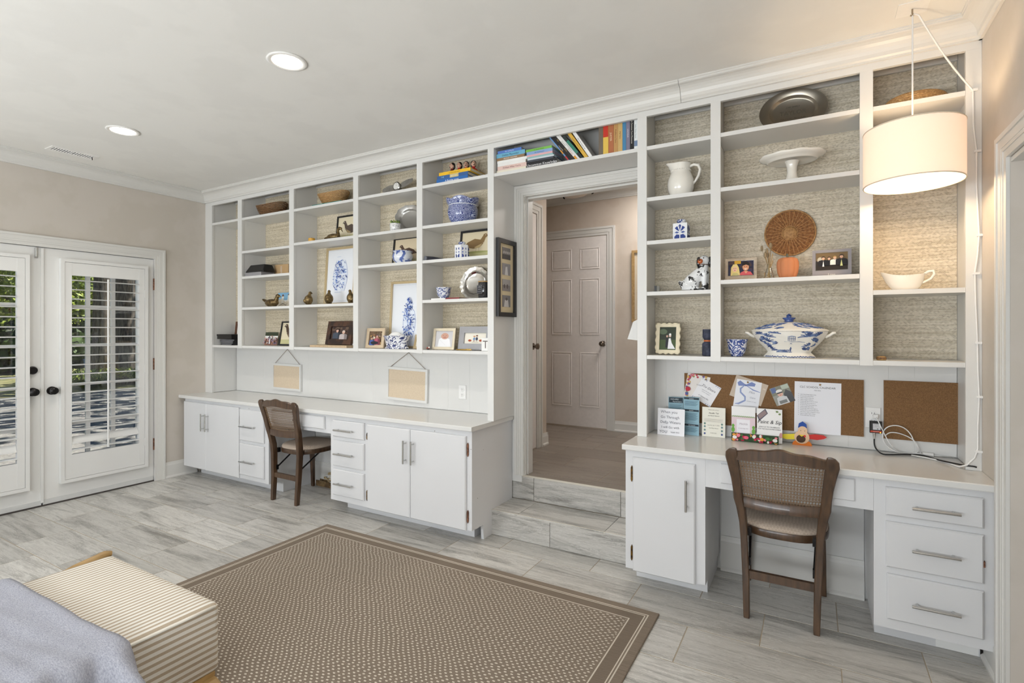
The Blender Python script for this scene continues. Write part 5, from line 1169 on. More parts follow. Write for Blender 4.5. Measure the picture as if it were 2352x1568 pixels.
art('label', t, 0.046, 0.06, [('l',[(0.03,0.03),(0.03,0.97),(0.97,0.97),(0.97,0.03),(0.03,0.03)],0.03,(200,200,200)),('t','LITTLE',0.5,0.72,0.15,'CENTER',0,(220,220,220)),('t','BLACK',0.5,0.48,0.13,'CENTER',0,(200,200,200)),('t','FIG & OUD',0.5,0.22,0.11,'CENTER',0,(190,190,190))], (-0.012,-0.0436,0.03), (0,0,-0.1), bgc=(44,44,50))
frame('champagne silver frame with a photo of a swaddled baby', -2.48, -2.285, 1.257, 0.160, 0.075, plain('champagne_silver', (224,212,188), 0.25, 0.55, var=0.04), [('r',0,0,1,1,(206,204,206)),('p',[(0.15,0),(0.2,0.5),(0.45,0.62),(0.8,0.5),(0.9,0.0)],(240,240,242)),('e',0.52,0.68,0.22,0.2,(206,160,140)),('e',0.52,0.60,0.1,0.05,(186,130,116)),('l',[(0.4,0.72),(0.48,0.71)],0.03,(120,80,70)),('l',[(0.56,0.71),(0.64,0.72)],0.03,(120,80,70)),('l',[(0.2,0.5),(0.6,0.1)],0.02,(205,205,210))], 0.020, 0.014, 0.17, rz=0.06)
frame('ornate pewter frame with a small cartoon of a couple and two dogs', -2.268, -1.985, 1.257, 0.172, 0.105, plain('grey_pewter', (166,166,170), 0.32, 0.75, var=0.05), [('e',0.44,0.45,0.05,0.15,(120,150,190)),('e',0.44,0.68,0.05,0.07,(205,150,110)),('e',0.56,0.45,0.05,0.17,(50,56,80)),('e',0.56,0.74,0.05,0.07,(120,80,60)),('r',0.41,0.18,0.47,0.32,(200,170,150)),('r',0.53,0.18,0.59,0.32,(210,200,190)),('e',0.25,0.3,0.08,0.1,(170,80,50)),('e',0.75,0.3,0.08,0.1,(170,80,50)),('l',[(0.35,0.14),(0.65,0.14)],0.02,(60,50,50))], 0.046, 0.018, 0.17, bgc=(242,236,222), gloss=False)
t = thing('letter_block', 'white wooden block with grey letter T at the right end of the fifth bay', 'block', (-1.978, 0.045, 1.257+GAP)); MB().box(-0.034, 0.034, -0.012, 0.012, 0, 0.092, ch=0.002).build('block', 'paper', t, world=False); art('letter', t, 0.06, 0.09, [('t','T',0.5,0.22,0.85,'CENTER',0,(110,100,96))], (0,-0.0126,0))
t = thing('gold_pen', 'gold coloured pen lying at the front of the fifth bay', 'pen', (-2.16, 0.035, 1.257+GAP)); MB().tube([(-0.07,0,0.006),(-0.064,0,0.006),(0.05,0,0.006),(0.066,0,0.006)], [0.002,0.0055,0.0055,0.003], 10).build('barrel', plain('gold_metal', (205,170,96), 0.25, 0.9), t, world=False, smooth=50); MB().box(0.015, 0.06, -0.0015, 0.0015, 0.0115, 0.013).build('clip', 'gold_metal', t, world=False)
t = thing('trinket', 'tiny painted trinket left of the baby photo', 'trinket', (-2.487, 0.035, 1.257+GAP)); MB().ell((0,0,0.010), (0.014,0.012,0.010), 12, 8).build('body', two('trinket_paint', (170,60,40), (60,70,60), 60), t, world=False, smooth=True); MB().ell((0.012,-0.004,0.018), (0.007,0.007,0.006), 10, 6).build('top', 'ceramic', t, world=False, smooth=True)
# framed photo strip on the end panel beside the doorway
BW = [[('r',0,0,1,1,(120,116,116)),('r',0,0,1,0.4,(70,68,70))]+[('e',0.12+0.11*i,0.55+0.06*(i % 2),0.05,0.12,(190,186,184)) for i in range(8)], [('r',0,0,1,1,(150,148,152)),('p',[(0.3,0),(0.4,0.7),(0.6,0.75),(0.7,0)],(215,214,216)),('l',[(0.3,0.8),(0.7,0.85)],0.04,(70,70,72))], [('r',0,0,1,1,(140,134,134)),('r',0,0.5,1,1,(170,166,166)),('e',0.25,0.4,0.1,0.18,(90,84,84)),('e',0.6,0.4,0.12,0.2,(100,92,92))], [('r',0,0,1,1,(130,128,130)),('p',[(0.2,0),(0.3,0.6),(0.7,0.6),(0.8,0)],(210,208,208)),('e',0.5,0.68,0.1,0.14,(90,86,84))]]
t = thing('framed_photo_strip', 'tall black frame with four small black and white photos beside the doorway', 'photo frame', (-1.8885, 0.152, 1.498)); t.rotation_euler = (0,0,math.pi/2)
W, Hh, e, fd = 0.252, 0.542, 0.030, 0.022
b = MB(); b.box(-W/2,W/2,-fd,-0.001,0,e).box(-W/2,W/2,-fd,-0.001,Hh-e,Hh).box(-W/2,-W/2+e,-fd,-0.001,e,Hh-e).box(W/2-e,W/2,-fd,-0.001,e,Hh-e); b.build('frame', BK, t, world=False)
art('mount', t, W-2*e, Hh-2*e, [], (0,-0.008,e), bgc=(224,208,172))
for i in range(4): art('photo', t, 0.112, 0.082, BW[i], (0, -0.010, 0.405-i*0.112), gloss=True)
# ================================================================== BOOKS OVER THE DOORWAY
BX = lambda px, y=0.05: onY(px, 340, y).x
def zpx(px, py, y=0.04): return onY(px, py, y).z
zb = 2.473+GAP
stackA = [((232,224,205),0.022,None,(150,140,120),-1.885,-1.655),((226,196,186),0.026,"I'll Have What You're",(120,60,60),-1.878,-1.652),((236,234,230),0.020,None,None,-1.878,-1.658),((240,239,236),0.018,None,None,-1.880,-1.648),((150,120,88),0.019,'HELPING CHILDREN',(240,235,225),-1.884,-1.668),((112,178,206),0.028,"Debbie Macomber",(30,44,60),-1.886,-1.664),((86,124,196),0.019,'the reading list',(230,235,245),-1.876,-1.690)]
labs = ['cream paperback lying at the bottom of the left stack over the doorway','pale pink paperback lying second from the bottom of the left stack','white paperback lying third from the bottom of the left stack','white hardback lying in the middle of the left stack over the doorway','brown book with a black spine strip lying third from the top of the left stack','light blue paperback lying second from the top of the left stack','blue paperback lying on top of the left stack over the doorway']
z = zb
for (col, th_, tx, tc_, a, c_), lb in zip(stackA, labs):
    book(lb, a, c_, 0.03, 0.20, z, z+th_, col, tx, tc_ or (80,80,80), 0.62, group='books over the doorway'); z += th_+0.0004
stackB = [((28,28,32),0.042,'Uncommon Knowledge',(240,240,240),-1.645,-1.415),((70,74,84),0.012,None,None,-1.640,-1.420),((206,216,220),0.011,None,None,-1.638,-1.415),((150,190,190),0.010,None,None,-1.640,-1.422),((226,178,180),0.013,None,None,-1.643,-1.425),((140,170,214),0.020,'the wedding girl',(60,80,120),-1.645,-1.425),((126,190,84),0.016,'the summer i turned',(40,70,30),-1.650,-1.430)]
labs = ['thick black book with white title lying at the bottom of the second stack','thin dark grey book lying second from the bottom of the second stack','thin pale grey book lying third from the bottom of the second stack','thin teal book lying in the middle of the second stack','thin pink book lying third from the top of the second stack','pale blue book lying second from the top of the second stack','green book lying on top of the second stack over the doorway']
z = zb
for (col, th_, tx, tc_, a, c_), lb in zip(stackB, labs):
    book(lb, a-0.006, c_-0.036 if th_ < 0.04 else c_-0.012, 0.03, 0.19, z, z+th_, col, tx, tc_ or (80,80,80), 0.55, group='books over the doorway'); z += th_+0.0004
def upright(label, x, th_, h, d, col, text=None, tcol=(40,36,30), lean=0.0, blocks=(), ts=0.5, y=0.03):
    """standing book: a lying book turned so that its length is vertical and the title reads downwards"""
    nm = 'cover_%02x%02x%02x' % tuple(col)
    if nm not in MATS: plain(nm, col, 0.45, var=0.04)
    t = thing('book', label, 'book', (x, y, zb), group='books over the doorway'); t.rotation_euler = (0, lean, 0)
    c = 0.002
    MB().box(0, c, 0, d, 0, h).box(th_-c, th_, 0, d, 0, h).box(c, th_-c, 0, c, 0, h).build('cover', MATS[nm], t, world=False)
    MB().box(c, th_-c, c, d-0.003, 0.003, h-0.003).build('pages', 'pages', t, world=False)
    sh = [('r',a,0.02,b_,0.98,cc) for a, b_, cc in blocks]
    if text:
        for (s_, xx, cc) in ([(text, 0.5, tcol)] if isinstance(text, str) else text): sh.append(('t', s_, xx, 0.3, ts, 'CENTER', 0, cc))
    if sh: art('spine_print', t, h, th_, sh, (0, -0.0004, h/2), (0, math.pi/2, 0))
    return t
# seven books leaning to the left
LEAN = [(0.012,0.168,(108,150,200),None,None,'thin blue paperback, leftmost of the leaning books',((0.55,0.7,(220,150,60)),(0.8,0.95,(190,50,50)))),(0.020,0.172,(30,30,32),'A Beautiful Path',(235,225,200),'black paperback, second of the leaning books',()),(0.026,0.168,(38,36,36),[('THE', 0.2, (200,170,90)), ('BOOK', 0.6, (190,160,90))],None,'thick black hardback with gold lettering among the leaning books',()),(0.019,0.170,(236,234,230),[('REAL ESTATE', 0.35, (30,30,30)), ('ENTREPRENEUR', 0.68, (180,30,30))],None,'white paperback with black and red title among the leaning books',((0.86,0.99,(230,160,50)),)),(0.017,0.170,(228,228,226),'The Best Case Handbook',(40,40,40),'white paperback with a thin black title among the leaning books',()),(0.030,0.150,(34,48,46),None,None,'short black and green book among the leaning books',((0.2,0.75,(60,130,110)),))]
x = -1.345
for th_, h, col, tx, tc_, lb, bl_ in LEAN:
    upright(lb, x, th_*0.64, h*1.36, 0.15, col, tx, tc_ or (40,40,40), -0.67, bl_, 0.6); x += th_*0.64/math.cos(0.67)+0.0010
upright('yellow paperback leaning right of the black and green book', x+0.004, 0.020, 0.228, 0.15, (222,178,72), 'Daughters of Wild Country', (120,80,20), -0.60, (), 0.5); x += 0.004+0.020/math.cos(0.6)
upright('white paperback leaning at the right end of the leaning books', x+0.004, 0.020, 0.226, 0.15, (236,235,233), 'When the School Calls', (50,50,50), -0.58, (), 0.5)
UPR = [(0.026,0.155,(112,100,86),None,None,'grey brown hardback, leftmost of the upright books',()),(0.031,0.168,(226,190,84),None,None,'red and yellow hardback among the upright books',((0.0,0.48,(196,52,36)),)),(0.031,0.168,(176,106,68),'JUSTER',(232,214,180),'rust brown hardback among the upright books',()),(0.024,0.166,(190,146,90),'Profiles in Time',(90,60,30),'ochre hardback among the upright books',()),(0.026,0.168,(204,170,110),'PIETRO',(110,76,40),'tan hardback among the upright books',()),(0.020,0.170,(70,130,170),None,None,'blue hardback among the upright books',()),(0.022,0.172,(126,120,140),'LINCOLN',(226,220,220),'mauve grey hardback among the upright books',()),(0.022,0.174,(26,26,28),'A Common Core Discourse',(235,230,220),'black hardback among the upright books',()),(0.020,0.176,(232,236,236),'Little White House',(90,110,110),'pale hardback, rightmost of the upright books',((0.75,0.9,(120,140,170)),))]
x = -1.146
for th_, h, col, tx, tc_, lb, bl_ in UPR:
    upright(lb, x, th_*1.06, h*1.26, 0.14, col, tx, tc_ or (40,40,40), 0.0, bl_, 0.5); x += th_*1.06+0.0010
# ================================================================== RIGHT BOOKCASE
t = thing('pitcher', 'cream glazed pitcher with beaded collar on the left of the right bookcase', 'pitcher', (-0.672, 0.115, 2.174+GAP))
def spout(k, a, r, z):
    if k >= 9 and k <= 14:
        f = max(0.0, math.cos(a-math.pi*1.06))**6*(1 if k in (11,12,13) else 0.5); return (r*(1+0.42*f), z+0.010*f)
    return (r, z)
MB().lathe([(0.046,0),(0.050,0.004),(0.060,0.018),(0.072,0.050),(0.075,0.078),(0.072,0.105),(0.062,0.132),(0.055,0.148),(0.053,0.156),(0.054,0.168),(0.056,0.180),(0.058,0.192),(0.058,0.196),(0.053,0.194),(0.049,0.165),(0.055,0.13),(0.066,0.07),(0.003,0.02)], 44, wave=spout).build('body', 'ceramic', t, world=False, smooth=60)
MB().tube([(0.050,-0.004,0.176),(0.075,-0.006,0.184),(0.100,-0.008,0.176),(0.110,-0.008,0.150),(0.102,-0.008,0.118),(0.085,-0.006,0.090),(0.066,-0.004,0.068)], [0.008,0.0085,0.0085,0.008,0.0075,0.007,0.006], 10).build('handle', 'ceramic', t, world=False, smooth=True)
for i in range(30): a = 2*math.pi*i/30; MB().ell((0.0555*math.cos(a),0.0555*math.sin(a),0.158), (0.0032,)*3, 6, 5).build('bead', 'ceramic', t, world=False)
caddy('square blue and white tea caddy on the left of the right bookcase', (-0.665, 0.10, 1.922+GAP), 1.0, 0.0, False)
def m_dog():
    N = Nd('spotted_dog_glaze'); f = N.noise(N.co(), 26, 3, 0.6, 0.8); g = N.noise(N.co(), 90, 2)
    k = N.ramp(N.math('ADD', f, N.math('MULTIPLY', N.math('SUBTRACT', g, 0.5), 0.22)), [(0.545,(0,0,0,1)),(0.575,(1,1,1,1))])
    N.base(N.mix(k, lin((238,238,238)), lin((28,27,28)))); return N.fin(0.12, 0, 0.5, 0.5)
t = thing('dog_figurine', 'white ceramic spaniel figurine with black patches sitting in the right bookcase', 'figurine', (-0.585, 0.105, 1.626+0.0030))
blob('body', [('s',(-0.030,0,0.040),(0.052,0.036,0.040)),('c',(-0.022,0,0.055),(0.036,0,0.112),0.043,0.034),('c',(0.036,0,0.115),(0.046,-0.002,0.150),0.031,0.025),('c',(0.050,-0.014,0.10),(0.048,-0.018,0.010),0.019,0.012),('c',(0.052,0.014,0.10),(0.054,0.016,0.010),0.019,0.012),('s',(0.046,-0.024,0.009),(0.014,0.016,0.009)),('s',(0.052,0.010,0.009),(0.014,0.016,0.009)),('s',(0.0,-0.026,0.012),(0.026,0.014,0.012)),('s',(0.0,0.026,0.012),(0.026,0.014,0.012)),('c',(-0.070,0,0.022),(-0.088,-0.006,0.052),0.014,0.010),('s',(-0.02,0,0.010),(0.062,0.034,0.011)),
    ('s',(0.046,-0.006,0.170),(0.030,0.030,0.029)),('s',(0.034,-0.030,0.162),(0.018,0.017,0.016))], m_dog(), t, 0.0036, 4)
for q, yy in ((0.018,-0.016),(0.078,-0.002)):
    blob('ear', [('s',(q,yy,0.160),(0.012,0.014,0.030)),('s',(q,yy,0.178),(0.010,0.012,0.014))], plain('black_glaze', (28,27,27), 0.15, coat=0.4), t, 0.003, 2)
MB().ell((0.031,-0.0385,0.163), (0.0155,0.012,0.0145), 14, 10).build('muzzle', plain('orange_glaze', (186,96,52), 0.2), t, world=False, smooth=True)
MB().ell((0.029,-0.0505,0.170), (0.005,0.003,0.0035), 10, 6).build('nose', 'black_glaze', t, world=False)
for q in (0.024, 0.048): MB().ell((q,-0.0335 if q < 0.03 else -0.0345,0.182), (0.0042,0.003,0.003), 10, 6).build('eye', 'black_glaze', t, world=False)
MB().tube([(0.043+0.0285*math.cos(a), -0.003+0.030*math.sin(a), 0.142-0.004*math.sin(a)) for a in [2*math.pi*i/24 for i in range(24)]], 0.0022, 6, closed=True).build('collar', plain('brown_glaze', (92,58,36), 0.3), t, world=False)
for q in (0.044, 0.002): MB().ell((q,-0.036,0.007), (0.009,0.006,0.0055), 10, 6).build('claws', 'black_glaze', t, world=False)
t = thing('salt_grinder', 'tiny black and clear bottle at the left of the dog figurine', 'bottle', (-0.795, 0.06, 1.626+GAP)); MB().box(-0.014, -0.001, -0.010, 0.010, 0, 0.036).build('cap', 'black', t, world=False); MB().box(-0.0005, 0.016, -0.009, 0.009, 0.001, 0.034).build('bottle', plain('smoky_glass', (108,104,92), 0.15), t, world=False)
# ornate cream frame with wedding snapshot
t = frame('cream wavy-edged frame with a wedding photo in the right bookcase', -0.812, -0.680, 1.257, 0.172, 0.095, plain('cream_enamel', (232,220,190), 0.3), [('r',0,0.45,1,1,(44,54,36)),('r',0,0,1,0.45,(70,88,48)),('e',0.2,0.8,0.25,0.12,(96,112,86)),('p',[(0.36,0.1),(0.38,0.52),(0.5,0.54),(0.54,0.1)],(30,30,38)),('e',0.45,0.6,0.06,0.05,(210,170,150)),('p',[(0.5,0.05),(0.55,0.5),(0.66,0.52),(0.74,0.3),(0.96,0.05)],(244,244,246)),('e',0.63,0.62,0.07,0.06,(226,196,180)),('e',0.63,0.68,0.07,0.05,(240,240,238))], 0.018, 0.014, 0.15)
m = MB()
for (a0, a1, horiz, q) in ((-0.066,0.066,True,0.0),(-0.066,0.066,True,0.172),(0,0.172,False,-0.066),(0,0.172,False,0.066)):
    P = []
    for i in range(25):
        u = a0+(a1-a0)*i/24; wob = 0.0035*math.sin(i*1.05); P.append((u, 0.004, q+wob) if horiz else (q+wob, 0.004, u))
    m.tube(P, 0.006, 7)
m.build('wavy_edge', 'cream_enamel', t, world=False, smooth=True); t.location.z += 0.0095
t = thing('gift_bottle', 'navy wrapped bottle tied with orange ribbon at the right of the left bay', 'bottle', (-0.518, 0.10, 1.257+GAP)); MB().lathe([(0.030,0),(0.032,0.004),(0.032,0.068),(0.020,0.080),(0.020,0.088),(0.030,0.105),(0.029,0.150)], 22).build('wrapping', two('navy_paper', (44,48,66), (66,70,90), 30, rough=0.6), t, world=False, smooth=50); MB().lathe([(0.0205,0.080),(0.023,0.082),(0.023,0.087),(0.0205,0.089)], 22).build('ribbon', plain('orange_ribbon', (216,118,60), 0.5), t, world=False)
# metal tray
def m_tray(): return plain('dark_pewter_tray', (178,170,156), 0.33, 0.95, var=0.06)
t = platter('serving_tray', 'oval dark metal serving tray with raised lettering, top shelf of the right bookcase', (-0.100, 0.180, 2.475+0.002), (-0.14,0.03,0), 0.166, 0.122, m_tray(), 0.0, 10, 0.30, 0.016)
art('lettering', t, 0.18, 0.10, [('t','LIVE SIMPLY',0.5,0.78,0.13,'CENTER',0,(88,80,66)),('t','TAYLOR',0.5,0.38,0.34,'CENTER',0,(96,88,74)),('t','WELCOMES MEMORIES',0.5,0.12,0.12,'CENTER',0,(88,80,66))], (0,0.0150,0.068))
# cake stand
def wav2(k, a, r, z): return (r*(1+0.008*math.cos(a*10)) if r > 0.13 else r, z+(0.0015*math.cos(a*10) if r > 0.14 else 0))
t = thing('cake_stand', 'cream ceramic cake stand with scalloped plate in the right bookcase', 'cake stand', (-0.098, 0.126, 2.178+GAP))
MB().lathe([(0.003,0.122),(0.106,0.122),(0.113,0.119),(0.119,0.121),(0.124,0.128),(0.140,0.133),(0.154,0.141),(0.158,0.148),(0.156,0.152),(0.15,0.152),(0.13,0.145),(0.105,0.136),(0.003,0.134)], 64, (0,0,0), 1.0, 0.78, wav2).build('plate', 'ceramic', t, world=False, smooth=60)
MB().lathe([(0.044,0),(0.046,0.003),(0.040,0.012),(0.028,0.035),(0.023,0.062),(0.025,0.090),(0.031,0.112),(0.036,0.1215)], 30).build('stem', 'ceramic', t, world=False, smooth=60)
# wicker plate on the wall
t = thing('wicker_plate', 'round brown woven wicker plate hung on the grasscloth above the pumpkin', 'wall plate', (-0.112, YB-0.008, 1.940)); R0 = 0.124
def ringt(r, y, th_, nm, mt='wickerbrown'): MB().tube([(r*math.cos(2*math.pi*i/48)*(1.0), y+(0.0012 if i % 2 else -0.0012), r*math.sin(2*math.pi*i/48)) for i in range(48)], th_, 6, closed=True).build(nm, mt, t, world=False, smooth=True)
two('wickerbrown', (112,70,36), (164,112,64), 90, 0.35, 0.65, 0.65, bump=0.5); two('wickerlight', (150,108,64), (190,146,94), 90, 0.35, 0.65, 0.65, bump=0.5)
for k in range(17): ringt(0.040+0.0048*k, -0.006-0.00025*k, 0.0030, 'coil')
ringt(R0, -0.012, 0.0045, 'rim', 'wickerlight'); ringt(0.038, -0.0078, 0.0030, 'centre_ring', 'wickerlight')
ring_y([(0.036,-0.004),(0.034,-0.0075),(0.002,-0.0080)], 26).build('centre', 'wickerlight', t, world=False, smooth=True)
for i in range(32):
    a = 2*math.pi*i/32; MB().tube([(0.036*math.cos(a),-0.0095,0.036*math.sin(a)),(0.122*math.cos(a),-0.0125,0.122*math.sin(a))], 0.0018, 5).build('spoke', 'wickerlight', t, world=False)
SNAP = [('r',0,0,1,1,(52,50,74))]+backdrop(3,[(60,58,90),(40,40,60),(80,60,60)])+[('r',0.25,0.78,0.5,1.0,(205,160,50)),('p',[(0.10,0),(0.12,0.55),(0.20,0.76),(0.34,0.78),(0.42,0.55),(0.48,0)],(226,204,132)),('p',[(0.14,0),(0.20,0.16),(0.36,0.16),(0.46,0)],(196,186,128)),('e',0.27,0.44,0.095,0.20,(236,196,166)),('p',[(0.17,0.50),(0.20,0.70),(0.34,0.72),(0.37,0.50),(0.29,0.62)],(232,212,144)),('e',0.235,0.48,0.016,0.02,(70,60,60)),('e',0.305,0.48,0.016,0.02,(70,60,60)),('e',0.27,0.34,0.035,0.02,(200,90,96)),
    ('p',[(0.45,0),(0.50,0.18),(0.62,0.28),(0.88,0.22),(0.97,0)],(206,90,96)),('p',[(0.62,0.28),(0.70,0.10),(0.78,0.27)],(222,160,130)),('e',0.69,0.70,0.145,0.22,(40,30,28)),('e',0.69,0.54,0.125,0.25,(214,152,116)),('p',[(0.56,0.62),(0.58,0.80),(0.80,0.82),(0.82,0.62),(0.70,0.70)],(40,30,28)),('e',0.645,0.57,0.02,0.02,(50,36,32)),('e',0.735,0.57,0.02,0.02,(50,36,32)),('p',[(0.62,0.43),(0.69,0.36),(0.76,0.43)],(244,238,232))]
def beaded(label, x0, x1, z, h, y, mat, shapes, tilt, rz, foot, word=None):
    t = frame(label, x0, x1, z, h, y, mat, [], 0.015, 0.014, tilt, rz)
    for ch in list(t.children):
        if ch.name.startswith('print'): bpy.data.objects.remove(ch)
    w_ = x1-x0; e = 0.015
    MB().box(-w_/2+e*0.5, w_/2-e*0.5, -0.0005, 0.008, 0.004, foot).build('plaque', mat, t, world=False)
    art('print', t, w_-2*e, h-e-foot, shapes, (0, 0.002, foot), bgc=(40,40,46), gloss=True)
    for i in range(int((w_-2*e)/0.0048)+1):
        xx = -w_/2+e+i*0.0048
        for q in (foot, h-e): MB().ell((xx,-0.0012,q), (0.0018,)*3, 5, 4).build('bead', 'silver', t, world=False)
    for i in range(1, int((h-e-foot)/0.0048)):
        for q in (-w_/2+e, w_/2-e): MB().ell((q,-0.0012,foot+i*0.0048), (0.0018,)*3, 5, 4).build('bead', 'silver', t, world=False)
    if word: art('word', t, 0.06, 0.02, [('t',word,0.5,0.1,0.85,'CENTER',0,(236,232,226))], (0,-0.0012,0.004))
    return t
beaded('silver beaded frame with a snapshot of a blonde woman and a dark haired man', -0.426, -0.266, 1.675, 0.125, 0.095, two('warm_silver', (176,158,138), (206,190,170), 10, rough=0.3, metal=0.5), SNAP, 0.16, 0.06, 0.026)
t = thing('reed_diffuser', 'clear glass bottle holding dried grasses and reeds', 'vase', (-0.205, 0.085, 1.675+GAP))
def m_clear():
    N = Nd('clear_glass'); N.t.nodes.remove(N.b); tr = N.n('BsdfTransparent'); tr.inputs[0].default_value = (0.88,0.90,0.90,1); gl = N.n('BsdfGlossy'); gl.inputs['Roughness'].default_value = 0.05
    fr = N.n('LayerWeight'); fr.inputs[0].default_value = 0.35; mx = N.n('MixShader'); N.l(fr.outputs['Facing'], mx.inputs[0]); N.l(tr.outputs[0], mx.inputs[1]); N.l(gl.outputs[0], mx.inputs[2]); N.l(mx.outputs[0], N.out.inputs[0]); return N.m
MATS['clear'] = m_clear()
MB().lathe([(0.024,0),(0.026,0.003),(0.020,0.035),(0.012,0.058),(0.010,0.075),(0.012,0.078)], 24).build('bottle', 'clear', t, world=False, smooth=50)
plain('dried_straw', (190,160,110), 0.8); plain('dried_grass', (150,132,104), 0.9)
for i, (dx, dy, h, b0) in enumerate(((0.018,0.0,0.135,0.0),(-0.016,0.004,0.12,0.0),(0.004,-0.004,0.14,0.0),(-0.022,-0.01,0.035,-0.02),(0.020,-0.006,0.10,-0.014),(-0.006,0.01,0.145,0.0))): MB().tube([(b0 if b0 else -dx*0.5,dy*0.5,0.004),(dx,dy,h)], 0.0022, 5).build('reed', 'dried_straw', t, world=False)
rnd = random.Random(2)
for i in range(7):
    a = rnd.uniform(-0.04,0.01); h = 0.10+0.075*rnd.random(); dy = rnd.uniform(-0.02,0.02)
    MB().tube([(0,0,0.05),(a*0.6,dy*0.6,h*0.75),(a,dy,h)], 0.0012, 5).build('stalk', 'dried_grass', t, world=False)
    MB().ell((a,dy,h+0.006), (0.007,0.007,0.016), 8, 6).build('seed_head', 'dried_grass', t, world=False, smooth=True)
def pump(k, a, r, z): return (r*(1-0.09*abs(math.cos(a*4))**8), z)
t = thing('terracotta_pumpkin', 'tall orange terracotta pumpkin with grey stalk in the right bookcase', 'pumpkin', (-0.117, 0.095, 1.675+GAP))
MB().lathe([(0.032,0),(0.040,0.004),(0.050,0.030),(0.054,0.065),(0.053,0.085),(0.046,0.102),(0.032,0.109),(0.014,0.107),(0.003,0.104)], 56, wave=pump).build('body', plain('terracotta', (200,130,88), 0.75), t, world=False, smooth=70)
MB().tube([(0,0,0.103),(-0.001,0,0.118),(-0.004,0.002,0.130)], [0.008,0.0055,0.0045], 8).build('stalk', plain('grey_green_stalk', (104,106,92), 0.8), t, world=False, smooth=True)
GRP = [('r',0,0,1,1,(46,36,28)),('r',0,0.55,1,1,(120,98,66)),('e',0.14,0.6,0.09,0.16,(200,190,170))]+person(0.24,0.62,0.17,(222,180,150),(60,44,34),(34,30,32))+person(0.42,0.60,0.15,(224,184,156),(70,50,34),(26,24,26))+person(0.60,0.62,0.15,(228,190,160),(190,150,90),(238,236,226))+person(0.80,0.66,0.18,(220,176,146),(50,38,30),(36,34,38))+[('p',[(0.21,0.2),(0.24,0.52),(0.27,0.2)],(238,238,238)),('p',[(0.76,0.2),(0.80,0.56),(0.84,0.2)],(220,222,150))]
beaded('grey beaded frame reading Love with a photo of four dressed-up people', -0.004, 0.168, 1.675, 0.142, 0.115, plain('grey_lacquer', (146,142,146), 0.4), GRP, 0.12, -0.02, 0.034, 'Love')
# ---- tureen
tu = thing('soup_tureen', 'large lidded white soup tureen painted with blue landscape', 'tureen', (-0.112, 0.118, 1.257+GAP))
BOWL = [(0.121,0),(0.122,0.003),(0.116,0.012),(0.104,0.024),(0.101,0.030),(0.112,0.045),(0.140,0.075),(0.163,0.105),(0.176,0.132),(0.178,0.139)]
LID = [(0.180,0.1405),(0.180,0.144),(0.174,0.148),(0.150,0.156),(0.115,0.170),(0.080,0.181),(0.050,0.187),(0.026,0.189)]
SY = 0.60
def facet(k, a, r, z): return (r*(1+0.018*math.cos(a*8)), z)
MB().lathe(BOWL, 64, (0,0,0), 1.0, SY, facet).build('bowl', 'ceramic', tu, world=False, smooth=60)
lid = MB().lathe(LID, 64, (0,0,0), 1.0, SY, facet).build('lid', 'ceramic', tu, world=False, smooth=60)
MB().lathe([(0.026,0.1892),(0.022,0.193),(0.022,0.199),(0.030,0.205),(0.032,0.211),(0.013,0.214),(0.011,0.219),(0.0135,0.223),(0.008,0.228),(0.001,0.233)], 24).build('finial', 'cobalt', lid, world=False, smooth=45)
for s_ in (-1, 1): MB().tube([(s_*0.166,0,0.108),(s_*0.186,0,0.118),(s_*0.200,-0.004,0.130),(s_*0.213,-0.006,0.132)], [0.007,0.008,0.008,0.006], 8).build('handle', 'ceramic', tu, world=False, smooth=True)
def surf(prof, a, v):
    f = v*(len(prof)-1); k = min(int(f), len(prof)-2); f -= k
    r = prof[k][0]+(prof[k+1][0]-prof[k][0])*f; z = prof[k][1]+(prof[k+1][1]-prof[k][1])*f; r = r*(1+0.018*math.cos(a*8))+0.0007
    return Vector((r*math.cos(a), r*math.sin(a)*SY-0.0003, z+0.0002))
def painted(parent, prof, strokes, name):
    m = MB()
    for pts, wd in strokes:
        n = len(pts); L = []; R = []
        for i in range(n):
            p = surf(prof, *pts[i]); d = surf(prof, *pts[min(i+1,n-1)])-surf(prof, *pts[max(i-1,0)])
            nn = d.cross(Vector((p.x, p.y*2, 0.02))); nn.normalize(); e = wd*0.5*(0.25+0.75*math.sin(math.pi*(i+0.6)/(n+0.2)))
            L.append(p+nn*e); R.append(p-nn*e)
        m.add(L+R, [(i,i+1,n+i+1,n+i) for i in range(n-1)])
    return m.build(name, 'brush', parent, world=False, fix=False)
two('brush', (38,58,112), (104,126,166), 60, 0.35, 0.65, 0.25)
rnd = random.Random(11); st = []
A0 = -math.pi/2
def palm(a, v, s, flip):
    for k in range(6):
        ang = 0.3+0.42*k; dx = math.cos(ang)*s*(1.15-0.1*k)*flip; dv = math.sin(ang)*s*0.55
        st.append(([(a+dx*f, v+dv*f-0.10*s*f*f*2.2) for f in (0,0.25,0.5,0.75,1.0)], 0.0085))
for (a, v, s, fl) in ((-0.95,0.86,0.26,-1),(-0.95,0.86,0.26,1),(-0.62,0.80,0.24,1),(-0.66,0.70,0.26,1),(-0.72,0.60,0.22,-1),(-0.7,0.55,0.2,1),(0.58,0.82,0.26,1),(0.55,0.80,0.26,-1),(0.80,0.72,0.22,1),(0.98,0.86,0.22,-1),(0.95,0.70,0.2,1),(0.70,0.62,0.2,-1),(0.62,0.55,0.16,1),(-0.8,0.74,0.24,-1),(-0.85,0.65,0.2,1),(-0.45,0.88,0.24,1),(-0.42,0.66,0.16,-1),(0.85,0.82,0.24,-1),(0.45,0.90,0.2,1),(0.80,0.55,0.18,1),(1.05,0.62,0.16,-1),(-1.05,0.70,0.18,1)): palm(A0+a, v, s, fl)
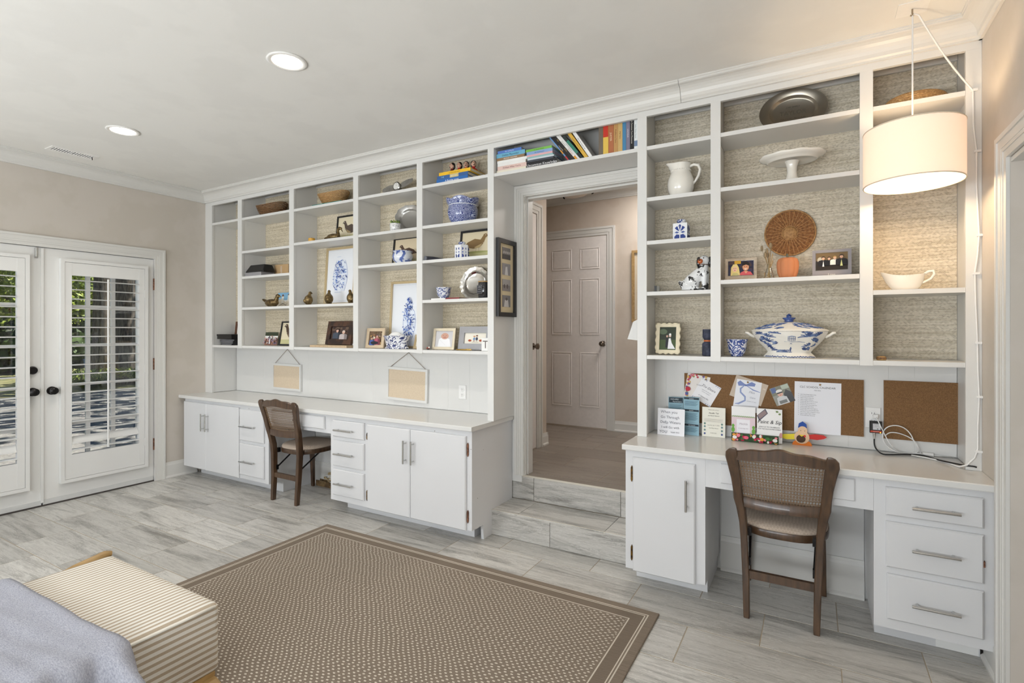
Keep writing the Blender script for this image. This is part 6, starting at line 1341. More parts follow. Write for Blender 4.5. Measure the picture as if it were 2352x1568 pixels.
for k in range(10): a = -0.85+0.09*k; st.append(([(A0+a,0.50+0.02*(k % 2)),(A0+a+0.07,0.535),(A0+a+0.15,0.50)], 0.007))
st.append(([(A0-0.55,0.475),(A0-0.3,0.52),(A0-0.1,0.48),(A0+0.1,0.46)], 0.010)); st.append(([(A0-0.6,0.455),(A0-0.2,0.465),(A0+0.15,0.452)], 0.009))
st.append(([(A0-0.12,0.705),(A0+0.1,0.70),(A0+0.35,0.705),(A0+0.55,0.69)], 0.003))
for k in range(5): a = A0+0.0+0.05*k; st.append(([(a,0.71),(a,0.755),(a,0.80)], 0.003))
st.append(([(A0-0.01,0.80),(A0+0.10,0.815),(A0+0.21,0.80)], 0.004)); st.append(([(A0-0.01,0.765),(A0+0.10,0.77),(A0+0.21,0.765)], 0.002))
st.append(([(A0+0.08,0.47),(A0+0.085,0.56),(A0+0.09,0.60)], 0.006)); st.append(([(A0+0.04,0.565),(A0+0.085,0.58),(A0+0.13,0.565)], 0.004)); st.append(([(A0+0.05,0.66),(A0+0.085,0.672),(A0+0.12,0.66)], 0.004))
for k in range(22): a = -1.2+0.115*k; st.append(([(A0+a,0.10+0.03*rnd.random()),(A0+a+0.07,0.14+0.05*rnd.random()),(A0+a+0.15,0.11)], 0.006))
painted(tu, BOWL, st, 'painted_landscape'); st = []
for k in range(64):
    a = -1.25+2.5*rnd.random(); v = 0.40+0.34*rnd.random(); l_ = 0.18+0.14*rnd.random(); sg = 1 if a > 0.05 else -1
    if -0.05 < a < 0.12: continue
    st.append(([(A0+a,v),(A0+a+sg*l_*0.35,v-0.01),(A0+a+sg*l_*0.7,v-0.045),(A0+a+sg*l_,v-0.10)], 0.0075))
painted(lid, LID, st, 'painted_fronds')
t = lathe_thing('porcelain_cup', 'blue and white porcelain cup left of the soup tureen', 'cup', (-0.366, 0.105, 1.257+GAP), [(r*0.95,z*1.17) for r, z in CUP], m_blue('cup_leaf', 24, 0.43, 'line', (46,70,140), (228,232,242), dist=2.2, soft=0.04))
# third bay
t = thing('straw_hat', 'brown woven straw hat lying on the top shelf of the right-hand bay', 'hat', (0.425, 0.125, 2.471+GAP))
for k in range(9):
    f = k/8; r = 0.125*(1-f**2.2*0.75); MB().tube([(r*math.cos(2*math.pi*i/36), r*0.85*math.sin(2*math.pi*i/36), 0.008+0.050*math.sin(f*math.pi/2)) for i in range(36)], 0.0072, 6, closed=True).build('braid', 'wickertan', t, world=False, smooth=True)
MB().prism([(0.02,0.056),(0.055,0.056),(0.038,0.080)], 1, -0.004, 0.004).build('feather', 'black', t, world=False)
t = thing('gravy_boat', 'cream ceramic gravy boat with beaded rim in the right-hand bay', 'gravy boat', (0.385, 0.115, 1.593+GAP))
def boat(k, a, r, z):
    f = max(0.0, -math.cos(a))**5
    if k >= 3 and k <= 8: return (r*(1+0.26*f*min(1,(k-2)/3)), z+0.014*f*min(1,(k-2)/4)+0.004*math.cos(2*a)*min(1,(k-2)/4))
    return (r, z)
MB().lathe([(0.044,0),(0.048,0.003),(0.060,0.016),(0.069,0.034),(0.074,0.054),(0.077,0.072),(0.078,0.076),(0.074,0.076),(0.068,0.060),(0.05,0.02),(0.003,0.012)], 48, (0,0,0), 1.0, 0.58, boat).build('body', 'ceramic', t, world=False, smooth=60)
MB().tube([(0.066,0,0.070),(0.090,-0.003,0.088),(0.108,-0.004,0.090),(0.112,-0.004,0.074),(0.098,-0.003,0.052),(0.074,-0.002,0.038),(0.060,0,0.032)], [0.006,0.0065,0.0065,0.006,0.0055,0.005,0.005], 9).build('handle', 'ceramic', t, world=False, smooth=True)
for i in range(36):
    a = 2*math.pi*i/36; rr, zz_ = boat(6, a, 0.0755, 0.0745); MB().ell((rr*math.cos(a), rr*0.58*math.sin(a), zz_-0.002), (0.0026,)*3, 5, 4).build('bead', 'ceramic', t, world=False)
t = thing('wood_slice', 'small round piece of wood at the left of the lowest right-hand shelf', 'wood piece', (0.285, 0.05, 1.257+GAP)); MB().lathe([(0.018,0),(0.020,0.004),(0.020,0.015),(0.015,0.019),(0.003,0.019)], 18).build('slice', 'oak', t, world=False, smooth=50); MB().lathe([(0.0205,0.005),(0.0212,0.007),(0.0212,0.012),(0.0205,0.014)], 18).build('bark_edge', 'wickerdark', t, world=False)
# ================================================================== LEFT WORKTOP WALL
def hang_board(label, x0, x1, z0, z1, px, rot):
    cx = (x0+x1)/2; y = YB-0.0112; w_, h = x1-x0, z1-z0
    t = thing('hanging_pinboard', label, 'pinboard', (cx, y, (z0+z1)/2), group='hanging linen pinboards'); t.rotation_euler = (0.0, rot, 0)
    e = 0.020; d = 0.020; b = MB()
    b.box(-w_/2,w_/2,-d,-0.001,-h/2,-h/2+e).box(-w_/2,w_/2,-d,-0.001,h/2-e,h/2).box(-w_/2,-w_/2+e,-d,-0.001,-h/2+e,h/2-e).box(w_/2-e,w_/2,-d,-0.001,-h/2+e,h/2-e); b.build('frame', 'white', t, world=False)
    MB().box(-w_/2+e, w_/2-e, -d+0.006, -0.002, -h/2+e, h/2-e).build('linen', 'linen', t, world=False)
    top = px-cx; zt = 1.222-(z0+z1)/2
    m = MB().tube([(-w_/2+0.03,-0.008,h/2),(top,-0.010,zt)], 0.0018, 5); m.tube([(top,-0.010,zt),(w_/2-0.03,-0.008,h/2)], 0.0018, 5); m.build('string', plain('jute', (120,98,72), 0.9), t, world=False)
    MB().tube([(top,0.0,zt),(top,-0.014,zt)], 0.003, 6).build('nail', 'blackmetal', t, world=False)
hang_board('small linen pinboard hanging over the left chair', -4.585, -4.165, 0.830, 1.082, -4.372, 0.01)
hang_board('larger linen pinboard hanging over the right half of the long worktop', -3.085, -2.655, 0.826, 1.096, -2.862, 0.025)
def outlet(label, x, z, w_=0.068, h=0.108, sockets=2, big=False):
    y = YB-0.0108; t = thing('wall_outlet', label, 'outlet', (x, y, z))
    MB().box(-w_/2, w_/2, -0.006, -0.0004, -h/2, h/2, ch=0.003).build('plate', 'plastic', t, world=False)
    for q in ((0.020, -0.020) if sockets == 2 else (0.020,)):
        ring_y([(0.0165,-0.0060),(0.0160,-0.0085),(0.002,-0.0085)], 20, (0,0,q)).build('socket', 'plastic', t, world=False)
        for dx in (-0.006, 0.006): MB().box(dx-0.001, dx+0.001, -0.0092, -0.0086, q-0.001, q+0.008).build('slot', 'black', t, world=False)
        ring_y([(0.0022,-0.0086),(0.0022,-0.0092),(0.0005,-0.0092)], 8, (0,0,q-0.008)).build('slot', 'black', t, world=False)
outlet('white double wall outlet at the right end of the long worktop', -2.325, 0.929)
outlet('white wall outlet behind the black power adapter', 0.268, 0.950)
# ================================================================== DESK: CORK BOARDS, CARDS, CORDS
YP = YB-0.0105
def corkboard(label, x0, x1, z0, z1):
    t = thing('cork_board', label, 'pinboard', ((x0+x1)/2, YP, z0)); w_, h = x1-x0, z1-z0
    MB().box(-w_/2, w_/2, -0.0105, -0.0005, 0, h).build('cork', 'cork', t, world=False); MB().box(-w_/2, w_/2, -0.0005, -0.0001, 0, h).build('backing', 'paper', t, world=False); return t
yc = YP
def PX_(px, py, y=YP-0.011): p = onY(px, py, y); return p.x, p.z
x0, z1_ = PX_(1571.8, 855); x1, _ = PX_(1984, 870); _, z0_ = PX_(1984.5, 1003)
corkboard('long cork board behind the cards on the right-hand desk', x0, x1, z0_, z1_-0.004)
x0b, z1b = PX_(2030, 873); x1b, _ = PX_(2204, 878); _, z0b = PX_(2204, 1021)
corkboard('bare small cork board at the right end of the desk', x0b, x1b, z0b, z1b)
cc = lambda x, y: (1480+x/4.523, 820+y/4.523)
def pinned(name, label, cat, corners, shapes, bgc, depth, gloss=False, pin=None, pinned_=True):
    """flat sheet given by its photographed corners (TL,TR,BR,BL) on the cork face"""
    y = YP-0.0112-depth
    P = [onY(*cc(*c), y) for c in corners]
    ctr = (P[2]+P[3])/2; ux = ((P[1]-P[0])+(P[2]-P[3]))/2; uz = ((P[0]-P[3])+(P[1]-P[2]))/2
    w_, h = ux.length, uz.length; ang = -math.atan2(ux.z, ux.x)
    t = card(name, label, cat, w_, h, (ctr.x, y, ctr.z), (0, ang, 0), shapes, bgc, 0.0008, gloss=gloss)
    if pin:
        q = onY(*cc(*pin), y); dl = Vector((q.x-ctr.x, 0, q.z-ctr.z)); ca, sa = math.cos(-ang), math.sin(-ang)
        lx = dl.x*ca+dl.z*sa; lz = -dl.x*sa+dl.z*ca
        ring_y([(0.0045,-0.0008),(0.0050,-0.003),(0.0040,-0.0055),(0.0010,-0.0062)], 12, (lx,0,lz)).build('push_pin', plain('brass_pin', (176,140,96), 0.3, 0.8), t, world=False, smooth=True)
    return t
rf = random.Random(4)
fl = [('e',0.10+0.75*rf.random() if k < 10 else 0.05+0.12*rf.random(),0.90+0.09*rf.random() if k < 10 else 0.1+0.8*rf.random(),0.05,0.04,rf.choice([(190,60,80),(110,90,150),(220,180,90),(120,150,90),(90,110,170),(215,120,130)])) for k in range(34)]
fl += [('e',0.14,0.38,0.11,0.09,(196,44,62)),('e',0.12,0.20,0.07,0.05,(86,100,160)),('t','Invited',0.6,0.60,0.08,'CENTER',0.3,(150,150,160))]
pinned('floral_invitation', 'cream invitation with red and yellow painted flowers pinned at the left of the cork board', 'invitation', [(455,162),(683,212),(640,470),(402,415)], fl, (238,232,226), 0.0)
pinned('white_invitation', 'white invitation in script pinned askew over the floral one', 'invitation', [(645,232),(826,345),(690,520),(480,405)], [('t','The Dears',0.5,0.66,0.15,'CENTER',0.3,(80,76,84)),('t','request the pleasure',0.5,0.52,0.055,'CENTER',0,(130,130,140)),('t','of your company',0.5,0.44,0.055,'CENTER',0,(130,130,140)),('t','at Clemson Bay',0.5,0.22,0.075,'CENTER',0.3,(90,88,96))]+[('e',x_,0.5+0.46*s_,0.02,0.03,(170,176,200)) for x_ in (0.05,0.15,0.25,0.75,0.85,0.95) for s_ in (-1,1)], (242,241,243), 0.0022, pin=(640,232))
pinned('kraft_envelope', 'pale kraft envelope pinned behind the bow invitation', 'envelope', [(962,184),(1294,292),(1210,512),(883,392)], [('l',[(0.0,0.12),(1.0,0.12)],0.012,(225,205,180)),('l',[(0.86,0.0),(0.86,1.0)],0.004,(200,180,160)),('t','nn',0.92,0.74,0.12,'CENTER',0.2,(240,230,215))], (204,188,170), 0.0)
bow = [('p',[(0.36,0.86),(0.14,0.96),(0.04,0.88),(0.10,0.78),(0.34,0.81)],(128,144,196)),('p',[(0.40,0.86),(0.60,0.97),(0.76,0.93),(0.74,0.84),(0.42,0.81)],(128,144,196)),('l',[(0.36,0.84),(0.20,0.70),(0.22,0.58),(0.42,0.46),(0.44,0.34),(0.20,0.20),(0.06,0.18)],0.07,(150,164,206)),('l',[(0.42,0.82),(0.70,0.72),(0.98,0.68)],0.05,(140,156,202)),('e',0.38,0.835,0.05,0.03,(98,116,176)),('t','Miss',0.66,0.60,0.10,'CENTER',0.3,(160,160,170)),('t','Claire',0.72,0.44,0.07,'CENTER',0.2,(150,150,165)),('t','SUNDAY AT TWO',0.70,0.32,0.035,'CENTER',0,(150,150,160))]
pinned('bow_invitation', 'white invitation with a blue watercolour bow pinned on the cork board', 'invitation', [(968,220),(1218,270),(1180,580),(912,535)], bow, (240,241,246), 0.0022, pin=(1075,260))
pinned('pinned_snapshot', 'tilted snapshot of a boy in cap and sunglasses pinned on the cork board', 'photograph', [(1290,330),(1480,272),(1570,448),(1378,512)], [('r',0,0.55,1,1,(120,120,100)),('r',0.05,0.7,0.3,0.98,(70,90,140)),('r',0.6,0.75,0.98,0.98,(170,180,160)),('p',[(0.62,0),(0.58,0.5),(0.78,0.72),(1,0.5),(1,0)],(44,44,46)),('p',[(0.10,0),(0.18,0.4),(0.40,0.48),(0.68,0.36),(0.72,0)],(205,205,205)),('r',0.22,0.05,0.62,0.22,(120,122,120)),('e',0.42,0.60,0.15,0.17,(222,176,156)),('e',0.42,0.72,0.17,0.10,(228,224,216)),('r',0.28,0.60,0.56,0.67,(24,24,26)),('e',0.42,0.51,0.05,0.02,(190,110,100))], (150,150,140), 0.0, True)
lines = [('e',0.09,0.755-0.0405*i,0.006,0.004,(60,60,60)) for i in range(11)]
rf = random.Random(9)
for i in range(13): lines.append(('t', ''.join(rf.choice(['Open House ','for school ','begins in August ','day of class ','holiday ','Monday 2025 ']) for _ in range(3))[:34+rf.randint(-8,8)], 0.13, 0.745-0.034*i, 0.020, 'LEFT', 0, (70,70,74)))
pinned('school_calendar', 'white printed school calendar pages pinned at the right of the cork board', 'calendar', [(1562,248),(2052,275),(2038,815),(1558,772)], [('t','CLC SCHOOL CALENDAR',0.5,0.88,0.052,'CENTER',0,(40,40,44)),('t','2025-2026',0.5,0.83,0.026,'CENTER',0,(60,60,64))]+lines, (238,238,243), 0.0006, pin=(1826,287))
# standing cards on the desk
ZD = 0.7802+GAP
def stand(name, label, cat, corners, y, shapes, bgc, tilt=0.12, rz=0.0, gloss=False, group=None):
    P = [onY(*cc(*c), y) for c in corners]; w_ = ((P[1].x-P[0].x)+(P[2].x-P[3].x))/2; cx = sum(p.x for p in P)/4; h = ((P[0].z+P[1].z)/2-ZD)/math.cos(tilt)
    return card(name, label, cat, w_, h, (cx, y, ZD), (-tilt, 0, rz), shapes, bgc, 0.0012, gloss=gloss)
HW = (96,96,104)
stand('handwritten_card', 'white card with a handwritten verse standing at the left of the desk', 'card', [(135,535),(415,542),(415,815),(135,810)], 0.115, [('t','When you',0.42,0.82,0.145,'CENTER',0,HW),('t','Go Through',0.46,0.63,0.14,'CENTER',0,HW),('t','DeEp Waters',0.48,0.44,0.135,'CENTER',0,HW),('t','I will Go with',0.48,0.26,0.12,'CENTER',0,HW),('t','YOU',0.22,0.08,0.14,'CENTER',0,HW),('t','Isaiah 43:2',0.66,0.10,0.075,'CENTER',0,HW)], (236,236,240), 0.10)
BLU = (150,186,200); DK = (44,58,68)
tl = lambda z0, n, x0=0.08, x1=0.92: [('r',x0,z0-0.022*i,x1-0.12*((i*7) % 3)*0.5,z0-0.022*i+0.008,(90,122,138)) for i in range(n)]
stand('leaflet', 'light blue folded hours leaflet, left panel behind the handwritten card', 'leaflet', [(250,415),(400,415),(400,800),(250,800)], 0.205, [('r',0.04,0.84,0.98,0.985,DK),('t','HOURS/',0.42,0.915,0.062,'CENTER',0.1,(225,235,238)),('t','Reminders',0.6,0.855,0.055,'CENTER',0,(215,228,232))]+tl(0.78,6), BLU, 0.05, 0.12)
stand('leaflet', 'light blue lunch and snack leaflet beside the handwritten card', 'leaflet', [(398,410),(578,420),(560,810),(400,805)], 0.185, [('r',0.03,0.93,0.97,0.985,DK),('t','LUNCH',0.5,0.94,0.035,'CENTER',0,(225,235,238)),('r',0.03,0.62,0.97,0.67,DK),('t','SNACK',0.5,0.63,0.035,'CENTER',0,(225,235,238)),('r',0.03,0.24,0.97,0.29,DK),('t','BIRTHDAYS',0.55,0.25,0.033,'CENTER',0,(225,235,238)),('l',[(0.08,0.72),(0.92,0.72)],0.012,DK),('l',[(0.08,0.33),(0.92,0.33)],0.012,DK)]+tl(0.88,6)+tl(0.57,9)+tl(0.2,6), BLU, 0.05, -0.1)
orn = [('e',x_,z_,0.045,0.035,c_) for z_, c_ in ((0.44,(110,140,130)),(0.34,(120,150,150)),(0.22,(120,145,145)),(0.10,(90,100,150))) for x_ in (0.12,0.86)]
stand('invitation_card', 'cream invitation with bauble borders standing beside the blue leaflet', 'invitation', [(600,525),(838,523),(842,832),(597,825)], 0.195, orn+[('t','Please join us for a',0.5,0.90,0.045,'CENTER',0,(110,104,96)),('t','Noelle Tait',0.5,0.78,0.07,'CENTER',0.3,(70,64,60)),('t','and Sarah Hannon',0.5,0.70,0.05,'CENTER',0.3,(80,74,70)),('t','Saturday, July 19, 2025',0.5,0.38,0.042,'CENTER',0,(110,104,96)),('t','The Pines House',0.5,0.28,0.045,'CENTER',0.2,(110,104,96)),('t','Kindly reply',0.5,0.12,0.04,'CENTER',0,(120,110,100))]+[('r',0.1,0.60-0.03*i,0.9,0.606-0.03*i,(170,160,150)) for i in range(4)], (238,235,222), 0.06)
# floral letter holder with two cards in it
hx0 = onY(*cc(905,840), 0.150).x; hx1 = onY(*cc(1395,880), 0.150).x
t = thing('letter_holder', 'floral printed letter holder on the desk holding two cards', 'letter holder', ((hx0+hx1)/2, 0.165, ZD)); w_ = hx1-hx0
MB().box(-w_/2, w_/2, -0.018, -0.016, 0, 0.046).box(-w_/2, w_/2, 0.016, 0.018, 0, 0.05).box(-w_/2, w_/2, -0.016, 0.016, 0, 0.002).box(-w_/2, -w_/2+0.002, -0.016, 0.016, 0.002, 0.046).box(w_/2-0.002, w_/2, -0.016, 0.016, 0.002, 0.046).build('box', 'paper', t, world=False)
rf = random.Random(21); fl = [('r',0,0,1,1,(52,74,46))]
for k in range(46): fl.append(('e',rf.random(),rf.random(),0.02+0.02*rf.random(),0.12+0.1*rf.random(),rf.choice([(206,40,86),(226,70,104),(70,110,56),(40,84,44),(240,236,228),(232,160,70),(178,24,60),(240,140,150)])))
fl += [('e',0.30,0.55,0.10,0.45,(214,48,92)),('e',0.33,0.55,0.05,0.25,(236,104,130)),('e',0.08,0.5,0.06,0.4,(240,232,230)),('e',0.78,0.6,0.05,0.4,(64,120,60)),('e',0.66,0.5,0.045,0.35,(236,160,60)),('e',0.93,0.5,0.05,0.4,(238,236,230))]
fl = [tuple(s_[:1])+tuple(s_[1:]) for s_ in fl]
art('floral_print', t, w_, 0.046, [('r',0,0,1,1,(52,74,46))]+[(k_[0],min(max(k_[1],0.05),0.95),min(max(k_[2],0.2),0.8),min(k_[3],0.05),min(k_[4],0.2),k_[5]) if k_[0] == 'e' else k_ for k_ in fl[1:]], (0,-0.0184,0))
def slotcard(name, label, corners, y, shapes, bgc):
    P = [onY(*cc(*c), y) for c in corners]; w2 = P[1].x-P[0].x; zt = (P[0].z+P[1].z)/2
    return card(name, label, 'card', w2, zt-ZD-0.004, ((P[0].x+P[1].x)/2, y, ZD+0.004), (-0.02,0,0), shapes, bgc, 0.001)
gz = [('e',0.04+0.042*i,0.70+0.012*(i % 2),0.022,0.016,(150,180,130)) for i in range(23)]
slotcard('party_card', 'pink and white card with a green garland in the floral letter holder', [(905,512),(1152,520),(1152,790),(905,790)], 0.163, [('r',0,0.0,1,0.72,(226,205,212)),('r',0.22,0.12,0.78,0.62,(240,238,242)),('e',0.07,0.42,0.06,0.05,(110,170,70)),('e',0.07,0.30,0.075,0.08,(110,170,70)),('e',0.93,0.40,0.06,0.05,(110,170,70)),('e',0.93,0.28,0.075,0.08,(110,170,70)),('t','Matilda',0.5,0.46,0.08,'CENTER',0.3,(180,170,180)),('t','is turning one',0.5,0.34,0.05,'CENTER',0.3,(180,170,180))]+gz, (240,239,238))
slotcard('paint_card', 'white Paint and Sip invitation in the floral letter holder', [(1168,533),(1432,545),(1425,800),(1165,790)], 0.166, [('p',[(0.0,0.78),(0.34,1.0),(0.44,0.86),(0.10,0.62)],(90,90,104)),('p',[(0.03,0.79),(0.32,0.96),(0.40,0.86),(0.12,0.68)],(150,130,130)),('l',[(0.72,0.96),(0.95,0.88)],0.02,(110,130,80)),('e',0.80,0.93,0.05,0.03,(130,150,96)),('e',0.90,0.86,0.05,0.025,(130,150,96)),('t','Paint & Sip',0.5,0.56,0.15,'CENTER',0.25,(34,34,36)),('t','JOIN US TO CELEBRATE',0.5,0.44,0.052,'CENTER',0,(90,90,92)),('t','FOR THE 2025 HOMECOMING',0.5,0.38,0.046,'CENTER',0,(90,90,92)),('e',0.95,0.24,0.06,0.08,(205,150,150))], (240,238,236))
# paper turkey
t = thing('paper_turkey', 'cut-paper turkey craft with yellow and red wings on the desk', 'paper craft', (onY(*cc(1640,900),0.2).x, 0.195, ZD))
sc = 0.52
def pap(name, pts, col, y, th_=0.0012): MB().prism(pts, 1, y, y+th_).build(name, plain('paper_%02x%02x%02x' % col, col, 0.7, var=0.02), t, world=False)
def ell2(cx_, cz_, rx, rz2, n=22): return [(cx_+rx*math.cos(2*math.pi*i/n), cz_+rz2*math.sin(2*math.pi*i/n)) for i in range(n)]
pap('foot', [(-0.048,0.0),(0.046,0.0),(0.044,0.012),(0.034,0.024),(-0.034,0.024),(-0.044,0.014)], (232,128,44), 0.0)
pap('body', ell2(-0.002,0.045,0.036,0.036)+[], (232,196,160), -0.0022); pap('belly', ell2(-0.006,0.036,0.022,0.021), (76,50,32), -0.0036)
pap('head', ell2(0.002,0.082,0.022,0.022), (232,196,160), -0.0036)
pap('beak', [(-0.018,0.060),(0.0,0.056),(0.012,0.060),(-0.002,0.048)], (244,214,50), -0.0050); pap('wattle', ell2(0.012,0.052,0.005,0.006), (206,50,44), -0.0050)
pap('crest', [(-0.020,0.094),(-0.016,0.118),(0.002,0.130),(0.020,0.116),(0.022,0.094),(0.0,0.100)], (38,78,160), -0.0008)
pap('wing', [(-0.032,0.030),(-0.075,0.026),(-0.110,0.034),(-0.120,0.044),(-0.100,0.052),(-0.06,0.056),(-0.030,0.060)], (242,222,60), 0.0006)
pap('wing', [(0.030,0.038),(0.070,0.036),(0.100,0.044),(0.114,0.054),(0.100,0.064),(0.060,0.066),(0.028,0.060)], (206,52,48), 0.0006)
for q in (-0.007, 0.012): MB().ell((q,-0.0042,0.080), (0.0018,)*3, 6, 5).build('eye', 'black', t, world=False)
def smooth_path(P, it=2):
    P = [Vector(p) for p in P]
    for _ in range(it):
        Q = [P[0]]
        for a, b_ in zip(P[:-1], P[1:]): Q += [a.lerp(b_, 0.25), a.lerp(b_, 0.75)]
        Q.append(P[-1]); P = Q
    return P
# power adapter, coax cable and coiled cord
gg = lambda x, y: (1960+x/6.918, 920+y/6.918)
p0 = onY(*gg(262,325), YP-0.04); p1 = onY(*gg(458,525), YP-0.04)
t = thing('power_adapter', 'black box adapter with white label and red stripe plugged into the outlet', 'adapter', ((p0.x+p1.x)/2, YP-0.0105, (p0.z+p1.z)/2)); aw, ah = p1.x-p0.x, p0.z-p1.z
MB().box(-aw/2, aw/2, -0.030, 0.0, -ah/2, ah/2, ch=0.004).build('case', 'black', t, world=False)
art('label', t, aw*0.62, ah*0.52, [('t','AC/DC ADAPTER',0.5,0.84,0.10,'CENTER',0,(60,60,60)),('t','INPUT 120V',0.5,0.64,0.10,'CENTER',0,(80,80,80)),('t','OUTPUT 15V',0.5,0.46,0.10,'CENTER',0,(80,80,80)),('r',0.55,0.1,0.7,0.22,(40,40,40))], (0.003,-0.0304,-ah*0.20), bgc=(205,205,208))
art('stripe', t, aw*0.92, ah*0.14, [('t','CAUTION',0.5,0.2,0.7,'CENTER',0,(240,200,190))], (0,-0.0304,-ah*0.42), bgc=(186,72,50))
MB().ell((aw*0.36,-0.030,-ah*0.42), (0.0025,0.0012,0.0025), 8, 6).build('indicator', emis('amber_led', (255,196,60), 3.0), t, world=False)
MB().tube([(-0.006,-0.015,-ah/2),(-0.006,-0.015,-ah/2-0.014),(-0.006,-0.015,-ah/2-0.03)], [0.0062,0.0062,0.005], 10).build('connector', 'chrome', t, world=False, smooth=50)
tp_ = Vector(((p0.x+p1.x)/2-0.006, YP-0.0255, (p0.z+p1.z)/2-ah/2-0.032))
def onD(x, y, z=ZD+0.004): q = onZ(*gg(x,y), z); return (q.x, min(q.y, YP-0.012), z)
cb_ = [tuple(tp_), (tp_.x, tp_.y-0.001, tp_.z-0.03), (tp_.x+0.008, tp_.y-0.006, ZD+0.012)]+[onD(*p) for p in ((450,852),(600,858),(900,850),(1150,872))]+[(0.505,0.135,ZD+0.006),(0.560,0.050,ZD+0.012),(0.592,-0.006,ZD+0.018),(0.615,-0.0075,ZD+0.019),(0.638,-0.0075,ZD+0.016)]
cb_ = [(min(p[0], XR-0.02), p[1], p[2]) for p in cb_]
tag(MB().tube(smooth_path(cb_), 0.0036, 7).build('coaxial_cable', 'black', smooth=True), 'black coaxial cable running from the adapter along the desk to the right wall', 'cable')
t = thing('charging_cord', 'coiled white charging cord plugged in above the adapter, lying on the desk', 'cord', (0.33, 0.18, ZD))
pl = onY(*gg(355,245), YP-0.02)
MB().box(pl.x-0.011, pl.x+0.011, YP-0.034, YP-0.0108, pl.z-0.010, pl.z+0.010, ch=0.003).build('plug', 'plastic', t)
def onW(x, y, yy): return tuple(onY(*gg(x,y), yy))
W1 = YP-0.045
cord2 = [onW(365,262,YP-0.036),onW(430,400,YP-0.05),onW(480,500,YP-0.05),onW(540,620,W1),onW(620,740,W1),onD(740,830),onD(880,800),(onD(960,740)[0],YP-0.03,ZD+0.02),onW(960,640,W1),onW(920,540,W1),onW(840,450,W1),onW(740,400,W1),onW(640,390,W1),onW(540,415,W1),onW(475,480,W1),onW(460,580,W1),onW(500,690,W1),onW(590,770,W1),onW(700,820,W1-0.005),onD(850,815),(onD(960,790)[0],YP-0.035,ZD+0.012),onD(1150,775),onD(1350,758),onD(1440,755),onD(1468,775),onD(1420,825),onD(1290,865)]
MB().tube(smooth_path(cord2), 0.0026, 6).build('cord', 'plastic', t, smooth=True)
cord3 = [onW(500,560,W1+0.006),onW(560,510,W1+0.006),onW(640,500,W1+0.006),onW(760,525,W1+0.006),onW(880,575,W1+0.006),onW(980,640,W1+0.006),onW(1040,740,W1+0.006),onD(1055,830)]
MB().tube(smooth_path(cord3), 0.0026, 6).build('cord_loop', 'plastic', t, smooth=True)
q = onD(1200, 862); MB().box(q[0]-0.026, q[0]+0.018, q[1]-0.012, q[1]+0.006, ZD, ZD+0.016, ch=0.003).build('inline_switch', 'plastic', t)
# ================================================================== UNDER THE LEFT DESK
t = thing('black_bag', 'black tapered tote bag standing under the left desk', 'bag', (-3.345, 0.10, 0.001))
MB().loft([[(-0.04,-0.10,0),(0.10,-0.10,0),(0.10,0.09,0),(-0.04,0.09,0)],[(-0.11,-0.11,0.20),(0.10,-0.11,0.20),(0.10,0.10,0.20),(-0.11,0.10,0.20)],[(-0.155,-0.08,0.36),(0.10,-0.08,0.36),(0.10,0.07,0.36),(-0.155,0.07,0.36)]]).build('body', plain('black_canvas', (30,30,32), 0.85), t, world=False, smooth=30)
MB().tube([(-0.10,-0.09,0.36),(-0.09,-0.095,0.42),(0.02,-0.095,0.43),(0.06,-0.09,0.36)], 0.006, 6).build('handle', 'black_canvas', t, world=False, smooth=True)
t = thing('basket_tray', 'low brown wooden tray of tangled cords on the floor under the left desk', 'tray', (-3.70, 0.21, 0.001))
MB().box(-0.20, 0.17, -0.025, 0.026, 0, 0.008).box(-0.20, 0.17, -0.025, -0.018, 0.008, 0.05).box(-0.20, 0.17, 0.019, 0.026, 0.008, 0.05).build('tray', two('brown_tray', (84,64,40), (124,100,66), 20), t, world=False)
rnd = random.Random(5)
for k, (mt, nn) in enumerate((('gilt', 4), ('plastic', 3), ('black', 2))):
    for j in range(nn):
        P = [(rnd.uniform(-0.13,0.15), rnd.uniform(-0.012,0.014), 0.02+rnd.random()*0.12) for _ in range(7)]
        MB().tube(smooth_path(P), 0.005, 6).build('cord', mt, t, world=False, smooth=True)
# ================================================================== OUTSIDE THE FRENCH DOORS
plain('sunny_gravel', (172,168,164), 0.95)
two('patio_gravel', (122,118,116), (164,160,155), 30, 0.35, 0.65, 0.95)
two('lawn', (92,100,56), (150,142,100), 3, 0.35, 0.65, 0.95)
two('bark', (62,55,50), (122,113,104), 10, 0.35, 0.65, 0.95, stretch=(3,3,0.5), bump=0.8)
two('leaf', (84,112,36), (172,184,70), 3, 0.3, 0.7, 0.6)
two('leaf_shaded', (38,58,28), (84,108,48), 3, 0.3, 0.7, 0.6)  # darker copy of the leaf tone, with shade put into its colour
struct('patio', MB().box(-15.5, XL-0.151, -24, 30, -0.30, -0.12), 'patio_gravel')
struct('lawn', MB().box(-75, -15.5, -70, 90, -0.30, -0.10), 'lawn')
def at_door(px, py, x):
    """a point at distance x seen through the doors at this pixel"""
    return onX(px, py, x)
def trunk(name, x, y, r, h, lab, group=None, lean=0.0):
    t = thing(name, lab, 'tree', (x, y, -0.12), group=group)
    rings = []; n = 22
    for k in range(13):
        z = -0.12+h*k/12; rr = r*(1.0+0.55*math.exp(-k*1.1))*(1-0.02*k); ring = []
        for i in range(n):
            a = 2*math.pi*i/n; q = rr*(1+0.10*math.sin(i*5.1+k*0.35)+0.07*math.sin(i*9+0.9*k)); ring.append((x+lean*k*0.1+q*math.cos(a), y+q*math.sin(a), z))
        rings.append(ring)
    MB().loft(rings).build('trunk', 'bark', t, smooth=True)
    return t
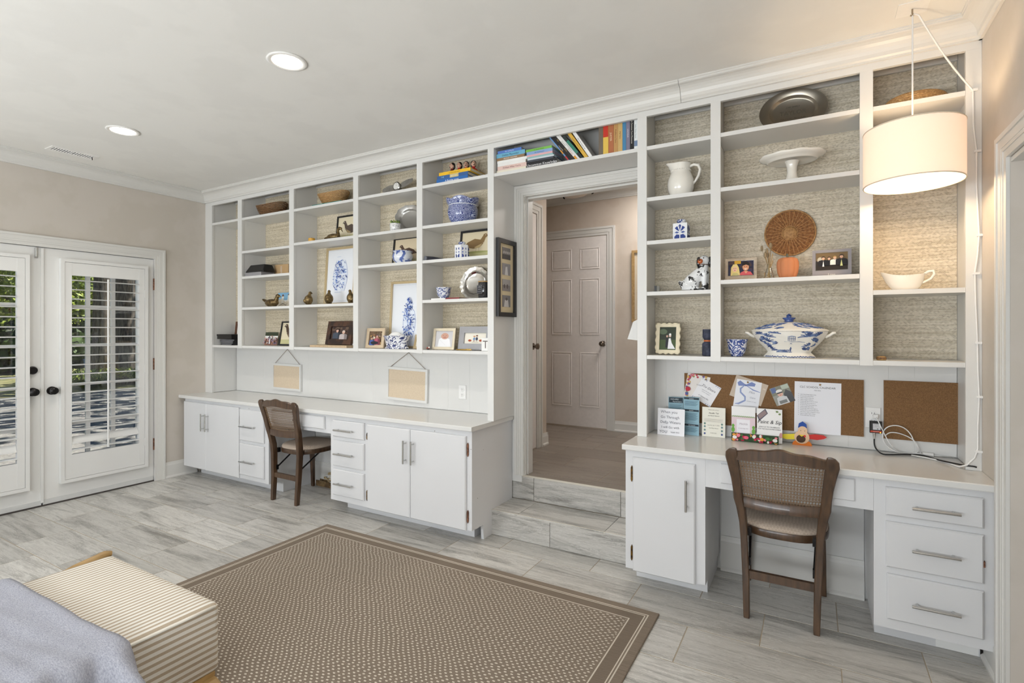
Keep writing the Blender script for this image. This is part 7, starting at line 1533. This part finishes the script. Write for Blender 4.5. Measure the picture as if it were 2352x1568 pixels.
def foliage(parent, c, r, nleaf, mat, size, seed):
    rnd = random.Random(seed); vs = []; fs = []
    for i in range(nleaf):
        d = Vector((rnd.gauss(0,1), rnd.gauss(0,1), rnd.gauss(0,1))); d.normalize(); q = rnd.random()**0.4
        p = Vector((c[0]+d.x*r[0]*q, c[1]+d.y*r[1]*q, c[2]+d.z*r[2]*q))
        a = Vector((rnd.gauss(0,1), rnd.gauss(0,1), rnd.gauss(0,0.6))); a.normalize(); bb = a.cross(Vector((rnd.gauss(0,1), rnd.gauss(0,1), rnd.gauss(0,1)))); bb.normalize()
        s = size*(0.6+rnd.random()*0.8); k = len(vs)
        vs += [p-a*s, p-bb*s*0.45, p+a*s, p+bb*s*0.45]; fs.append((k,k+1,k+2,k+3))
    m = MB(); m.add(vs, fs); o = m.build('foliage', mat, parent, fix=False); o['kind'] = 'stuff'; return o
q = at_door(289, 900, -17.0)
tA = trunk('large_tree', -17.0, q.y, 0.27, 9.0, 'large tree with rough grey trunk seen through the right shutter')
foliage(tA, (-17.0, q.y, 8.6), (2.5, 2.2, 1.2), 500, 'leaf', 0.14, 3)
q2 = at_door(236, 900, -21.5)
tB = trunk('slim_tree', -21.5, q2.y, 0.26, 9.0, 'slimmer grey tree trunk standing left of the large trunk')
foliage(tB, (-21.5, q2.y, 8.8), (1.8, 2.4, 1.2), 500, 'leaf', 0.14, 4)
tC = trunk('added_shade_tree', -11.5, 9.5, 0.30, 7.5, 'unseen tall tree added right of the drive to dapple the gravel with shade')  # out-of-view tree, added for its dappled shadow on the drive
foliage(tC, (-10.0, 7.2, 7.6), (5.5, 3.6, 1.3), 1100, 'leaf', 0.24, 8)
foliage(tC, (-14.0, 8.6, 8.0), (3.5, 3.0, 1.3), 600, 'leaf', 0.24, 9)
rg = random.Random(31)
specs = [(165,-27,2.6,2.4,2.9,2.0,'leaf','sunlit leafy shrub behind the left third of the right shutter'), (222,-26.5,2.4,2.2,3.2,2.2,'leaf','sunlit leafy shrub behind the middle of the right shutter'), (325,-28,2.4,2.4,3.0,2.2,'leaf','sunlit leafy shrub just right of the large trunk'), (15,-25,2.4,2.6,2.9,2.0,'leaf','sunlit leafy shrub seen through the left door leaf'),
    (95,-38,4.0,6.0,4.5,4.6,'leaf_shaded','dark shady tree crown behind the meeting stiles'), (215,-40,4.0,6.0,5.0,5.2,'leaf_shaded','dark shady tree crown behind the two trunks'), (330,-42,4.0,7.0,5.0,5.2,'leaf_shaded','dark shady tree crown at the right edge of the garden'), (-40,-40,4.0,7.0,5.0,5.0,'leaf_shaded','dark shady tree crown at the left edge of the garden')]
for i, (px, x, rx, ry, z, rz, mt, lab) in enumerate(specs):
    y = at_door(px, 800, x).y
    t = thing('garden_shrub', lab, 'shrub', (x, y, -0.10)); MB().tube([(x,y,-0.11),(x+0.05,y+0.04,z*0.5),(x,y,z)], [0.10,0.08,0.04], 8).build('stem', 'bark', t, smooth=True)
    big = rx > 3
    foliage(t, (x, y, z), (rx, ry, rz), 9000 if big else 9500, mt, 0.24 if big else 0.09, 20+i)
    foliage(t, (x, y, z*0.32), (rx*0.8, ry*0.9, z*0.32), 2500, 'leaf_shaded', 0.25, 50+i)  # lower leaves take the darker tone, shade put into their colour
for i, (px, dx) in enumerate(((190,0),(228,0.3),(318,0.1))):
    x = -16.3-dx; y = at_door(px, 930, x).y
    t = thing('grass_clump', ('clump of strap-leaved grass at the edge of the drive, leftmost', 'clump of strap-leaved grass at the edge of the drive, between the two trunks', 'clump of strap-leaved grass at the edge of the drive, right of the large trunk')[i], 'plant', (x, y, -0.10))
    rnd = random.Random(i); m = MB()
    for k in range(140):
        a = rnd.random()*6.28; L = 0.35+rnd.random()*0.35; h = 0.22+rnd.random()*0.3; c_, s_ = math.cos(a), math.sin(a)
        P = [(x+c_*L*f, y+s_*L*f, -0.10+h*math.sin(f*2.2)) for f in (0.05,0.4,0.7,1.0)]
        m.add([(p[0]-s_*0.012,p[1]+c_*0.012,p[2]) for p in P]+[(p[0]+s_*0.012,p[1]-c_*0.012,p[2]) for p in P], [(j,j+1,j+5,j+4) for j in range(3)])
    o = m.build('blades', 'leaf', t, fix=False); o['kind'] = 'stuff'
bq = at_door(216, 850, -22.5); bx_, by_ = -22.5, bq.y
bn = thing('recycling_bin', 'bright blue bin standing on the lawn left of the large trunk', 'bin', (bx_, by_, -0.10))
MB().loft([rect(bx_,by_,-0.099,0.40,0.40), rect(bx_,by_,0.34,0.50,0.50)]).build('body', plain('blue_plastic', (70,120,185), 0.45), bn); MB().loft([rect(bx_,by_,0.341,0.54,0.54), rect(bx_,by_,0.38,0.52,0.52)]).build('lid', 'blue_plastic', bn)
l0 = at_door(120, 880, -19.0); l1 = at_door(224, 870, -19.0)
tag(MB().tube([(-19.0, l0.y, 0.02), (-19.0, l1.y, 0.02)], 0.13, 10).build('garden_log', plain('pale_log', (170,160,145), 0.9), smooth=True), 'long pale log laid on the lawn beyond the drive', 'log')
sq = at_door(30, 850, -32.0); sy = sq.y
b = thing('garden_shed', 'low dark grey garden shed far behind the left door leaf', 'shed', (-32.0, sy, -0.10))
MB().box(-33.5, -32.0, sy-2.0, sy+1.6, -0.099, 1.9).build('walls', plain('grey_siding', (96,98,108), 0.8), b)
MB().prism([(sy-2.3,1.9),(sy+1.9,1.9),(sy-0.2,2.7)], 0, -33.7, -31.8).build('roof', plain('dark_roof', (62,60,60), 0.9), b)
MB().box(-31.995, -31.97, sy-0.5, sy+0.4, -0.09, 1.7).build('shed_door', plain('shed_door', (70,70,74), 0.7), b)
